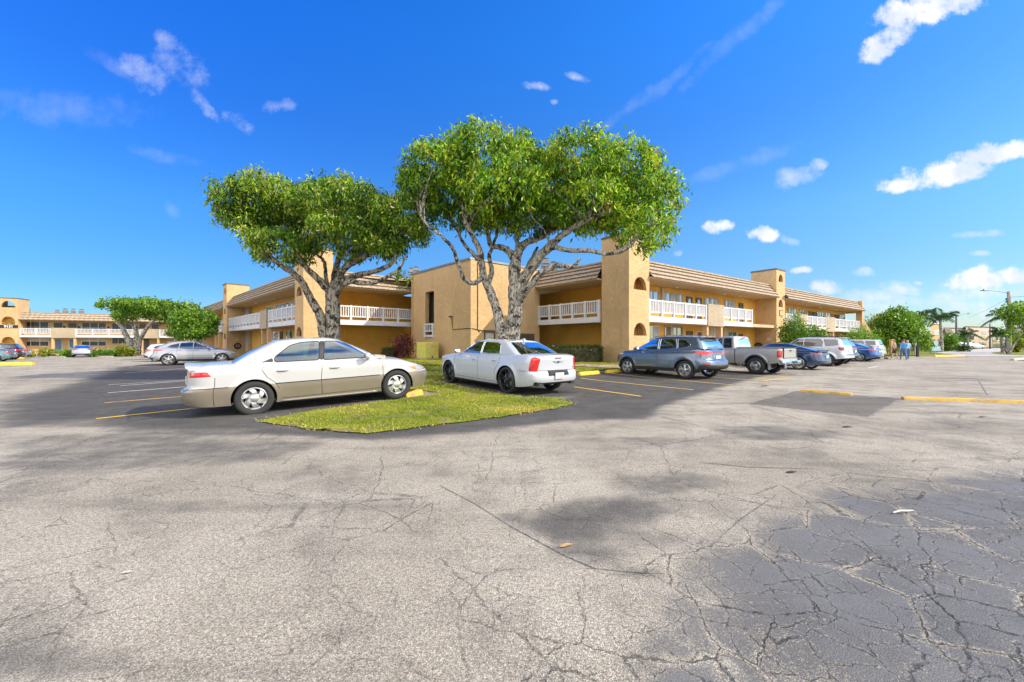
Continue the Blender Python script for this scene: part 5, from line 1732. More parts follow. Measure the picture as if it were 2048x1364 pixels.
def place(e, rear, front_dir_deg, scale=1.0, wheel_base_x=None, pitch=0, z=None):
    """put the car so that its left or right rear wheel contact stands on `rear`; heading in degrees from +X"""
    a = R(front_dir_deg)
    e.rotation_euler = (0, -pitch, a); e.scale = (scale,) * 3
    lx, ly = wheel_base_x
    p = Vector((lx * math.cos(a) - ly * math.sin(a), lx * math.sin(a) + ly * math.cos(a))) * scale
    zz = rear[2] if len(rear) > 2 else gz(rear[0], rear[1])
    e.location = (rear[0] - p.x, rear[1] - p.y, (zz if z is None else z) - lx * math.sin(pitch) * scale)
M['p_white'] = paint('paint_white', (.44, .44, .43), 0, .3)
M['p_beige'] = paint('paint_beige', (.22, .19, .14), .35, .35)
M['p_white2'] = paint('paint_pearl_white', (.47, .49, .53), .05, .22)
M['p_bluegrey'] = paint('paint_blue_grey', (.14, .185, .25), .55, .25)
M['p_grey'] = paint('paint_silver_grey', (.46, .45, .43), .5, .35)
M['p_navy'] = paint('paint_navy', (.025, .05, .11), .4, .2)
M['p_silver'] = paint('paint_silver', (.36, .37, .39), .6, .28)
M['p_ice'] = paint('paint_ice_white', (.60, .62, .66), .2, .25)
M['p_char'] = paint('paint_charcoal', (.03, .035, .04), .3, .25)
M['p_blue'] = paint('paint_blue', (.03, .10, .30), .45, .22)
M['p_teal'] = paint('paint_grey_teal', (.12, .22, .25), .5, .28)

CAMRY = dict(name='sedan', label='white over beige older four door sedan with small boot spoiler, parked nearest the camera', cat='car',
    x0=-2.44, x1=2.27, W=.885, xr=-1.335, xf=1.335, Rw=.322, Ra=.362, tw=.205, rim=.195, inset=.025, cell=.026, style=('curved', 6, .10, .42), nseg=48,
    r0=.62, r1=.95, n0=3.8, n1=2.8, tp0=.05, tp1=.06,
    bot=[(-2.44, .31), (-2.1, .25), (-1.7, .235), (-.9, .20), (.9, .19), (1.7, .20), (2.27, .26)],
    sh=[(-2.44, .975), (-2.2, .985), (-1.5, .975), (-.8, .955), (0, .94), (.7, .925), (1.05, .91), (1.6, .845), (2.0, .765), (2.27, .69)],
    rearw=[(.2, .10), (.30, .03), (.42, .0), (.54, .0), (.60, .085), (.75, .10), (.9, .12), (1.0, .17)],
    frontw=[(.2, .10), (.34, .02), (.45, .0), (.56, .02), (.62, .06), (.72, .14), (.85, .3)],
    crown=[(-2.44, .0), (-2.1, .03), (.9, .05), (1.7, .05), (2.27, .02)], shr=.085, flare=.012,
    paint='p_white', paint2='p_beige', low=(.57, .585), sill=.215, seal=.010, crease=[(.86, .80, .008, -2.2, 1.9)],
    gh=dict(bx0=-1.72, bx1=1.16, Wb=.79, tx0=-.98, tx1=.26, Wt=.575, zr=[(-.98, 1.365), (-.5, 1.40), (0, 1.395), (.26, 1.355)], crown=.03, bulge=.028, fbulge=.06,
            win=[('side_window', [(.80, .965), (.33, 1.29), (.16, 1.335), (-.07, 1.345), (-.13, .965)], 'gteal', .04),
                 ('side_window', [(-.215, .968), (-.165, 1.345), (-.50, 1.335), (-.70, 1.285), (-.98, 1.07), (-.985, .975)], 'gteal', .05),
                 ('quarter_panel', [(-1.01, .978), (-1.005, 1.06), (-1.19, .985)], 'trimpanel', .01), ('pillar', [(-.135, .97), (-.075, 1.345), (-.16, 1.345), (-.21, .97)], 'trimpanel', .004)],
            ends=[('rear_window', 'rear', [(-.1, .995), (.70, .985), (.49, 1.325), (-.1, 1.345)], 'gteal'), ('windscreen', 'front', [(-.1, .96), (.70, .95), (.50, 1.32), (-.1, 1.35)], 'gteal')]),
    panels=[('tail_light', 'r', [(.66, .772), (1.10, .782), (1.04, .865), (.66, .868)], 'redl', 1, .015), ('indicator_light', 'r', [(.52, .775), (.66, .772), (.66, .868), (.52, .866)], 'amber', 1, .005),
            ('reversing_light', 'r', [(.30, .778), (.52, .775), (.52, .866), (.30, .862)], 'clear', 1, .005),
            ('headlight', 'f', [(.38, .60), (1.02, .615), (1.18, .70), (1.05, .725), (.38, .69)], 'clear', 1, .02), ('corner_lamp', 'f', [(.92, .62), (1.04, .625), (1.17, .695), (.96, .70)], 'amber', 1, .01)],
    gaps=[[(.98, .915), (1.03, .75), (1.03, .40), (1.01, .30)], [(-.165, .95), (-.20, .6), (-.19, .28)], [(-1.16, .965), (-1.19, .83), (-1.12, .70), (-1.0, .60), (-.93, .48)], [(1.01, .295), (-.9, .285)],
          [(-1.93, .755), (-1.95, .25)], [(1.80, .60), (2.2, .62)]],
    mould=[([(-.98, .575), (.95, .575)], .009, 'trim'), ([(-2.36, .572), (-1.72, .573)], .007, 'trim'), ([(.98, .575), (.985, .575)], .006, 'trim'), ([(-.9, .235), (.9, .225)], .022, 'p_beige')],
    handles=[(.06, .80), (-.86, .81)], mirror=(.70, .96, 1.0), dark_recess=False, seats=[(-.05, 1.10), (-.85, 1.07)], seatm='seatl', wheel=(.42, .96))

C300 = dict(name='sedan', label='pearl white sedan with black wheels and tall red tail lights, parked beside the grass', cat='car',
    x0=-2.62, x1=2.40, W=.945, xr=-1.525, xf=1.525, Rw=.366, Ra=.405, tw=.245, rim=.272, inset=.015, cell=.028, style=('split', 5, .05, .30), nseg=48, rimm='alloyd',
    r0=.55, r1=.7, n0=4.2, n1=3.6, tp0=.06, tp1=.05,
    bot=[(-2.62, .33), (-2.3, .26), (-1.9, .22), (-.9, .19), (1.0, .18), (2.0, .18), (2.40, .22)],
    sh=[(-2.62, 1.045), (-2.35, 1.07), (-1.7, 1.065), (-.9, 1.04), (0, 1.015), (1.1, .985), (1.8, .94), (2.40, .87)],
    rearw=[(.2, .14), (.32, .05), (.45, .0), (.60, .01), (.66, .055), (.85, .05), (.98, .04), (1.05, .06)],
    frontw=[(.2, .06), (.4, .0), (.6, .0), (.8, .03), (.95, .10)],
    crown=[(-2.62, .015), (-2.2, .03), (1.0, .04), (2.40, .03)], shr=.06, flare=.022, crease=[(.93, .86, .014, -2.3, 2.1)],
    paint='p_white2', sill=.23, sealchrome=True, seal=.008,
    gh=dict(bx0=-1.93, bx1=1.28, Wb=.815, tx0=-1.18, tx1=.36, Wt=.60, zr=[(-1.18, 1.41), (-.6, 1.445), (0, 1.445), (.36, 1.405)], crown=.03, bulge=.02, fbulge=.05,
            win=[('side_window', [(.86, 1.035), (.42, 1.34), (.22, 1.385), (-.10, 1.395), (-.13, 1.045)], 'gmid', .03), ('side_window', [(-.20, 1.048), (-.17, 1.395), (-.76, 1.385), (-.98, 1.32), (-1.10, 1.075)], 'gmid', .05)],
            ends=[('rear_window', 'rear', [(-.1, 1.085), (.70, 1.08), (.53, 1.385), (-.1, 1.40)], 'gmid'), ('windscreen', 'front', [(-.1, 1.03), (.73, 1.02), (.54, 1.38), (-.1, 1.40)], 'gclear')]),
    panels=[('tail_light', 'r', [(.68, .655), (.93, .66), (.90, 1.0), (.80, 1.03), (.63, .985)], 'redl', 1, .03), ('headlight', 'f', [(.5, .66), (1.1, .66), (1.15, .80), (.5, .80)], 'clear', 1, .03),
            ('lower_diffuser', 'r', [(-.1, .20), (.82, .20), (.80, .40), (.70, .385), (-.1, .36)], 'trim', 0, .02), ('grille', 'f', [(-.1, .5), (.4, .5), (.45, .82), (-.1, .82)], 'trim', 0, .03)],
    gaps=[[(1.10, .985), (1.17, .8), (1.17, .32)], [(-.165, 1.02), (-.18, .7), (-.17, .27)], [(-1.20, 1.04), (-1.22, .85), (-1.12, .72), (-1.03, .62), (-1.0, .5)], [(1.16, .31), (-1.0, .29)], [(-2.05, .66), (-2.4, .655)]],
    handles=[(.02, .86), (-.98, .88)], mirror=(.80, 1.05, 1.09), mm='chrome', seats=[(0, 1.18), (-.95, 1.14)], seatm='seatl', wheel=(.48, 1.02))

SPORT = dict(name='crossover', label='blue grey compact crossover with two tone alloy wheels, first car right of the tree trunk', cat='car',
    x0=-2.22, x1=2.20, W=.925, xr=-1.335, xf=1.335, Rw=.345, Ra=.385, tw=.225, rim=.228, inset=.02, cell=.034, style=('vee', 5, .04, .20), nseg=40,
    r0=.60, r1=.80, n0=3.6, n1=3.0, tp0=.07, tp1=.07,
    bot=[(-2.22, .40), (-1.9, .33), (-1.2, .27), (1.2, .26), (1.8, .28), (2.20, .33)],
    sh=[(-2.22, 1.10), (-1.9, 1.15), (-1.2, 1.13), (-.3, 1.075), (.6, 1.045), (1.15, 1.03), (1.8, .97), (2.20, .86)],
    rearw=[(.3, .14), (.42, .02), (.55, .0), (.66, .02), (.75, .10), (.95, .12), (1.15, .16)], frontw=[(.3, .10), (.45, .02), (.6, .0), (.8, .05), (1.0, .2)],
    crown=[(-2.22, .02), (1, .06), (2.2, .03)], shr=.07, flare=.024, crease=[(.98, .90, .016, -2.0, 1.9)],
    paint='p_bluegrey', sill=.40, clad=.055, seal=.009, sealchrome=True,
    gh=dict(bx0=-2.01, bx1=1.22, Wb=.80, tx0=-1.72, tx1=.22, Wt=.60, zr=[(-1.72, 1.545), (-1.1, 1.585), (-.3, 1.60), (.22, 1.55)], crown=.035, bulge=.02, br0=.3,
            win=[('side_window', [(.84, 1.075), (.40, 1.42), (.22, 1.485), (-.10, 1.51), (-.12, 1.09)], 'gclear', .04), ('side_window', [(-.19, 1.095), (-.18, 1.51), (-.86, 1.49), (-.95, 1.135)], 'gdark', .03),
                 ('quarter_window', [(-1.00, 1.14), (-.93, 1.485), (-1.25, 1.45), (-1.50, 1.28), (-1.45, 1.22)], 'gdark', .04)],
            ends=[('rear_window', 'rear', [(-.1, 1.19), (.66, 1.20), (.58, 1.46), (-.1, 1.49)], 'gmid'), ('windscreen', 'front', [(-.1, 1.06), (.72, 1.05), (.53, 1.50), (-.1, 1.53)], 'gclear')]),
    panels=[('tail_light', 'r', [(.35, .955), (.7, .90), (.9, .90), (1.30, 1.03), (1.2, 1.045), (.35, 1.04)], 'redl', 1, .015), ('light_bar', 'r', [(-.1, .985), (.35, .975), (.35, 1.035), (-.1, 1.035)], 'redd', 0, .005),
            ('lower_bumper', 'r', [(-.1, .30), (1.1, .30), (1.0, .55), (.7, .55), (-.1, .50)], 'trim', 0, .03), ('rear_reflector', 'r', [(.62, .555), (.88, .555), (.85, .62), (.62, .61)], 'redd', 1, .01),
            ('headlight', 'f', [(.5, .80), (1.2, .86), (1.3, .93), (.5, .90)], 'clear', 1, .02)],
    gaps=[[(1.0, 1.03), (1.06, .85), (1.05, .42)], [(-.155, 1.08), (-.17, .42)], [(-1.03, 1.13), (-1.05, .9), (-.95, .72), (-.93, .5)]],
    mould=[([(-1.5, 1.50), (.1, 1.545)], .001, 'trim')], handles=[(.02, .97), (-.88, 1.0)], mirror=(.74, 1.0, 1.13), seats=[(0, 1.30), (-.8, 1.28)], seatm='seat', wheel=(.45, 1.12))

PICK = dict(name='pickup_truck', label='silver grey extended cab pickup truck with open bed and chrome rear bumper', cat='pickup truck',
    x0=-2.62, x1=2.45, W=.885, xr=-1.60, xf=1.60, Rw=.375, Ra=.43, tw=.26, rim=.20, inset=-.03, cell=.036, style=('plain', 3, .13, .75), nseg=36,
    r0=.16, r1=.55, n0=4.5, n1=4.0, tp0=.0, tp1=.05,
    bot=[(-2.62, .56), (-2.3, .50), (-1.0, .44), (1.1, .42), (2.0, .42), (2.45, .46)],
    sh=[(-2.62, 1.17), (-2.3, 1.175), (-.80, 1.175), (-.66, 1.14), (.3, 1.12), (1.1, 1.11), (1.9, 1.06), (2.45, .98)],
    vprof=[(.4, .94), (.6, .985), (.85, 1), (1.05, .985), (1.2, .965)], shr=.06, flare=.045,
    crown=[(-2.62, .0), (1, .05), (2.45, .03)], bed=(-2.56, -.76, .72),
    paint='p_grey', sill=.46, clad=.07, seal=.010,
    gh=dict(bx0=-.70, bx1=1.12, Wb=.80, tx0=-.60, tx1=.20, Wt=.66, zr=[(-.60, 1.665), (-.2, 1.69), (.20, 1.655)], crown=.03, bulge=.015, br0=.10, tr0=.12, fbulge=.03,
            zb=[(-.70, 1.13), (.3, 1.12), (1.12, 1.10)],
            win=[('side_window', [(.74, 1.15), (.28, 1.57), (.20, 1.60), (-.03, 1.61), (-.05, 1.15)], 'gmid', .03), ('side_window', [(-.13, 1.16), (-.12, 1.61), (-.47, 1.60), (-.52, 1.17)], 'gdark', .04)],
            ends=[('rear_window', 'rear', [(-.1, 1.23), (.60, 1.23), (.57, 1.57), (-.1, 1.58)], 'gdark'), ('windscreen', 'front', [(-.1, 1.14), (.70, 1.14), (.58, 1.60), (-.1, 1.62)], 'gclear')]),
    panels=[('tail_light', 'r', [(.74, .76), (.98, .765), (.98, 1.06), (.74, 1.06)], 'redl', 1, .02), ('headlight', 'f', [(.5, .76), (1.0, .76), (1.0, .92), (.5, .92)], 'clear', 1, .02)],
    gaps=[[(.93, 1.11), (.98, .9), (.95, .45)], [(-.10, 1.12), (-.12, .45)], [(-.70, 1.15), (-.705, .46)], [(-.69, 1.15), (-.695, .46)], [(-.71, 1.15), (-.715, .46)]],
    gapw=.009, handles=[(.03, .98)], hm='trim', mirror=(.66, .99, 1.22), mm='trim', seats=[(0, 1.42)], wheel=(.42, 1.2))

FAST = dict(name='fastback_car', label='dark navy fastback car with mesh style wheels, between the pickup and the pale off-road SUV', cat='car',
    x0=-2.52, x1=2.44, W=.96, xr=-1.48, xf=1.48, Rw=.352, Ra=.388, tw=.25, rim=.262, inset=.015, cell=.045, style=('vee', 7, .022, .16), nseg=32,
    r0=.7, r1=.8, n0=3.2, n1=2.8, tp0=.07, tp1=.07,
    bot=[(-2.52, .32), (-2.1, .24), (-1, .17), (1.5, .17), (2.44, .22)],
    sh=[(-2.52, .93), (-2.3, .985), (-1.6, 1.0), (-.5, .96), (.5, .93), (1.2, .90), (1.9, .80), (2.44, .62)],
    rearw=[(.2, .12), (.35, .02), (.5, 0), (.6, .03), (.75, .08), (1.0, .1)], frontw=[(.2, .05), (.4, 0), (.6, .1), (.8, .25)], crown=[(-2.52, .02), (2.4, .05)], shr=.10, flare=.02,
    paint='p_navy', sill=.22, seal=.006,
    gh=dict(bx0=-2.36, bx1=1.35, Wb=.80, tx0=-.95, tx1=.18, Wt=.56, zr=[(-.95, 1.36), (-.4, 1.405), (.18, 1.375)], crown=.03, bulge=.02, fbulge=.10, rb=.9, pm=0,
            win=[('side_window', [(.82, .96), (.25, 1.30), (-.05, 1.345), (-.08, .975)], 'gdark', .03), ('side_window', [(-.14, .98), (-.12, 1.345), (-.7, 1.31), (-1.3, 1.09), (-1.2, 1.03)], 'gdark', .03)],
            ends=[('rear_window', 'rear', [(-.1, 1.08), (.62, 1.07), (.48, 1.34), (-.1, 1.37)], 'gdark'), ('windscreen', 'front', [(-.1, .98), (.70, .97), (.5, 1.33), (-.1, 1.36)], 'gdark')]),
    panels=[('tail_light', 'r', [(.40, .80), (.9, .83), (1.2, .90), (1.15, .94), (.40, .89)], 'redd', 1, .01), ('number_plate_recess', 'r', [(-.1, .62), (.42, .62), (.46, .76), (-.1, .76)], 'trim', 0, .02), ('lower_bumper', 'r', [(-.1, .25), (.7, .25), (.7, .36), (-.1, .36)], 'trim', 0, .02)],
    gaps=[[(-.12, .97), (-.14, .3)], [(.95, .92), (1.02, .4)]], handles=[(.05, .84), (-.9, .87)], hm='chrome', mirror=(.68, .98, 1.02), seats=[(0, 1.12)])

RUN = dict(name='off_road_suv', label='pale silver white boxy off-road SUV with roof rails, next to the navy fastback', cat='car',
    x0=-2.30, x1=2.42, W=.95, xr=-1.395, xf=1.395, Rw=.39, Ra=.44, tw=.26, rim=.235, inset=.0, cell=.042, style=('split', 6, .05, .2), nseg=32, rimm='alloyd',
    r0=.35, r1=.6, n0=4.5, n1=3.6, tp0=.04, tp1=.06,
    bot=[(-2.30, .52), (-1.9, .44), (-1, .40), (1.3, .38), (2.42, .46)],
    sh=[(-2.30, 1.20), (-1.5, 1.215), (-.2, 1.20), (.7, 1.17), (1.2, 1.15), (2.0, 1.10), (2.42, 1.0)],
    vprof=[(.35, .95), (.6, 1), (.95, 1), (1.1, .985), (1.25, .965)], rearw=[(.4, .05), (.5, -.04), (.72, -.04), (.78, .03), (1.2, .06)], frontw=[(.4, .08), (.6, 0), (.9, .03), (1.1, .1)],
    crown=[(-2.3, .01), (2.4, .04)], shr=.07, flare=.04, paint='p_ice', sill=.46, seal=.008,
    gh=dict(bx0=-2.19, bx1=1.16, Wb=.84, tx0=-1.98, tx1=.30, Wt=.68, zr=[(-1.98, 1.73), (-1.2, 1.775), (0, 1.775), (.30, 1.73)], crown=.03, bulge=.012, br0=.22, tr0=.2, rb=.2,
            win=[('side_window', [(.78, 1.21), (.40, 1.58), (.25, 1.655), (-.10, 1.68), (-.11, 1.22)], 'gmid', .03), ('side_window', [(-.17, 1.225), (-.16, 1.68), (-1.02, 1.675), (-1.16, 1.50), (-1.12, 1.235)], 'gdark', .03),
                 ('quarter_window', [(-1.30, 1.26), (-1.18, 1.655), (-1.86, 1.63), (-1.93, 1.30)], 'gdark', .04)],
            ends=[('rear_window', 'rear', [(-.1, 1.29), (.68, 1.29), (.60, 1.66), (-.1, 1.68)], 'gmid'), ('windscreen', 'front', [(-.1, 1.2), (.74, 1.2), (.60, 1.65), (-.1, 1.68)], 'gmid')]),
    panels=[('tail_light', 'r', [(.70, .97), (1.02, .97), (1.12, 1.16), (.74, 1.17)], 'redd', 1, .03), ('headlight', 'f', [(.5, .85), (1.0, .85), (1.0, 1.0), (.5, 1.0)], 'clear', 1, .02)],
    gaps=[[(-.14, 1.2), (-.15, .45)], [(1.0, 1.16), (1.02, .5)], [(-1.14, 1.2), (-1.12, .95), (-.96, .75)]], handles=[(.02, 1.08), (-.95, 1.10)], mirror=(.70, 1.08, 1.30), seats=[(0, 1.5)])

SED = dict(name='sedan', label='', cat='car', x0=-2.42, x1=2.40, W=.92, xr=-1.41, xf=1.41, Rw=.33, Ra=.37, tw=.22, rim=.22, inset=.02, cell=.05, style=('vee', 5, .03, .18), nseg=28,
    r0=.6, r1=.8, n0=3.4, n1=3.0, tp0=.07, tp1=.07, bot=[(-2.42, .34), (-2, .25), (-1, .2), (1.5, .2), (2.4, .25)],
    sh=[(-2.42, 1.03), (-2.2, 1.06), (-1.5, 1.05), (-.5, 1.0), (.5, .965), (1.2, .94), (1.9, .85), (2.40, .70)],
    rearw=[(.2, .12), (.35, .02), (.55, 0), (.65, .05), (.8, .08), (1.06, .10)], frontw=[(.2, .05), (.4, 0), (.6, .05), (.8, .2)], crown=[(-2.42, .02), (2.4, .05)], shr=.08, flare=.018,
    paint='p_blue', sill=.24, seal=.007, crease=[(.93, .84, .014, -2.2, 1.9)],
    gh=dict(bx0=-1.98, bx1=1.30, Wb=.80, tx0=-1.0, tx1=.22, Wt=.58, zr=[(-1.0, 1.385), (-.4, 1.43), (.22, 1.395)], crown=.03, bulge=.02, fbulge=.07,
            win=[('side_window', [(.84, 1.0), (.28, 1.33), (-.06, 1.375), (-.09, 1.01)], 'gmid', .03), ('side_window', [(-.15, 1.015), (-.13, 1.375), (-.7, 1.35), (-1.2, 1.13), (-1.12, 1.06)], 'gdark', .03)],
            ends=[('rear_window', 'rear', [(-.1, 1.10), (.66, 1.09), (.49, 1.36), (-.1, 1.385)], 'gmid'), ('windscreen', 'front', [(-.1, 1.0), (.72, .99), (.52, 1.36), (-.1, 1.39)], 'gmid')]),
    panels=[('tail_light', 'r', [(.42, .86), (.95, .83), (1.22, .93), (1.15, .97), (.42, .96)], 'redl', 1, .015), ('headlight', 'f', [(.5, .66), (1.2, .72), (1.25, .8), (.5, .74)], 'clear', 1, .015), ('lower_bumper', 'r', [(-.1, .25), (.8, .25), (.7, .40), (-.1, .36)], 'trim', 0, .02)],
    gaps=[[(-.13, 1.0), (-.15, .3)], [(1.0, .95), (1.05, .35)]], handles=[(.03, .86), (-.9, .89)], mirror=(.70, .99, 1.05), seats=[(0, 1.15)])

FX = dict(SPORT, label='silver coupe styled crossover with many spoke wheels, behind the boot of the two tone sedan', W=.95, x0=-2.40, x1=2.40, xr=-1.44, xf=1.44, Rw=.385, Ra=.425, rim=.272, cell=.045, style=('vee', 6, .03, .12), clad=0, nseg=36,
    bot=[(-2.4, .42), (-1.9, .33), (-1, .26), (1.2, .26), (2.4, .32)], sh=[(-2.40, 1.10), (-2.1, 1.16), (-1.3, 1.14), (-.3, 1.08), (.6, 1.06), (1.2, 1.04), (1.9, .96), (2.40, .80)], paint='p_silver', sealchrome=False,
    gh=dict(bx0=-2.14, bx1=1.28, Wb=.80, tx0=-1.35, tx1=.12, Wt=.59, zr=[(-1.35, 1.55), (-.7, 1.61), (-.2, 1.61), (.12, 1.57)], crown=.03, bulge=.02, fbulge=.08,
            win=[('side_window', [(.80, 1.09), (.22, 1.49), (-.10, 1.535), (-.12, 1.105)], 'gclear', .03), ('side_window', [(-.18, 1.11), (-.16, 1.535), (-.80, 1.50), (-.88, 1.14)], 'gmid', .03), ('quarter_window', [(-.94, 1.15), (-.87, 1.48), (-1.3, 1.35), (-1.5, 1.2)], 'gdark', .03)],
            ends=[('rear_window', 'rear', [(-.1, 1.21), (.66, 1.21), (.52, 1.50), (-.1, 1.53)], 'gdark'), ('windscreen', 'front', [(-.1, 1.06), (.72, 1.05), (.53, 1.50), (-.1, 1.53)], 'gclear')]),
    panels=[('tail_light', 'r', [(.45, .95), (.9, .93), (1.45, 1.02), (1.2, 1.07), (.45, 1.04)], 'redl', 1, .02), ('lower_bumper', 'r', [(-.1, .3), (.95, .3), (.9, .52), (-.1, .46)], 'trim', 0, .03), ('headlight', 'f', [(.5, .74), (1.1, .80), (1.35, .9), (.5, .84)], 'clear', 1, .02)],
    gaps=[[(1.05, 1.04), (1.12, .85), (1.1, .40)], [(-.15, 1.09), (-.17, .40)], [(-1.0, 1.13), (-1.02, .95), (-.95, .72), (-.93, .45)]],
    mould=[], handles=[(.02, .98), (-.85, 1.01)], mirror=(.72, 1.02, 1.14))


def variant(base, **k):
    d = dict(base); d.update(k); return d


def plate(T, z, y=0, w=.30, h=.15, push=.02, pink=False, incl=None):
    p0 = T['on_rear'](y, z, push); e = T['e']
    mb = MB(); mb.box(p0[0] - .008, p0[0] + .01, y - w / 2, y + w / 2, z - h / 2, z + h / 2)
    o = build('number_plate', mb, M['plate'], e, local=True)
    mb = MB()
    mb.box(p0[0] - .010, p0[0] - .007, y - w / 2 + .01, y + w / 2 - .01, z - h / 2 + .008, z - h / 2 + .045)
    build('plate_band', mb, M['platep'] if pink else M['metal'], o, local=True)
    return p0
# ------------------------------------------------------------------ park the vehicles
def loft(mb, secs, m=0, close=True):
    b = len(mb.v); k = len(secs[0])
    for s_ in secs: mb.v += [tuple(p) for p in s_]
    for i in range(len(secs) - 1):
        for j in range(k):
            mb.f.append((b + i * k + j, b + i * k + (j + 1) % k, b + (i + 1) * k + (j + 1) % k, b + (i + 1) * k + j)); mb.m.append(m)
    mb.f.append(tuple(b + j for j in range(k))[::-1]); mb.m.append(m)
    mb.f.append(tuple(b + (len(secs) - 1) * k + j for j in range(k))); mb.m.append(m)


# two tone sedan
T = car(CAMRY); e = T['e']
mb = MB(); secs = []
for i in range(15):
    f = -1 + 2 * i / 14; y = f * .72; drop = .05 * abs(f)**4; zt = 1.018 - drop; xo = .05 * f * f
    secs.append([(-2.365 + xo, y, zt + .010), (-2.33 + xo, y, zt + .018), (-2.12 + xo, y, zt - .01), (-2.11 + xo, y, zt - .06), (-2.31 + xo, y, zt - .07), (-2.37 + xo, y, zt - .012)])
loft(mb, secs); o = build('spoiler', mb, M['p_white'], e, local=True, smooth=True, sharp=R(40)); weld(o, .0005, True)
mb = MB(); mb.tube([(-2.30, -.45, .21), (-2.0, -.45, .22)], .03, 8); build('exhaust', mb, M['metal'], e, local=True, smooth=True)
plate(T, .70, push=.02)
mb = MB(); mb.tube([(.98, .25, .985), (1.05, -.05, 1.0), (.95, -.45, 1.0)], .008, 4); mb.tube([(1.06, -.3, .98), (1.12, -.62, .97)], .008, 4); build('wiper', mb, M['trim'], e, local=True)
WY = CAMRY['W'] - .025
place(e, (-5.07, 7.9, -.035), 34.4, 1.07, (CAMRY['xr'], -WY), pitch=R(2.3))

# pearl white sedan
T = car(C300); e = T['e']; rp = T['rear_patch']; orr = T['on_rear']
rp('plate_recess', -.37, .37, .545, .675, 'gap', .006, n=10, th=.008)
rp('bumper_shadow_strip', -.80, .80, .615, .628, 'gap', .004, n=14, th=.006) if False else None
plate(T, .535, y=0, w=.31, h=.16, push=.03, pink=True)
rp('high_stop_lamp', -.12, .12, .985, 1.005, 'trim', .008, n=4, th=.012)
mb = MB()
for sg in (1, -1):
    for k in range(3):
        a = orr(sg * .03, .895 + .0 * k, .012); b_ = orr(sg * (.19 - .03 * k), .912 - .012 * k, .010)
        mb.tube([a, b_], [.010, .005], 5)
a = orr(0, .895, .016); mb.lathe([(.001, .012), (.03, .01), (.03, -.01)], 12, o=a, axis='x')
build('wing_emblem', mb, M['metal'], e, local=True)
a = orr(-.60, .745, .01); mb = MB(); mb.box(a[0] - .004, a[0] + .004, -.66, -.58, .735, .757); build('badge', mb, M['metal'], e, local=True)
rp('boot_gap', -.66, .66, .675, .683, 'gap', .004, n=14, th=.006)
rp('chrome_strip', -.68, .68, .365, .385, 'metal', .012, n=12, th=.012)
for sg in (1, -1):
    mb = MB(); c = orr(sg * .60, .30, .02); pts = []
    for k in range(12):
        t_ = 2 * PI * k / 12; pts.append((.085 * math.cos(t_), .035 * math.sin(t_)))
    loft(mb, [[(c[0] - .02, c[1] + a_, c[2] + b_) for a_, b_ in pts], [(c[0] + .15, c[1] + a_, c[2] + b_) for a_, b_ in pts]])
    build('exhaust_tip', mb, M['chrome'], e, local=True)
    mb = MB(); mb.poly([(c[0] - .022, c[1] + a_ * .85, c[2] + b_ * .8) for a_, b_ in pts]); build('exhaust_bore', mb, M['gap'], e, local=True)
mb = MB(); mb.hexa([(-1.25, -.02, 1.43), (-1.02, -.03, 1.455), (-1.02, .03, 1.455), (-1.25, .02, 1.43), (-1.22, -.008, 1.50), (-1.17, -.008, 1.50), (-1.17, .008, 1.50), (-1.22, .008, 1.50)])
build('antenna_fin', mb, M['p_white2'], e, local=True)
T['q'] and place(e, (-.18, 11.0, .02), 129, 1.015, (C300['xr'], C300['W'] - .015), pitch=R(1.1))

# blue grey crossover
T = car(SPORT); e = T['e']; rp = T['rear_patch']; orr = T['on_rear']
plate(T, .80, push=.012)
rp('bumper_trim', -.72, .72, .655, .685, 'chrome', .010, n=12, th=.015)
rp('plate_recess', -.32, .32, .73, .875, 'p_bluegrey', .004, n=8, th=.006)
mb = MB(); secs = []
for i in range(13):
    f = -1 + 2 * i / 12; y = f * .57; dz = -.03 * f**4; xo = .10 * f * f
    secs.append([(-1.95 + xo, y, 1.555 + dz), (-1.66, y, 1.60 + dz * .8), (-1.60, y, 1.57 + dz), (-1.93 + xo, y, 1.53 + dz)])
loft(mb, secs); o = build('roof_spoiler', mb, M['p_bluegrey'], e, local=True, smooth=True, sharp=R(40)); weld(o, .0005, True)
mb = MB(); p_ = (-2.0, 0, 1.20); mb.tube([(-1.99, .0, 1.205), (-1.955, -.38, 1.24)], .012, 5); build('rear_wiper', mb, M['trim'], e, local=True)
for sg in (1, -1):
    mb = MB(); mb.tube([(-1.50, sg * .60, 1.575), (-1.42, sg * .615, 1.615), (-.5, sg * .63, 1.635), (.1, sg * .62, 1.60), (.18, sg * .60, 1.57)], .016, 6); build('roof_rail', mb, M['metal'], e, local=True, smooth=True)
place(e, (6.76, 15.7), 124, 1.06, (SPORT['xr'], SPORT['W'] - .02))
SPORTCAR = T

# pickup
T = car(PICK); e = T['e']
mb = MB(); prof = [(-2.60, .46), (-2.74, .48), (-2.78, .56), (-2.76, .64), (-2.60, .66)]
mb_s = [[(x + .06 * abs(f)**3, f * .90, z) for x, z in prof] for f in (-1, -.9, -.5, 0, .5, .9, 1)]
loft(mb, mb_s); build('rear_bumper', mb, M['chrome'], e, local=True, smooth=True, sharp=R(30))
mb = MB(); mb.box(-2.83, -2.775, -.16, .16, .52, .60); build('plate_bracket', mb, M['trim'], e, local=True)
mb = MB(); mb.box(-2.645, -2.60, -.66, .66, .73, .742); mb.box(-2.645, -2.60, -.668, -.655, .74, 1.16); mb.box(-2.645, -2.60, .655, .668, .74, 1.16); build('tailgate_gap', mb, M['gap'], e, local=True)
mb = MB(); mb.box(-2.655, -2.61, -.07, .07, 1.03, 1.075); build('tailgate_handle', mb, M['trim'], e, local=True)
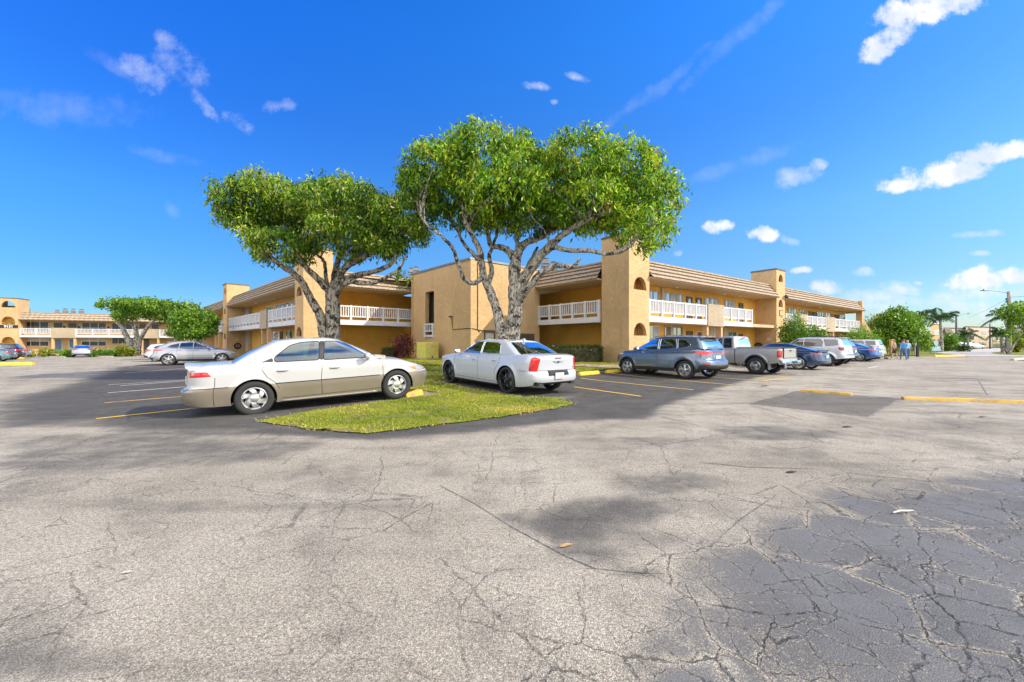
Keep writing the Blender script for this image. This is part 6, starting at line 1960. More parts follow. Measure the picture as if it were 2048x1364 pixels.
for sg in (1, -1):
    mb = MB(); mb.box(-2.60, -.72, sg * .80 - .055, sg * .80 + .055, 1.178, 1.20); build('bed_rail', mb, M['p_grey'], e, local=True)
    mb = MB(); mb.box(-2.13, -2.10, sg * .78 - .13, sg * .78 + .10, .22, .62); build('mud_flap', mb, M['metal'], e, local=True)
mb = MB(); mb.box(-2.64, -2.55, -.78, .78, 1.165, 1.195); build('tailgate_top', mb, M['trim'], e, local=True)
mb = MB(); mb.box(-.72, -.66, -.09, .09, 1.60, 1.64); build('high_stop_lamp', mb, M['redd'], e, local=True)
place(e, G(1510, 748.5), 124, 1.03, (PICK['xr'], PICK['W'] + .03))

# navy fastback
T = car(FAST); e = T['e']; T['rear_patch']('chrome_strip', -.62, .62, .885, .905, 'chrome', .012, n=12, th=.012)
plate(T, .69, push=.02)
mb = MB(); secs = []
for i in range(11):
    f = -1 + 2 * i / 10; y = f * .66; xo = .14 * f * f
    secs.append([(-2.50 + xo, y, 1.03), (-2.38 + xo, y, 1.035), (-2.36 + xo, y, 1.0), (-2.48 + xo, y, 1.01)])
loft(mb, secs); build('spoiler_lip', mb, M['trim'], e, local=True, smooth=True, sharp=R(40))
place(e, G(1596, 739.5), 124, 1.0, (FAST['xr'], FAST['W'] - .015))

# pale off-road SUV
T = car(RUN); e = T['e']
for sg in (1, -1):
    mb = MB(); mb.tube([(-1.80, sg * .64, 1.75), (-1.70, sg * .66, 1.82), (-.2, sg * .67, 1.84), (.05, sg * .66, 1.78)], .02, 6); build('roof_rail', mb, M['trim'], e, local=True, smooth=True)
mb = MB(); secs = []
for i in range(11):
    f = -1 + 2 * i / 10; y = f * .66; secs.append([(-2.17 + .06 * f * f, y, 1.735), (-1.92, y, 1.775), (-1.90, y, 1.74), (-2.15 + .06 * f * f, y, 1.71)])
loft(mb, secs); build('roof_spoiler', mb, M['p_ice'], e, local=True)
plate(T, .92, push=.02); T['rear_patch']('bumper_top', -.75, .75, .70, .735, 'trim', .012, n=8, th=.015)
place(e, G(1653, 732.5), 124, 1.0, (RUN['xr'], RUN['W']))

# the rest of the right hand row
RG = None
T = car(variant(SPORT, name='suv', label='charcoal SUV with bright red tail light, mostly hidden behind the pale off-road SUV', paint='p_char', cell=.06, nseg=24, rimm='alloy', sealchrome=False, clad=0)); plate(T, .80)
place(T['e'], (22.15, 27.4), 124, 1.05, (SPORT['xr'], SPORT['W'] - .02))
T = car(variant(SED, label='bright blue sedan in the right hand row, before the white sedan and the pale minivan')); plate(T, .74)
place(T['e'], G(1719, 723.2), 124, 1.02, (SED['xr'], SED['W'] - .02))
T = car(variant(SED, label='white sedan with dark glass directly behind the bright blue sedan', paint='p_white2', cell=.06, nseg=24)); plate(T, .74)
place(T['e'], (28.6, 32.6), 124, 1.0, (SED['xr'], SED['W'] - .02))
T = car(variant(RUN, name='minivan', label='pale silver minivan with a pink tail light, last parked vehicle of the right hand row', cell=.06, nseg=24, rimm='alloy', flare=.015, style=('plain', 8, .04, 1), panels=[('tail_light', 'r', [(.76, .95), (1.0, .95), (1.02, 1.5), (.80, 1.5)], 'redl', 1, .03)])); plate(T, .92)
place(T['e'], (30.9, 34.8), 124, .98, (RUN['xr'], RUN['W']))

# left hand side
T = car(FX); e = T['e']; plate(T, .78)
mb = MB(); secs = []
for i in range(9):
    f = -1 + 2 * i / 8; y = f * .52; secs.append([(-1.60 + .05 * f * f, y, 1.535), (-1.36, y, 1.575), (-1.34, y, 1.54), (-1.58 + .05 * f * f, y, 1.51)])
loft(mb, secs); build('roof_spoiler', mb, M['p_silver'], e, local=True)
mb = MB()
for k in range(3): mb.box(1.02 + .03 * k, 1.035 + .03 * k, -.965, -.94, .62, .80)
build('fender_vent', mb, M['trim'], e, local=True)
place(e, G(336, 731), 33, 1.03, (FX['xr'], -FX['W'] + .02))
T = car(variant(SPORT, name='hatchback', label='white hatchback parked beyond the silver coupe crossover, only its tail showing', paint='p_white', cell=.07, nseg=20, clad=0)); plate(T, .80)
place(T['e'], (-29.6, 33.2), 33, .93, (SPORT['xr'], -SPORT['W']))
T = car(variant(SED, name='sedan', label='small silver car seen square from behind, parked at the far left building', paint='p_silver', cell=.06, nseg=20)); plate(T, .74, w=.5)
place(T['e'], (-50.9, 47.4), 137, 1.0, (SED['x0'], 0))
T = car(variant(SED, label='grey teal sedan cut by the left edge of the photo, behind the long yellow curb', paint='p_teal', cell=.06, nseg=20)); plate(T, .74)
place(T['e'], G(24, 722.5)[:2], 216, .95, (SED['x0'], SED['W']))
T = car(variant(SPORT, name='suv', label='black SUV at the left edge, between the grey teal and the silver sedan', paint='p_char', cell=.07, nseg=20, clad=0)); plate(T, .8)
place(T['e'], (-49, 39.9), 216, 1.02, (SPORT['x0'], SPORT['W']))
T = car(variant(SED, label='silver sedan right of the black SUV at the left edge of the photo', paint='p_silver', cell=.07, nseg=20)); plate(T, .74)
place(T['e'], (-53.0, 43.8), 216, 1.0, (SED['x0'], SED['W']))
# far right, along the road
for (px, py, base, pt, hd, lb, nm) in ((1903, 698.5, RUN, 'p_white', 175, 'white van far down the road, leftmost of the three distant vehicles', 'van'), (1926, 698, SPORT, 'p_silver', 178, 'silver SUV far down the road beside the thin lamp post', 'suv'),
                                       (1948, 697.8, SED, 'p_white2', 2, 'white sedan at the foot of the beige three storey block', 'sedan')):
    T = car(variant(base, name=nm, label=lb, paint=pt, cell=.10, nseg=14, seats=[], gaps=[], handles=[])); g_ = G(px, py)
    T['e'].location = (g_[0], g_[1], gz(g_[0], g_[1])); T['e'].rotation_euler = (0, 0, R(hd))
# ------------------------------------------------------------------ vegetation
M['leaf'] = leafmat('leaf_glossy', (.02, .065, .003), (.13, .30, .009), (.52, .64, .025), (.36, .26, .06))
M['leaf2'] = leafmat('leaf_dusky', (.02, .055, .004), (.11, .24, .013), (.48, .57, .05), (.36, .32, .10))
M['leafb'] = leafmat('leaf_bright', (.05, .12, .008), (.12, .26, .015), (.24, .36, .03))
M['leafy'] = leafmat('leaf_yellow', (.10, .14, .01), (.24, .28, .02), (.46, .42, .04))
M['leafh'] = leafmat('leaf_hedge', (.018, .045, .010), (.045, .09, .016), (.10, .15, .03))
M['leafr'] = leafmat('leaf_red', (.06, .012, .02), (.13, .02, .035), (.30, .04, .08))
M['palm'] = leafmat('palm_frond', (.02, .05, .015), (.045, .10, .025), (.11, .16, .04))
M['blade'] = leafmat('grass_blade', (.08, .13, .008), (.25, .30, .02), (.52, .46, .08), (.55, .40, .12))
M['bark'] = barkmat('bark_pale', (.10, .085, .07), (.44, .385, .31), (.04, .035, .03))
M['bark2'] = barkmat('bark_mottled', (.13, .115, .095), (.52, .47, .39), (.045, .04, .035))
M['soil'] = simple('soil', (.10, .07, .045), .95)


def fastmesh(name, V, F, mat, parent=None, var=None, smooth=False):
    me = bpy.data.meshes.new(name); n, k = F.shape
    V = np.asarray(V, np.float64)
    if parent is not None:
        Mi = np.array(wmat(parent).inverted()); V = V @ Mi[:3, :3].T + Mi[:3, 3]
    me.vertices.add(len(V)); me.vertices.foreach_set('co', V.astype(np.float32).ravel())
    me.loops.add(n * k); me.loops.foreach_set('vertex_index', F.astype(np.int32).ravel())
    me.polygons.add(n); me.polygons.foreach_set('loop_start', np.arange(0, n * k, k, dtype=np.int32)); me.polygons.foreach_set('loop_total', np.full(n, k, np.int32))
    me.materials.append(mat); me.update(calc_edges=True)
    if smooth: me.polygons.foreach_set('use_smooth', [True] * n)
    if var is not None:
        a = me.attributes.new('var', 'FLOAT', 'POINT'); a.data.foreach_set('value', np.asarray(var, np.float32))
    o = bpy.data.objects.new(name, me); COL.objects.link(o)
    if parent is not None: o.parent = parent
    return o


def unit(a): return a / np.maximum(np.linalg.norm(a, axis=-1, keepdims=True), 1e-9)


def leaves(C, D, L, Wd, var, fold=.25):
    """one folded blade per row: centre/base C, direction D, length L, width Wd"""
    n = len(C); up = rng.normal(size=(n, 3)); side = unit(np.cross(D, up)); nrm = unit(np.cross(side, D))
    L = L[:, None]; Wd = Wd[:, None]
    tip = C + D * L + nrm * (-.12 * L) - np.array([0, 0, 1]) * (.10 * L)
    mid = C + D * L * .48
    a = mid + side * Wd * .5 + nrm * Wd * fold; b = mid - side * Wd * .5 + nrm * Wd * fold
    V = np.stack([C, a, tip, b], 1).reshape(-1, 3); i = np.arange(n)[:, None] * 4
    F = np.concatenate([i, i + 1, i + 2, i + 3], 1)
    return V, F, np.repeat(var, 4)


def crown(parent, lobes, ncl, per, L, Wd, mat, spread=.24, droop=.8, shell=.62, name='crown', under=.55, vshift=0, sc=1):
    """lobes: (cx, cy, cz, rx, ry, rz) ellipsoids filled with leaf clusters near their skin"""
    lobes = [(l[0], l[1], l[2], l[3] * sc, l[4] * sc, l[5] * sc) for l in lobes]
    tot = sum((l[3] * l[4] + l[3] * l[5] + l[4] * l[5]) for l in lobes); CC = []; BB = []
    for l in lobes:
        k = int(ncl * (l[3] * l[4] + l[3] * l[5] + l[4] * l[5]) / tot * 1.25)
        d = unit(rng.normal(size=(k, 3))); keep = (d[:, 2] > -under) | (rng.random(k) < .35); d = d[keep]
        r = shell + (1 - shell) * rng.random(len(d))**.45
        ph = l[0] * 3.1
        wob = 1 + .07 * np.sin(d[:, 0] * 5 + ph) * np.cos(d[:, 2] * 6 + ph * 2) + .07 * np.sin(d[:, 1] * 9 + d[:, 0] * 7 + ph) + rng.normal(size=len(d)) * .035
        p = d * (r * wob)[:, None] * np.array(l[3:6]) + np.array(l[:3]); CC.append(p)
        BB.append(rng.normal(size=len(d)) * .19 + .10 * np.sin(p[:, 0] * 1.7 + p[:, 2] * 2.3))
    CC = np.concatenate(CC); BB = np.concatenate(BB)
    n = len(CC) * per; C = np.repeat(CC, per, 0) + rng.normal(size=(n, 3)) * spread * np.array([1, 1, .8])
    D = unit(rng.normal(size=(n, 3)) * .75 + np.array([0, 0, -droop]))
    var = np.clip(.45 + vshift + np.repeat(BB, per) + rng.normal(size=n) * .24, 0, 1)
    LL = L * (.65 + .6 * rng.random(n)); WW = Wd * (.7 + .6 * rng.random(n))
    V, F, va = leaves(C, D, LL, WW, var)
    return fastmesh(name, V, F, mat, parent, va)


def smoothpath(pts, rad, sub=5, jit=.0):
    P_ = [np.array(p, float) for p in pts]; out = []; rr = []
    for i in range(len(P_) - 1):
        p0 = P_[max(i - 1, 0)]; p1 = P_[i]; p2 = P_[i + 1]; p3 = P_[min(i + 2, len(P_) - 1)]
        for k in range(sub):
            t = k / sub
            q = .5 * ((2 * p1) + (-p0 + p2) * t + (2 * p0 - 5 * p1 + 4 * p2 - p3) * t * t + (-p0 + 3 * p1 - 3 * p2 + p3) * t**3)
            out.append(q + rng.normal(size=3) * jit); rr.append((rad[i] + (rad[i + 1] - rad[i]) * t) * (1 + rng.normal() * .05))
    out.append(P_[-1]); rr.append(rad[-1])
    return out, rr


def limbs(parent, specs, Y0, mat, twigs=None, lobes=None, ntw=60, name='limb', trunkname='trunk'):
    """specs: (list of (px, py, dy), r0, r1)"""
    ends = []
    for k, (pts, r0, r1) in enumerate(specs):
        W3 = [P(a, b, Y0 + d) for a, b, d in pts]; n = len(W3); rad = [r0 + (r1 - r0) * (i / (n - 1)) for i in range(n)]
        if k == 0: rad[0] *= 1.35
        pth, rr = smoothpath(W3, rad, 5, .012)
        mb = MB(); mb.tube(pth, [float(x) for x in rr], 10)
        o = build(trunkname if k < (twigs or 1) else name, mb, mat, parent, smooth=True)
        ends += [(np.array(q), r) for q, r in zip(pth, rr) if r < .12]
    if lobes:
        mb = MB(); E = np.array([q for q, r in ends]); ER = np.array([r for q, r in ends])
        for l in lobes:
            for _ in range(int(ntw / len(lobes))):
                d = rng.normal(size=3); d /= np.linalg.norm(d); tgt = np.array(l[:3]) + d * np.array(l[3:6]) * .8
                i = int(np.argmin(np.linalg.norm(E - tgt, axis=1) + rng.random(len(E)) * .8)); s_ = E[i]; L_ = np.linalg.norm(tgt - s_)
                if L_ > 4.5: continue
                m1 = s_ + (tgt - s_) * .35 + rng.normal(size=3) * .12 * L_ * .4 + np.array([0, 0, .08 * L_]); m2 = s_ + (tgt - s_) * .7 + rng.normal(size=3) * .1 * L_ * .4
                pth, rr = smoothpath([s_, m1, m2, tgt], [min(.045, ER[i] * .7), .03, .018, .008], 3, .01)
                mb.tube(pth, [float(x) for x in rr], 5, cap=False)
        tag(build('twigs', mb, mat, parent, smooth=True), kind='stuff')


def lob(px, py, rx, ry, Y0, dy=0, rd=None):
    Y = Y0 + dy; rd = rd or rx / F_PX * Y * .9; k = 1 / (1 + .45 * rd / Y)   # keep the near side of a deep lobe inside its outline
    c = P(CX + (px - CX) * k, HY - (HY - py) * k, Y); a = rx / F_PX * Y * k; b = ry / F_PX * Y * k
    return (c[0], c[1], c[2], a, rd, b)


# ---- right big tree
YT = 16.6
c = P(1020, 700, YT)
t1 = empty('tree', (c[0], YT, gz(c[0], YT)), 0, 'tallest tree, wide umbrella crown on a pale forked trunk, behind the pearl white sedan', 'tree')
g0 = HY + (HC - gz(c[0], YT)) / YT * F_PX + 3
sp = [([(1021, g0, 0), (1022, 700, 0), (1026, 655, 0), (1031, 615, 0), (1030, 575, 0), (1029, 545, 0), (1031, 515, 0)], .38, .22),
      ([(1012, g0, -.1), (1010, 700, -.1), (1001, 660, -.1), (995, 624, -.1), (982, 588, -.15), (969, 558, -.2), (964, 532, -.3), (958, 498, -.5), (944, 470, -.8), (928, 438, -1.2)], .26, .08),
      ([(1031, 600, 0), (1042, 565, -.1), (1066, 532, -.3), (1085, 507, -.5), (1111, 482, -.8), (1143, 458, -1.1), (1190, 433, -1.4), (1250, 415, -1.6)], .25, .07),
      ([(1031, 545, 0), (1035, 510, .1), (1050, 487, .4), (1082, 474, .9), (1127, 444, 1.5), (1160, 416, 2)], .22, .07),
      ([(1031, 530, 0), (1020, 505, .1), (1001, 494, .2), (982, 492, .4), (975, 463, .7), (969, 419, 1.0)], .17, .06),
      ([(1035, 612, -.1), (1046, 590, -.5), (1064, 566, -1), (1083, 545, -1.4), (1111, 532, -1.7), (1140, 533, -1.9), (1152, 529, -2), (1159, 517, -2.1)], .17, .055),
      ([(1092, 503, -.5), (1108, 495, -.9), (1142, 501, -1.4), (1174, 501, -1.9), (1221, 507, -2.4), (1253, 497, -2.7), (1272, 476, -2.9), (1300, 448, -3)], .11, .05),
      ([(966, 553, -.2), (950, 566, -.5), (931, 560, -.8), (918, 532, -1.1), (906, 498, -1.4), (884, 473, -1.7), (859, 454, -1.9), (840, 430, -2)], .105, .035),
      ([(962, 522, -.3), (944, 506, -.2), (926, 484, 0), (915, 462, .2), (900, 440, .5)], .09, .04),
      ([(975, 572, -.1), (984, 540, .3), (978, 515, .7), (990, 480, 1.2), (1000, 440, 1.6)], .12, .05),
      ([(1048, 583, 0), (1052, 545, .5), (1066, 515, .9), (1075, 495, 1.4)], .14, .06),
      ([(1038, 510, .2), (1034, 480, .5), (1038, 450, .6), (1050, 420, .8)], .11, .05)]
lobes1 = [lob(880, 338, 78, 62, YT, -.6, 2.3), lob(962, 308, 92, 66, YT, -.2, 2.8), lob(905, 395, 82, 48, YT, .5, 2.2), lob(1010, 372, 95, 62, YT, -1.4, 2.0), lob(1035, 318, 60, 55, YT, 1.2, 2.4),
          lob(1165, 325, 95, 72, YT, -.2, 2.8), lob(1240, 350, 92, 78, YT, .3, 2.8), lob(1298, 395, 72, 68, YT, -.8, 2.2), lob(1190, 400, 80, 45, YT, -1.5, 1.8), lob(1100, 375, 80, 55, YT, .6, 2.6), lob(1300, 450, 56, 46, YT, -2.4, 1.2),
          lob(1060, 425, 70, 30, YT, .8, 1.8), lob(1215, 425, 70, 30, YT, .9, 1.7), lob(970, 425, 50, 24, YT, 1.0, 1.3), lob(835, 360, 42, 38, YT, -1.0, 1.2)]
limbs(t1, sp, YT, M['bark2'], 2, lobes1, 130)
crown(t1, lobes1, 2700, 22, .20, .066, M['leaf'], spread=.15, sc=.98, shell=.70, vshift=.03)

# ---- left big tree
YL = 17.0
c = P(660, 700, YL)
t2 = empty('tree', (c[0], YL, gz(c[0], YL)), 0, 'broad dusky green tree with twisting mottled trunk, behind the white over beige sedan', 'tree')
g0 = HY + (HC - gz(c[0], YL)) / YL * F_PX + 3
sp = [([(663, g0, 0), (664, 700, 0), (665, 655, 0), (665, 620, 0), (664, 590, 0), (668, 570, 0)], .36, .24),
      ([(655, g0, -.1), (652, 700, -.1), (645, 660, -.2), (637, 624, -.3), (619, 594, -.5), (607, 569, -.7), (590, 549, -.9), (570, 536, -1.1), (548, 521, -1.2), (530, 505, -1.3)], .23, .07),
      ([(664, 590, 0), (652, 575, -.2), (638, 560, -.4), (620, 542, -.6), (602, 524, -.7), (590, 508, -.8), (570, 512, -.8)], .18, .05),
      ([(606, 530, -.6), (590, 500, -.4), (560, 470, -.2), (530, 450, .2)], .07, .04),
      ([(660, 585, 0), (652, 560, .2), (651, 535, .3), (645, 518, .4), (638, 512, .4)], .10, .05),
      ([(668, 580, 0), (671, 545, .3), (677, 514, .6), (675, 490, .9), (660, 465, 1.0)], .16, .06),
      ([(672, 578, 0), (680, 552, -.3), (692, 533, -.6), (724, 517, -.9), (750, 498, -1.1), (745, 478, -1.2), (736, 462, -1.3)], .18, .055),
      ([(676, 574, 0), (690, 560, -.3), (724, 549, -.7), (761, 539, -1.1), (786, 524, -1.3), (792, 500, -1.3), (790, 470, -1.3)], .15, .045),
      ([(672, 590, 0), (684, 572, -.5), (702, 564, -.9), (737, 567, -1.3), (769, 557, -1.6), (797, 538, -1.8), (806, 525, -1.8), (811, 512, -1.8)], .13, .03),
      ([(676, 560, 0), (690, 535, .6), (715, 505, 1.2), (740, 480, 1.8)], .14, .05), ([(677, 520, .5), (690, 498, .2), (712, 485, 0), (720, 462, -.2)], .08, .04)]
lobes2 = [lob(478, 395, 58, 44, YL, -.6, 1.7), lob(525, 388, 62, 46, YL, 0, 2.2), lob(562, 412, 36, 28, YL, .8, 1.6), lob(470, 430, 42, 26, YL, -.9, 1.2), lob(545, 490, 52, 38, YL, -1.0, 1.5), lob(592, 474, 30, 22, YL, .3, 1.2), lob(505, 470, 22, 22, YL, -1.2, .8),
          lob(625, 405, 52, 44, YL, 0, 2.3), lob(685, 400, 72, 52, YL, -.4, 2.6), lob(735, 425, 52, 48, YL, .3, 2.3), lob(680, 455, 75, 32, YL, -.9, 2.0), lob(790, 428, 52, 44, YL, -1.2, 1.6), lob(825, 455, 28, 28, YL, -1.4, .9), lob(745, 478, 40, 22, YL, -1.2, 1.2),
          lob(775, 490, 30, 20, YL, -1.2, .9), lob(700, 505, 22, 12, YL, -.9, .6), lob(800, 552, 10, 8, YL, -1.7, .25)]
limbs(t2, sp, YL, M['bark'], 2, lobes2, 120)
crown(t2, lobes2, 2150, 20, .185, .058, M['leaf2'], spread=.14, sc=.98, shell=.68, vshift=.06)

# ---- trees beyond the left lot
YA = 52.0
c = P(268, 700, YA)
t3 = empty('tree', (c[0], YA, gz(c[0], YA)), 0, 'small flat topped tree in front of the far left building, with a bright forked trunk', 'tree')
g0 = HY + (HC - gz(c[0], YA)) / YA * F_PX + 1
limbs(t3, [([(268, g0, 0), (265, 700, 0), (257, 680, 0), (249, 665, 0), (243, 650, 0), (238, 638, 0)], .45, .16), ([(275, g0, 0), (275, 700, 0), (273, 680, 0), (272, 662, 0), (272, 645, 0)], .40, .16),
           ([(277, 700, 0), (280, 680, 0), (290, 662, -.5), (298, 650, -.8), (308, 640, -1)], .30, .12), ([(257, 682, 0), (248, 660, .8), (232, 645, 1.5)], .2, .1), ([(272, 662, 0), (262, 648, .5), (250, 640, 1)], .18, .08)], YA, M['bark2'], 2)
l3 = [lob(218, 607, 26, 14, YA, 0, 2.4), lob(245, 606, 24, 13, YA, .5, 2.4), lob(238, 628, 20, 14, YA, 0, 1.8), lob(285, 608, 30, 15, YA, 0, 2.6), lob(315, 612, 26, 15, YA, -.4, 2.2), lob(300, 628, 28, 12, YA, .5, 2), lob(268, 622, 14, 12, YA, .8, 1.6)]
crown(t3, l3, 950, 9, .30, .14, M['leafb'], spread=.20, vshift=.02, sc=.88)
YB2 = 38.0
c = P(375, 700, YB2)
t4 = empty('tree', (c[0], YB2, 0), 0, 'dense round bright green tree beside the left wing, behind the silver coupe crossover', 'tree')
g0 = HY + (HC - gz(c[0], YB2)) / YB2 * F_PX + 1
limbs(t4, [([(400, g0, 0), (400, 700, 0), (396, 680, 0), (385, 660, 0), (378, 645, 0)], .22, .1), ([(396, 680, 0), (408, 660, 0), (412, 645, 0)], .15, .08), ([(388, 665, 0), (366, 655, 0), (355, 645, 0)], .12, .05)], YB2, M['bark'], 2)
l4 = [lob(362, 640, 28, 24, YB2, 0, 1.8), lob(390, 636, 26, 22, YB2, .3, 1.8), lob(378, 662, 34, 18, YB2, 0, 1.8), lob(352, 662, 20, 18, YB2, .2, 1.2), lob(406, 650, 13, 24, YB2, .5, 1.2)]
crown(t4, l4, 900, 11, .24, .12, M['leafb'], spread=.18, vshift=.02, sc=.84)
c = P(352, 700, 52)
t5 = empty('tree', (c[0], 52, 0), 0, 'darker tree crown showing between the flat topped tree and the round bright green one', 'tree')
limbs(t5, [([(352, 709, 0), (352, 680, 0), (350, 640, 0), (350, 620, 0)], .3, .12)], 52, M['bark'], 1)
crown(t5, [lob(350, 616, 26, 12, 52, 0, 2), lob(335, 630, 18, 14, 52, 0, 2), lob(366, 630, 18, 14, 52, 0, 2)], 260, 9, .42, .2, M['leaf2'], spread=.35)


# ---- shrubs and hedges
def bush(name, label, cat, px0, px1, py0, py1, Y, mat, n=160, per=14, L=.14, Wd=.05, droop=-.2, grp=None, spread=.12, box=False, stems=True, vs=0):
    c = P((px0 + px1) / 2, py1, Y); z0 = gz(c[0], Y); top = HC + (HY - py0) / F_PX * Y; w = (px1 - px0) / F_PX * Y
    e_ = empty(name, (c[0], Y, z0), 0, label, cat, grp)
    if stems:
        mb = MB()
        for k in range(5): mb.tube([(c[0] + rng.normal() * w * .05, Y + rng.normal() * .05, z0 - .05), (c[0] + rng.normal() * w * .15, Y + rng.normal() * .2, (z0 + top) / 2), (c[0] + rng.normal() * w * .22, Y + rng.normal() * .3, z0 + (top - z0) * .8)], [.035, .025, .012], 5)
        build('stems', mb, M['bark'], e_, smooth=True)
    h = (top - z0)
    if box:
        k = n; q = rng.random((k, 3)); f = rng.integers(0, 5, k)
        q[f == 0, 2] = 1; q[f == 1, 1] = 0; q[f == 2, 1] = 1; q[f == 3, 0] = 0; q[f == 4, 0] = 1
        C0 = np.stack([c[0] - w / 2 + q[:, 0] * w, Y - .4 + q[:, 1] * .8, z0 + .05 + q[:, 2] * (h - .05)], 1) + rng.normal(size=(k, 3)) * .02
        C = np.repeat(C0, per, 0) + rng.normal(size=(k * per, 3)) * .05; D = unit(rng.normal(size=C.shape) + np.array([0, 0, .2]))
        V, F, va = leaves(C, D, L * (.7 + .6 * rng.random(len(C))), Wd * (.7 + .6 * rng.random(len(C))), np.clip(.4 + rng.normal(size=len(C)) * .2, 0, 1))
        fastmesh('foliage', V, F, mat, e_, va)
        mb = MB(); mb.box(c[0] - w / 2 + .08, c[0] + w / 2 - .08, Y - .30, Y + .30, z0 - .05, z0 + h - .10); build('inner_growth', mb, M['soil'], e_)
    else:
        lobes = [(c[0], Y, z0 + h * .5, w * .46, max(.4, w * .4), h * .52), (c[0] - w * .22, Y, z0 + h * .38, w * .26, w * .25, h * .36), (c[0] + w * .22, Y, z0 + h * .42, w * .26, w * .25, h * .38)]
        crown(e_, lobes, n, per, L, Wd, mat, spread=spread, droop=droop, shell=.45, name='foliage', vshift=vs, under=.9)
    return e_


bush('hedge', 'clipped dark hedge under the balcony between the centre block and the first arched tower', 'hedge', 1098, 1200, 693, 722, 23.2, M['leafh'], 900, 8, .07, .04, box=True, stems=False)
bush('hedge', 'small clipped hedge left of the red leaved shrub by the centre block', 'hedge', 768, 792, 697, 716, 27.5, M['leafh'], 260, 8, .08, .045, box=True, stems=False)
bush('shrub', 'red leaved shrub in the corner beside the centre block', 'shrub', 790, 824, 672, 716, 27.3, M['leafr'], 90, 10, .24, .05, droop=-.9, spread=.22)
c8 = G(1590, 716)
bush('shrub', 'tall dense round shrub against the second arched tower', 'shrub', 1561, 1614, 632, 716, 31.0, M['leafb'], 420, 14, .16, .07, spread=.18, vs=-.12)
bush('shrub', 'smaller bright green shrub right of the tall round one', 'shrub', 1611, 1652, 650, 712, 33.5, M['leafb'], 260, 12, .18, .09, spread=.16, droop=.3)
bush('shrub', 'wide spiky yellow green shrub below the far end of the balcony', 'shrub', 1690, 1752, 664, 708, 41.5, M['leafb'], 330, 12, .50, .05, droop=-.7, spread=.35, vs=.15)
bush('shrub', 'yellow green shrub at the door of the far left building, left of its doors', 'shrub', 84, 106, 701, 713, 49, M['leafy'], 60, 10, .3, .12, spread=.2, stems=False)
bush('shrub', 'pale green shrub between the doors of the far left building and the silver car', 'shrub', 123, 148, 702, 713, 49, M['leafb'], 60, 10, .3, .12, spread=.2, stems=False, vs=.2)
bush('shrub', 'small yellow shrub beside the silver sedan at the left edge', 'shrub', 53, 62, 701, 712, 48, M['leafy'], 40, 8, .3, .1, spread=.2, stems=False)
bush('hedge', 'low loose green hedge right of the small silver car, at the far left building', 'hedge', 184, 235, 702, 713, 49, M['leafb'], 160, 10, .26, .12, spread=.2, stems=False, vs=-.2)
bush('hedge', 'taller golden green hedge at the foot of the flat topped tree', 'hedge', 232, 266, 694, 713, 50, M['leafy'], 130, 10, .28, .12, spread=.2, stems=False, vs=-.3)
bush('shrub', 'yellow shrub behind the stair wall at the far end of the right wing', 'shrub', 1738, 1782, 632, 668, 62, M['leafy'], 240, 12, .4, .18, spread=.5, stems=False, vs=-.15)
bush('shrub', 'dark treetop line above the stair wall at the end of the right wing', 'tree', 1722, 1800, 632, 690, 80, M['leafh'], 240, 12, .5, .25, spread=.6, stems=False)
bush('shrub', 'green shrub between the leafy tree and the thin lamp post', 'shrub', 1888, 1912, 668, 697, 75, M['leafb'], 140, 12, .4, .18, spread=.4, stems=False)
bush('shrub', 'low dark shrub at the foot of the thin lamp post', 'shrub', 1917, 1934, 690, 699, 70, M['leafh'], 60, 12, .3, .15, spread=.3, stems=False)
bush('shrub', 'leafy green clump left of the beige three storey block', 'shrub', 1914, 1932, 668, 694, 120, M['leafb'], 120, 10, .8, .4, spread=.6, stems=False, vs=-.2)
bush('shrub', 'bright yellow green shrub beside the heavy lamp post at the right edge', 'shrub', 2020, 2042, 668, 697, 62, M['leafy'], 130, 12, .35, .16, spread=.35, vs=-.1)

# ---- leafy tree at the end of the right row
YG = 46.0
c = P(1815, 700, YG)
t6 = empty('tree', (c[0], YG, 0), 0, 'full rounded bright green tree beyond the parked row, above the two walking people', 'tree')
limbs(t6, [([(1812, 712, 0), (1812, 700, 0), (1814, 680, 0), (1816, 660, 0), (1816, 640, 0)], .22, .1), ([(1814, 690, 0), (1800, 670, 0), (1790, 655, 0)], .12, .06), ([(1814, 688, 0), (1835, 670, 0), (1845, 655, 0)], .12, .06)], YG, M['bark'], 1)
crown(t6, sc=.9, lobes=[lob(1800, 645, 24, 24, YG, 0, 1.8), lob(1828, 644, 22, 22, YG, .3, 1.6), lob(1792, 672, 24, 22, YG, 0, 1.7), lob(1840, 674, 20, 20, YG, 0, 1.5), lob(1815, 665, 32, 34, YG, 0, 2.2), lob(1800, 622, 10, 10, YG, 0, .8), lob(1850, 690, 9, 8, YG, 0, .6)], ncl=1000, per=9, L=.30, Wd=.15, mat=M['leafb'], spread=.22)


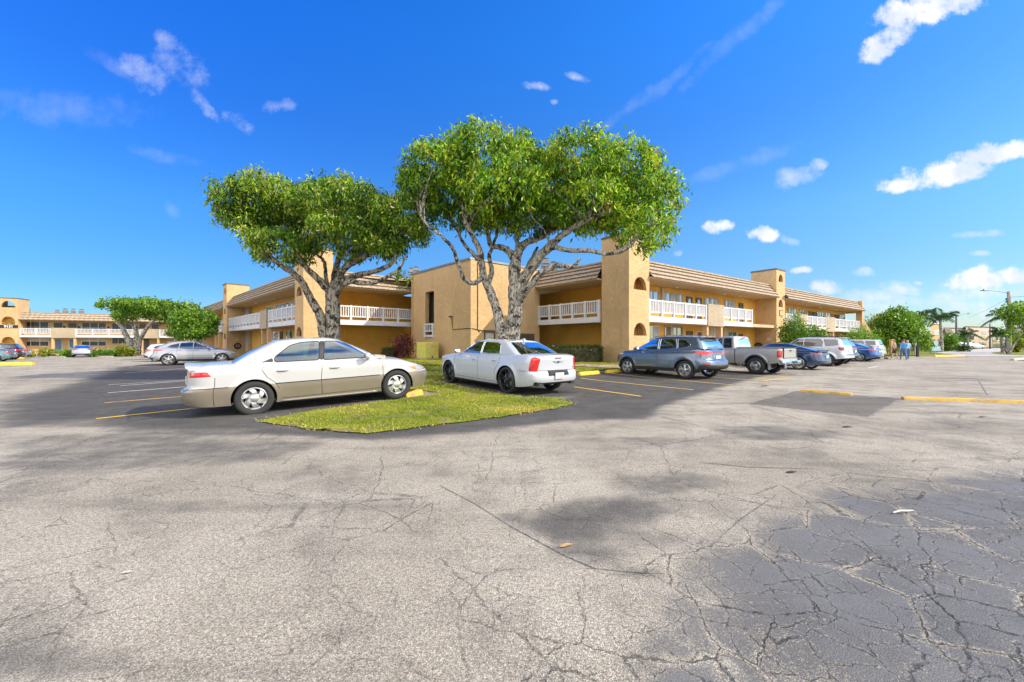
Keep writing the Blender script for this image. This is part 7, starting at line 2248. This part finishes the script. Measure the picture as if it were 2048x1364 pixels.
# ---- palms
def palm(label, px, pyb, pyt, Y, r, nf, flen, zb=None, lean=0, mat='palm', grp=None):
    b_ = P(px, pyb, Y); t_ = P(px + lean, pyt, Y); e_ = empty('palm_tree', (b_[0], Y, zb if zb is not None else b_[2]), 0, label, 'palm tree', grp)
    z0 = zb if zb is not None else b_[2]
    pth, rr = smoothpath([(b_[0], Y, z0 - .1), ((b_[0] * 2 + t_[0]) / 3, Y, z0 + (t_[2] - z0) * .4), t_], [r * 1.3, r, r * .75], 6, .01)
    mb = MB(); mb.tube(pth, [float(x) for x in rr], 8); build('trunk', mb, M['bark2'], e_, smooth=True)
    for k in range(nf):
        a = 2 * PI * k / nf + rng.random() * .6; el = R(rng.uniform(5, 72)); L_ = flen * rng.uniform(.8, 1.1)
        pts = []
        for i in range(9):
            f = i / 8; hd = L_ * f * math.cos(el) * (1 - .15 * f); zz = L_ * f * math.sin(el) - .55 * L_ * f * f * (.6 + .5 * math.cos(el))
            pts.append((t_[0] + hd * math.cos(a), t_[1] + hd * math.sin(a), t_[2] + zz))
        pts = np.array(pts); nl = 44; f = np.linspace(.08, 1, nl); ctr = np.stack([np.interp(f, np.linspace(0, 1, 9), pts[:, i]) for i in range(3)], 1)
        tan = unit(np.gradient(ctr, axis=0)); sd_ = unit(np.cross(tan, np.array([0, 0, 1.0])))
        C = np.concatenate([ctr, ctr]); D = np.concatenate([unit(tan * .6 + sd_ + np.array([0, 0, -.75])), unit(tan * .6 - sd_ + np.array([0, 0, -.75]))])
        ll = np.tile(flen * .26 * np.sin(np.clip(f * .85 + .15, 0, 1) * PI)**.5 + .05, 2)
        V, F, va = leaves(C, D, ll, np.full(2 * nl, flen * .018), np.clip(.45 + rng.normal(size=2 * nl) * .2, 0, 1), fold=.1)
        fr_ = fastmesh('frond', V, F, M[mat], e_, va)
        mb = MB(); mb.tube([tuple(p) for p in pts], [.03 * (1 - .8 * i / 8) for i in range(9)], 4, cap=False); build('rib', mb, M[mat], fr_)
    return e_


palm('tall royal palm with a curved trunk right of the leafy tree', 1884, 702, 634, 66, .22, 15, 3.6, zb=0, lean=-4)
palm('palm rising behind the leafy tree, left of the tall royal palm', 1832, 700, 632, 72, .2, 15, 3.8, zb=0)
palm('small palm in front of the beige three storey block', 1936, 697, 668, 95, .25, 14, 3.4, zb=0)
palm('feathery palm behind the heavy lamp post at the right edge', 2016, 700, 634, 66, .22, 16, 3.6, zb=0)
palm('short bushy palm left of the heavy lamp post, low over the grass island', 2006, 706, 668, 58, .18, 15, 2.4, zb=0, lean=-4)
palm('low young palm at the sign post beside the driveway', 1862, 706, 688, 56, .1, 11, 1.6, zb=0)
c = P(2042, 690, 52)
t7 = empty('tree', (c[0], 52, 0), 0, 'dark leaved tree with thin leaning stems cut by the right edge of the photo', 'tree')
limbs(t7, [([(2018, 708, 0), (2028, 690, 0), (2040, 675, 0), (2060, 655, 0)], .12, .06), ([(2014, 706, .5), (2006, 690, .3), (2000, 675, 0)], .1, .05), ([(2050, 668, 0), (2045, 640, 0), (2030, 620, 0)], .08, .03)], 52, M['bark'], 1)
crown(t7, [lob(2050, 622, 26, 16, 52, 0, 1.6), lob(2060, 645, 22, 14, 52, 0, 1.4), lob(2044, 664, 12, 14, 52, 0, 1.2), lob(2075, 630, 30, 30, 52, 0, 2)], 260, 9, .34, .15, M['leaf'], spread=.3)

# distant tree line so the horizon is closed
treeline = MB()
tl_l = []
for k in range(210):
    x = -780 + 5.9 * k + rng.normal() * 2; y = 250 + rng.normal() * 12
    tl_l.append((x, y, 3.2 + rng.random() * 1.4, 5.5 + rng.random() * 3, 4, 4.2 + rng.random() * 2.2))
e_ = crown(None, tl_l, 4600, 9, 1.7, 1.0, M['leafh'], spread=1.0, name='distant_trees'); tag(e_, 'far dark green tree line low on the horizon behind all the buildings', 'trees', kind='stuff')

# ------------------------------------------------------------------ grass
GP = [G(520, 843), G(600, 857), G(735, 869), G(870, 852), G(1000, 835), G(1110, 818), G(1148, 808), G(1120, 799), (-.05, 10.45), (-1.15, 11.85), (-2.85, 13.95), (-.8, 15.6), (3.3, 18.45), (6.2, 20.3), (6.4, 22.2), (5.3, 23.9),
      (1.9, 27.9), (-2.5, 24.1), (-7.5, 29.6), (-12, 26.6), (-13.5, 25.3), (-13.6, 22.0), (-6.6, 15.0), (-3.3, 11.6), (-2.1, 10.9), G(884, 788), G(760, 806), G(620, 823)]
GP = [(p[0], p[1]) for p in GP]


def sheet(name, poly, step, dz, mat, label=None, jag=.0):
    X0, X1 = min(p[0] for p in poly), max(p[0] for p in poly); Y0_, Y1 = min(p[1] for p in poly), max(p[1] for p in poly)
    gx = np.arange(X0 - step, X1 + step, step); gy = np.arange(Y0_ - step, Y1 + step, step); A_, B_ = np.meshgrid(gx, gy)
    sdv = pin(A_, B_, poly)
    # pull the outer ring of vertices onto the outline
    ins = sdv > 0; Q = np.stack([A_.ravel(), B_.ravel()], 1); d_, pt = seg_dist(Q, poly); near = (d_ < step * .75)
    Q[near] = pt[near] + rng.normal(size=(near.sum(), 2)) * jag
    Z = gza(Q[:, 0], Q[:, 1]) + dz; V = np.stack([Q[:, 0], Q[:, 1], Z], 1); nx_ = len(gx); ok = ins.ravel() | near
    I, J = np.meshgrid(np.arange(len(gy) - 1), np.arange(nx_ - 1), indexing='ij'); a = (I * nx_ + J).ravel(); F = np.stack([a, a + 1, a + nx_ + 1, a + nx_], 1)
    F = F[ok[F].all(1)]
    o = fastmesh(name, V, F, mat)
    if label is None: tag(o, kind='structure')
    return o


m, t, b = nt('lawn')
co = t.nodes.new('ShaderNodeTexCoord').outputs['Object']
c = mixc(t, ramp(t, noise_(t, co, 1.1, 6, .65), .35, .65), (.15, .20, .015), (.34, .33, .04))
c = mixc(t, ramp(t, noise_(t, co, 2.3, 6, .7), .50, .60), c, (.27, .21, .12))
c = mixc(t, math_(t, 'MULTIPLY', ramp(t, noise_(t, co, 30, 5, .75), .45, .65), .7), c, (.06, .085, .012))
t.links.new(c, b.inputs['Base Color']); b.inputs['Roughness'].default_value = .95; b.inputs['Specular IOR Level'].default_value = .1
bump_(t, b, noise_(t, co, 45, 5, .75), .9, .03); M['lawn'] = m
sheet('lawn', GP, .16, .018, M['lawn'], jag=.035)
# crumbling light rim along the near edge of the island

def blades(poly, dens, hmin, hmax, wid, name, label, ymax=None, edge=.03):
    X0, X1 = min(p[0] for p in poly), max(p[0] for p in poly); Y0_, Y1 = min(p[1] for p in poly), max(p[1] for p in poly)
    Y1 = min(Y1, ymax[1]) if ymax else Y1; Y0_ = max(Y0_, ymax[0]) if ymax else Y0_
    n = int(dens * (X1 - X0) * (Y1 - Y0_)); x = rng.uniform(X0, X1, n); y = rng.uniform(Y0_, Y1, n)
    sd_ = pin(x, y, poly); clump = .5 + .5 * np.sin(x * 7.3 + np.sin(y * 5.1) * 2) * np.cos(y * 6.7 + x * 2.2); tu = .5 + .5 * np.sin(x * 1.9 + 1) * np.cos(y * 2.3)
    bare = np.sin(x * 2.7 + 1.3 * np.sin(y * 1.9)) * np.cos(y * 3.3 + 1.1 * np.sin(x * 2.1 + 1)) + .35 * np.sin(x * 9 + y * 7)
    keep = (rng.random(n) < np.clip(1.1 - 1.2 * bare, .12, 1)) & (sd_ > -edge * rng.random(n)) & (rng.random(n) < .45 + .5 * clump) & (rng.random(n) < np.clip(.25 + sd_ * 4, .25, 1)); x, y, clump, tu, sdk = x[keep], y[keep], clump[keep], tu[keep], sd_[keep]; n = len(x)
    C = np.stack([x, y, gza(x, y) + .012], 1); D = unit(rng.normal(size=(n, 3)) * np.array([.75, .75, .2]) + np.array([0, 0, .85]))
    L = (hmin + (hmax - hmin) * rng.random(n)) * (.7 + .6 * clump)
    var = np.clip(.50 + .42 * (tu - .5) + .3 * (np.sin(x * .9 + y * 1.7) * np.cos(y * .8 - x * .5)) + rng.normal(size=n) * .20 + np.clip(.25 - sdk * 1.2, 0, .25), 0, 1)
    V, F, va = leaves(C, D, L, np.full(n, wid) * (.7 + .6 * rng.random(n)), var)
    o = fastmesh(name, V, F, M['blade'], None, va); tag(o, label, 'grass', kind='stuff')


blades(GP, 2300, .035, .075, .010, 'grass', 'short bright yellow green grass on the tip of the island, nearest the camera', (5.5, 11.5), edge=.16)
blades(GP, 520, .04, .10, .022, 'grass', 'mown grass further back around the two big tree trunks', (11.5, 31))
# fallen leaves and twigs on the asphalt, each one loose thing
def litter(px, py, s_, deg, mat, label, kind='leaf'):
    g_ = G(px, py); a = R(deg)
    mb = MB()
    if kind == 'leaf':
        pts = [(-1, 0, 0), (-.4, .28, .10), (.3, .30, .16), (1, 0, .06), (.3, -.26, .14), (-.4, -.22, .05)]
        mb.poly([(x * s_, y * s_, z * s_ + .006) for x, y, z in pts]); mb.poly([(x * s_, y * s_, z * s_ + .003) for x, y, z in pts][::-1])
    else:
        mb.tube([(-s_, 0, .012), (-.3 * s_, .05 * s_, .02), (.3 * s_, -.03 * s_, .018), (s_, .10 * s_, .01)], [.006, .009, .008, .004], 6)
    o = build('fallen_leaf' if kind == 'leaf' else 'twig', mb, M[mat]); o.location = (g_[0], g_[1], g_[2] + .004); o.rotation_euler = (0, 0, a); tag(o, label, 'leaf' if kind == 'leaf' else 'twig')


M['dry'] = simple('dry_leaf', (.42, .28, .12), .7); M['drk'] = simple('dark_leaf', (.06, .04, .03), .8); M['palew'] = simple('bleached_twig', (.55, .50, .42), .8)
litter(1132, 1094, .055, 20, 'dry', 'curled tan leaf lying on the straight seam below the big dark stain')
litter(1808, 1027, .11, 10, 'palew', 'short pale twig lying on the blue grey cracked asphalt at the right', 'twig')
litter(1583, 946, .07, 5, 'drk', 'dark curled leaf on the pale asphalt right of centre')
litter(1695, 855, .10, 0, 'drk', 'dark leaf on the asphalt below the square dark repair patch')
litter(1530, 773, .16, 0, 'drk', 'dark flat leaf on the asphalt behind the pickup bumper')
litter(1217, 757, .12, 60, 'drk', 'dark leaf upright beside the nose of the blue grey crossover')
litter(252, 1148, .035, 15, 'palew', 'tiny white scrap on the near asphalt at the left', 'leaf')
litter(1965, 835, .08, 0, 'drk', 'small dark leaf on the asphalt near the right edge of the photo')
# ------------------------------------------------------------------ street furniture
M['pole'] = simple('concrete_pole', (.34, .31, .28), .85, var=.2, vscale=1.5)
M['poled'] = simple('dark_pole', (.10, .09, .09), .7)
M['lamphead'] = simple('lamp_head_grey', (.16, .19, .24), .4, .5)
M['boxg'] = simple('cabinet_green_yellow', (.60, .55, .12), .5, var=.1)
M['signb'] = simple('sign_back_aqua', (.30, .48, .52), .5)


def lamp(label, px, pyb, pyt, r0, r1, arm, mat, wires=()):
    b_ = G(px, pyb); Y = b_[1]; zt = HC + (HY - pyt) / F_PX * Y
    e_ = empty('street_lamp', (b_[0], Y, b_[2]), 0, label, 'street lamp', 'street lamps along the far road')
    mb = MB(); n = 7; mb.tube([(b_[0], Y, b_[2] - .1 + (zt - b_[2] + .1) * i / n) for i in range(n + 1)], [r0 + (r1 - r0) * i / n for i in range(n + 1)], 10)
    build('pole', mb, M[mat], e_, smooth=True)
    if arm:
        ax, ay, sg = arm; tip = P(ax, ay, Y); L_ = tip[0] - b_[0]
        pth = [(b_[0], Y, zt - .25), (b_[0] + L_ * .25, Y, zt - .25 + (tip[2] - zt + .25) * .62), (b_[0] + L_ * .55, Y, zt - .25 + (tip[2] - zt + .25) * .95), (b_[0] + L_ * .80, Y, tip[2] + .03)]
        pth, _ = smoothpath(pth, [.05] * 4, 5); mb = MB(); mb.tube(pth, .045, 6); build('arm', mb, M['metal'], e_, smooth=True)
        x0, x1 = b_[0] + L_ * .72, tip[0]; s_ = 1 if x1 > x0 else -1; mb = MB(); z = tip[2]
        prof = [(0, .04, .05), (.25, .09, .14), (.7, .08, .17), (1, .02, .06)]
        secs = [[(x0 + (x1 - x0) * f, Y + w * math.cos(PI * 2 * k / 8), z + h * math.sin(PI * 2 * k / 8)) for k in range(8)] for f, h, w in prof]
        loft(mb, secs); build('lamp_head', mb, M['lamphead'], e_, smooth=True)
        mb = MB(); mb.lathe([(.05, .08), (.06, .16), (.04, .2)], 8, o=((x0 * .45 + x1 * .55), Y, z), close=True); build('photocell', mb, M['black'], e_)
    return e_, b_, zt


l1 = lamp('tall street lamp on a thick concrete pole at the right edge, arm reaching left', 2018, 708, 583, .26, .17, (1960, 581, -1), 'pole')
l2 = lamp('thinner street lamp right of the tall royal palm, its short arm reaching right', 1912.5, 700.5, 632, .19, .14, (1941, 627.5, 1), 'poled')
b_ = G(1980, 697.5); e_ = empty('utility_pole', b_, 0, 'plain thin pole without lamp in front of the beige three storey block', 'pole')
mb = MB(); mb.tube([(b_[0], b_[1], b_[2] - .1), (b_[0], b_[1], HC + (HY - 648) / F_PX * b_[1])], [.2, .14], 8); build('pole', mb, M['poled'], e_, smooth=True)
for z_ in (598, 603):
    p = P(2012.5, z_, l1[1][1]); mb = MB(); mb.lathe([(.05, .12), (.10, .06), (.05, 0), (.10, -.06), (.04, -.12)], 8, o=p); build('insulator', mb, M['black'], l1[0])
for (a, zz, c_, zc, lb) in ((2013, 598, 1938, 634, 'upper of the two thin wires sagging left from the tall street lamp'), (2013, 603, 1955, 650, 'lower of the two thin wires sagging left from the tall street lamp'), (2022, 594, 2110, 576, 'thin wire leaving the photo to the right from the tall street lamp')):
    p = P(a, zz, l1[1][1]); q = P(c_, zc, 95 if c_ < 2000 else 40); pts = []
    for i in range(13):
        f = i / 12; pts.append((p[0] + (q[0] - p[0]) * f, p[1] + (q[1] - p[1]) * f, p[2] + (q[2] - p[2]) * f - 1.0 * f * (1 - f)))
    mb = MB(); mb.tube(pts, .018, 4, cap=False); tag(build('wire', mb, M['metal']), lb, 'wire', 'overhead wires')

# sign post at the driveway
b_ = G(1870.5, 708.5); Y = b_[1]; e_ = empty('sign_post', b_, 0, 'road sign post with aqua boards seen from behind, at the driveway curb', 'sign')
mb = MB(); mb.tube([(b_[0], Y, b_[2] - .1), (b_[0], Y, HC + (HY - 681) / F_PX * Y)], .05, 8); build('post', mb, M['signb'], e_)
fr = Frame((b_[0], Y - .08), (1, 0)); s_ = Y / F_PX
mb = MB(); fr.box(mb, -8 * s_, 9 * s_, 0, .03, HC + (HY - 702) * s_, HC + (HY - 693) * s_); build('board', mb, M['signb'], e_)
mb = MB(); z_ = HC + (HY - 684) * s_; mb.poly([fr.w(5.2 * s_ * math.cos(PI / 4 * k + PI / 8), .03, z_ - 1.5 * s_ + 5.2 * s_ * math.sin(PI / 4 * k + PI / 8)) for k in range(8)]); build('octagon_board', mb, M['signb'], e_)

# black picket fence with gate post
fb = G(1835, 713.5); fa = (fb[0] - 4.6, fb[1] + .9); e_ = empty('picket_fence', (fa[0], fa[1], gz(*fa)), 0, 'black metal picket fence behind the walking people, ending in a square post', 'fence')
fr = Frame(fa, (fb[0] - fa[0], fb[1] - fa[1])); L_ = math.hypot(fb[0] - fa[0], fb[1] - fa[1])
mb = MB(); fr.box(mb, L_ - .08, L_ + .08, -.08, .08, -.1, 1.25); build('post', mb, M['black'], e_)
mb = MB(); fr.box(mb, -.05, .05, -.05, .05, -.1, 1.15); build('post', mb, M['black'], e_)
mb = MB(); fr.box(mb, .05, L_ - .08, -.02, .02, 1.0, 1.05); fr.box(mb, .05, L_ - .08, -.02, .02, .12, .17); n = int(L_ / .14)
for k in range(1, n): fr.box(mb, L_ * k / n - .012, L_ * k / n + .012, -.012, .012, .05, 1.1)
build('pickets', mb, M['black'], e_)
b_ = G(1831, 711); mb = MB(); mb.tube([(0, 0, -.1), (0, 0, 1.85)], .09, 8); mb.lathe([(.11, 1.85), (.11, 1.93), (.02, 1.98)], 8); o = build('marker_post', mb, M['white'], smooth=True, sharp=R(40)); o.location = b_; tag(o, 'white round topped post just behind the square end post of the picket fence', 'post')
b_ = G(1783, 712); o = MB(); o.box(-.13, .13, -.13, .13, -.1, 1.75); o.box(-.16, .16, -.16, .16, 1.75, 1.83); o = build('gate_pillar', o, M['stucco_pale']); o.location = b_; tag(o, 'short pinkish stucco pillar behind the walking person in dark shorts', 'pillar')

# driveway, road and lawns beyond the lot
M['road'] = simple('far_road', (.42, .39, .34), .9, var=.12, vscale=.4)


def flat(name, pts, dz, mat):
    mb = MB(); mb.poly([G(x, y, dz) for x, y in pts]); tag(build(name, mb, M[mat]), kind='structure')


for k, (x, y) in enumerate([]): pass
lotback = 43.6
mb = MB(); R_ = [G(1896, 709.5), G(1930, 712.3), G(2075, 712.3), G(2110, 703), G(2048, 697.4), G(1993, 696.2), G(1962, 697.6), G(1905, 701.5), G(1868, 705.2)]
mb.poly([(x, y, .0) for x, y, z in R_]); tag(build('road', mb, M['road']), kind='structure')
mb = MB(); R_ = [G(1982, 706), G(2005, 702.6), G(2040, 702.4), G(2120, 704), G(2120, 709.5), G(2040, 710.2), G(2000, 708.8)]
mb.poly([(x, y, .03) for x, y, z in R_]); tag(build('grass_island', mb, M['lawn']), kind='structure')
mb = MB(); R_ = [(24, 43.2), (G(1925, 712.5)[0], 43.2), G(1898, 708.6)[:2], G(1868, 704.8)[:2], G(1830, 703)[:2], (30, 62)]
mb.poly([(p[0], p[1], .02) for p in R_]); tag(build('verge', mb, M['lawn']), kind='structure')
bar('curb', G(1868, 713.2), G(1927, 712.6), .35, .16, M['ycurb'], 'faded yellow curb at the mouth of the driveway, below the sign post', 'curb')
bar('curb', G(2024, 721), G(2075, 717.5), .3, .18, M['ccurb'], 'pale broken curb end at the right edge of the photo, beside a grass patch', 'curb')
mb = MB(); R_ = [G(2032, 720.5), G(2070, 717), G(2200, 717), G(2200, 724), G(2060, 723.5)]; mb.poly([(x, y, .02 + z) for x, y, z in R_]); tag(build('grass_patch', mb, M['lawn']), kind='structure')
strip('footpath', [WR.w(44, 1.6, 0)[:2], WR.w(20, 1.5, 0)[:2], WR.w(0, 1.5, 0)[:2], (5.0, 20.4), (3.0, 20.9), (1.2, 22.5), (.2, 24.6)], 1.2, .045, M['walk'], step=.3)
strip('footpath', [WL.w(0, 1.4, 0)[:2], WL.w(34, 1.4, 0)[:2]], 1.2, .045, M['walk'])

# green and yellow electrical cabinet beside the block
Yc = 25.6; c0 = P(851, 718, Yc); zb = gz(c0[0], c0[1]) + .02
u1 = Vector((-.68, .733)); u2 = Vector((.78, .626)); A0 = Vector((c0[0], c0[1])); La, Lb, H_ = 1.15, .95, 1.12
e_ = empty('electrical_cabinet', (A0.x, A0.y, zb), 0, 'yellow green electrical cabinet on the lawn below the narrow slot window', 'cabinet')


def rbox(o2, la, lb, z0, z1, r=.0, ins=0):
    q = [o2 + u1 * ins + u2 * ins, o2 + u2 * (lb - ins) + u1 * ins, o2 + u2 * (lb - ins) + u1 * (la - ins), o2 + u1 * (la - ins) + u2 * ins]
    return [(p.x, p.y, z0) for p in q] + [(p.x, p.y, z1) for p in q]


mb = MB(); mb.hexa(rbox(A0, La, Lb, zb + .06, zb + H_)); o = build('housing', mb, M['boxg'], e_); bv = o.modifiers.new('bev', 'BEVEL'); bv.width = .05; bv.segments = 3
mb = MB(); mb.hexa(rbox(A0 - u1 * .12 - u2 * .12, La + .24, Lb + .24, zb - .15, zb + .06)); build('pad', mb, M['concrete'], e_)
fc = Frame((A0.x, A0.y), u2, (u2.y, -u2.x))
mb = MB(); fc.box(mb, .32, .58, .0, .012, zb + .78, zb + .95); build('warning_label', mb, M['platep'], e_)
mb = MB(); fc.box(mb, .44, .52, .0, .03, zb + .1, zb + .22); build('lock', mb, M['black'], e_)

# hose reels against the towers
for fr_, t_, d_, lb in ((WR, tT2a - .12, -1.2, 'black coiled hose on the side wall of the second arched tower'), (WL, tTL2a - .12, -.6, 'black coiled hose on the side wall of the left wing tower')):
    p = fr_.w(t_, d_, 0); g_ = gz(p[0], p[1]); n_ = (-fr_.u.x, -fr_.u.y); sd_ = (fr_.n.x, fr_.n.y)
    e_ = empty('hose_reel', (p[0], p[1], g_), 0, lb, 'hose reel'); mb = MB()
    for k in range(3):
        r_ = .30 - .035 * k; mb.tube([(p[0] + sd_[0] * r_ * math.cos(a) + n_[0] * .03 * k, p[1] + sd_[1] * r_ * math.cos(a) + n_[1] * .03 * k, 1.15 + r_ * math.sin(a)) for a in [2 * PI * j / 20 for j in range(21)]], .035, 6)
    build('hose', mb, M['black'], e_, smooth=True)
    mb = MB(); mb.box(p[0] - .05, p[0] + .05, p[1] - .05, p[1] + .05, .9, 1.4); build('bracket', mb, M['metal'], e_)


# ------------------------------------------------------------------ people
M['skin'] = simple('skin', (.52, .30, .20), .6); M['tee'] = simple('blue_tee', (.05, .22, .50), .8); M['jean'] = simple('jeans', (.07, .14, .28), .85)
M['tee2'] = simple('pale_blue_top', (.35, .55, .66), .8); M['pant2'] = simple('dark_trousers', (.10, .14, .20), .85); M['tee3'] = simple('tan_top', (.55, .38, .28), .8); M['short'] = simple('black_shorts', (.02, .02, .025), .8)
M['hair'] = simple('brown_hair', (.16, .09, .04), .7); M['hair2'] = simple('grey_hair', (.42, .38, .33), .7); M['shoe'] = simple('shoes', (.5, .5, .5), .7)


def person(label, loc, head, h, top, legs, hair, stride=.22, arm=.12, shorts=False, sleeve=1.12):
    e_ = empty('person', loc, R(head), label, 'person'); k = h / 1.72
    J = {'pel': (0, 0, .95), 'wst': (0, 0, 1.08), 'chs': (0, .0, 1.28), 'nck': (.01, 0, 1.46), 'hd0': (.02, 0, 1.54), 'hd1': (.03, 0, 1.63), 'hd2': (.02, 0, 1.70)}
    for s_, g_ in (('l', 1), ('r', -1)):
        sw = stride * g_
        J['hip' + s_] = (0, .09 * g_, .90); J['kne' + s_] = (sw * .55 + .03, .10 * g_, .50); J['ank' + s_] = (sw * .9 - .02, .10 * g_, .09 + (.05 if sw < 0 else 0)); J['toe' + s_] = (sw * .9 + .15, .12 * g_, .04)
        J['sho' + s_] = (0, .185 * g_, 1.40); J['elb' + s_] = (-arm * g_ - .02, .24 * g_, 1.13); J['wri' + s_] = (-arm * 1.5 * g_ + .10, .25 * g_, .92); J['han' + s_] = (-arm * 1.6 * g_ + .13, .25 * g_, .84)
    Ed = [('pel', 'wst'), ('wst', 'chs'), ('chs', 'nck'), ('nck', 'hd0'), ('hd0', 'hd1'), ('hd1', 'hd2')]
    for s_ in 'lr': Ed += [('pel', 'hip' + s_), ('hip' + s_, 'kne' + s_), ('kne' + s_, 'ank' + s_), ('ank' + s_, 'toe' + s_), ('chs', 'sho' + s_), ('sho' + s_, 'elb' + s_), ('elb' + s_, 'wri' + s_), ('wri' + s_, 'han' + s_)]
    Rd = dict(pel=.135, wst=.125, chs=.145, nck=.06, hd0=.07, hd1=.10, hd2=.07)
    for s_ in 'lr': Rd.update({'hip' + s_: .105, 'kne' + s_: .065, 'ank' + s_: .045, 'toe' + s_: .035, 'sho' + s_: .065, 'elb' + s_: .043, 'wri' + s_: .03, 'han' + s_: .035})
    names = list(J); me = bpy.data.meshes.new('body'); me.from_pydata([tuple(c * k for c in J[n]) for n in names], [(names.index(a), names.index(b)) for a, b in Ed], [])
    o = bpy.data.objects.new('body', me); COL.objects.link(o); sk = o.modifiers.new('skin', 'SKIN')
    for i, n in enumerate(names):
        v = me.skin_vertices[0].data[i]; v.radius = (Rd[n] * k, Rd[n] * k); v.use_root = (n == 'pel')
    o.modifiers.new('sub', 'SUBSURF').levels = 2
    dg = bpy.context.evaluated_depsgraph_get(); dg.update(); m2 = bpy.data.meshes.new_from_object(o.evaluated_get(dg)); bpy.data.objects.remove(o)
    m2.materials.clear()
    for m_ in (M['skin'], M[top], M[legs], M['shoe']): m2.materials.append(m_)
    for p in m2.polygons:
        p.use_smooth = True; z = p.center.z / k; y = abs(p.center.y) / k
        if z < .09: p.material_index = 3
        elif z < 1.0 and y < .21: p.material_index = 2 if (not shorts or z > .55) else 0
        elif z < 1.44 and (y < .21 or z > sleeve): p.material_index = 1
        else: p.material_index = 0
    b_ = bpy.data.objects.new('body', m2); COL.objects.link(b_); b_.parent = e_
    mb = MB()
    for i in range(9):
        a = PI * i / 8 * .62
        for j in range(14):
            t_ = 2 * PI * j / 14; mb.v.append(((.02 - .02 + .108 * math.sin(a) * math.cos(t_) * 1.02 - .01) * k, .088 * math.sin(a) * math.sin(t_) * k, (1.635 + .105 * math.cos(a)) * k))
    for i in range(8):
        for j in range(14): mb.f.append((i * 14 + j, i * 14 + (j + 1) % 14, (i + 1) * 14 + (j + 1) % 14, (i + 1) * 14 + j)); mb.m.append(0)
    build('hair', mb, M[hair], e_, local=True, smooth=True)
    return e_


person('person in a blue tee and jeans walking away across the car park', G(1807, 720.5), 70, 1.74, 'tee', 'jean', 'hair')
pb = G(1815, 719); person('person in a pale blue top close behind the one in the blue tee', pb, 62, 1.68, 'tee2', 'jean', 'hair2', stride=-.2)
pc_ = G(1789, 718.5); person('person in a tan top and black shorts pushing a wheeled frame', pc_, 150, 1.70, 'tee3', 'short', 'hair', stride=.25, shorts=True, arm=.02)
q = (pc_[0] - .75, pc_[1] + .35, pc_[2]); e_ = empty('wheeled_frame', q, R(150), 'light tubular wheeled walking frame pushed by the person in black shorts', 'walking frame')
mb = MB()
for sy in (-.25, .25):
    mb.tube([(-.30, sy, .9), (-.25, sy, .88), (.05, sy, .75), (.28, sy, .08)], .014, 6); mb.tube([(.0, sy, .77), (-.25, sy, .08)], .014, 6)
mb.tube([(.05, -.25, .75), (.05, .25, .75)], .014, 6); mb.tube([(.2, -.25, .3), (.2, .25, .3)], .014, 6)
build('frame', mb, M['metal'], e_, local=True, smooth=True)
for sx in (-.25, .28):
    for sy in (-.25, .25):
        mb = MB(); mb.lathe([(.03, -.015), (.08, -.015), (.08, .015), (.03, .015)], 12, axis='y', o=(sx, sy, .08)); build('wheel', mb, M['tyre'], e_, local=True)
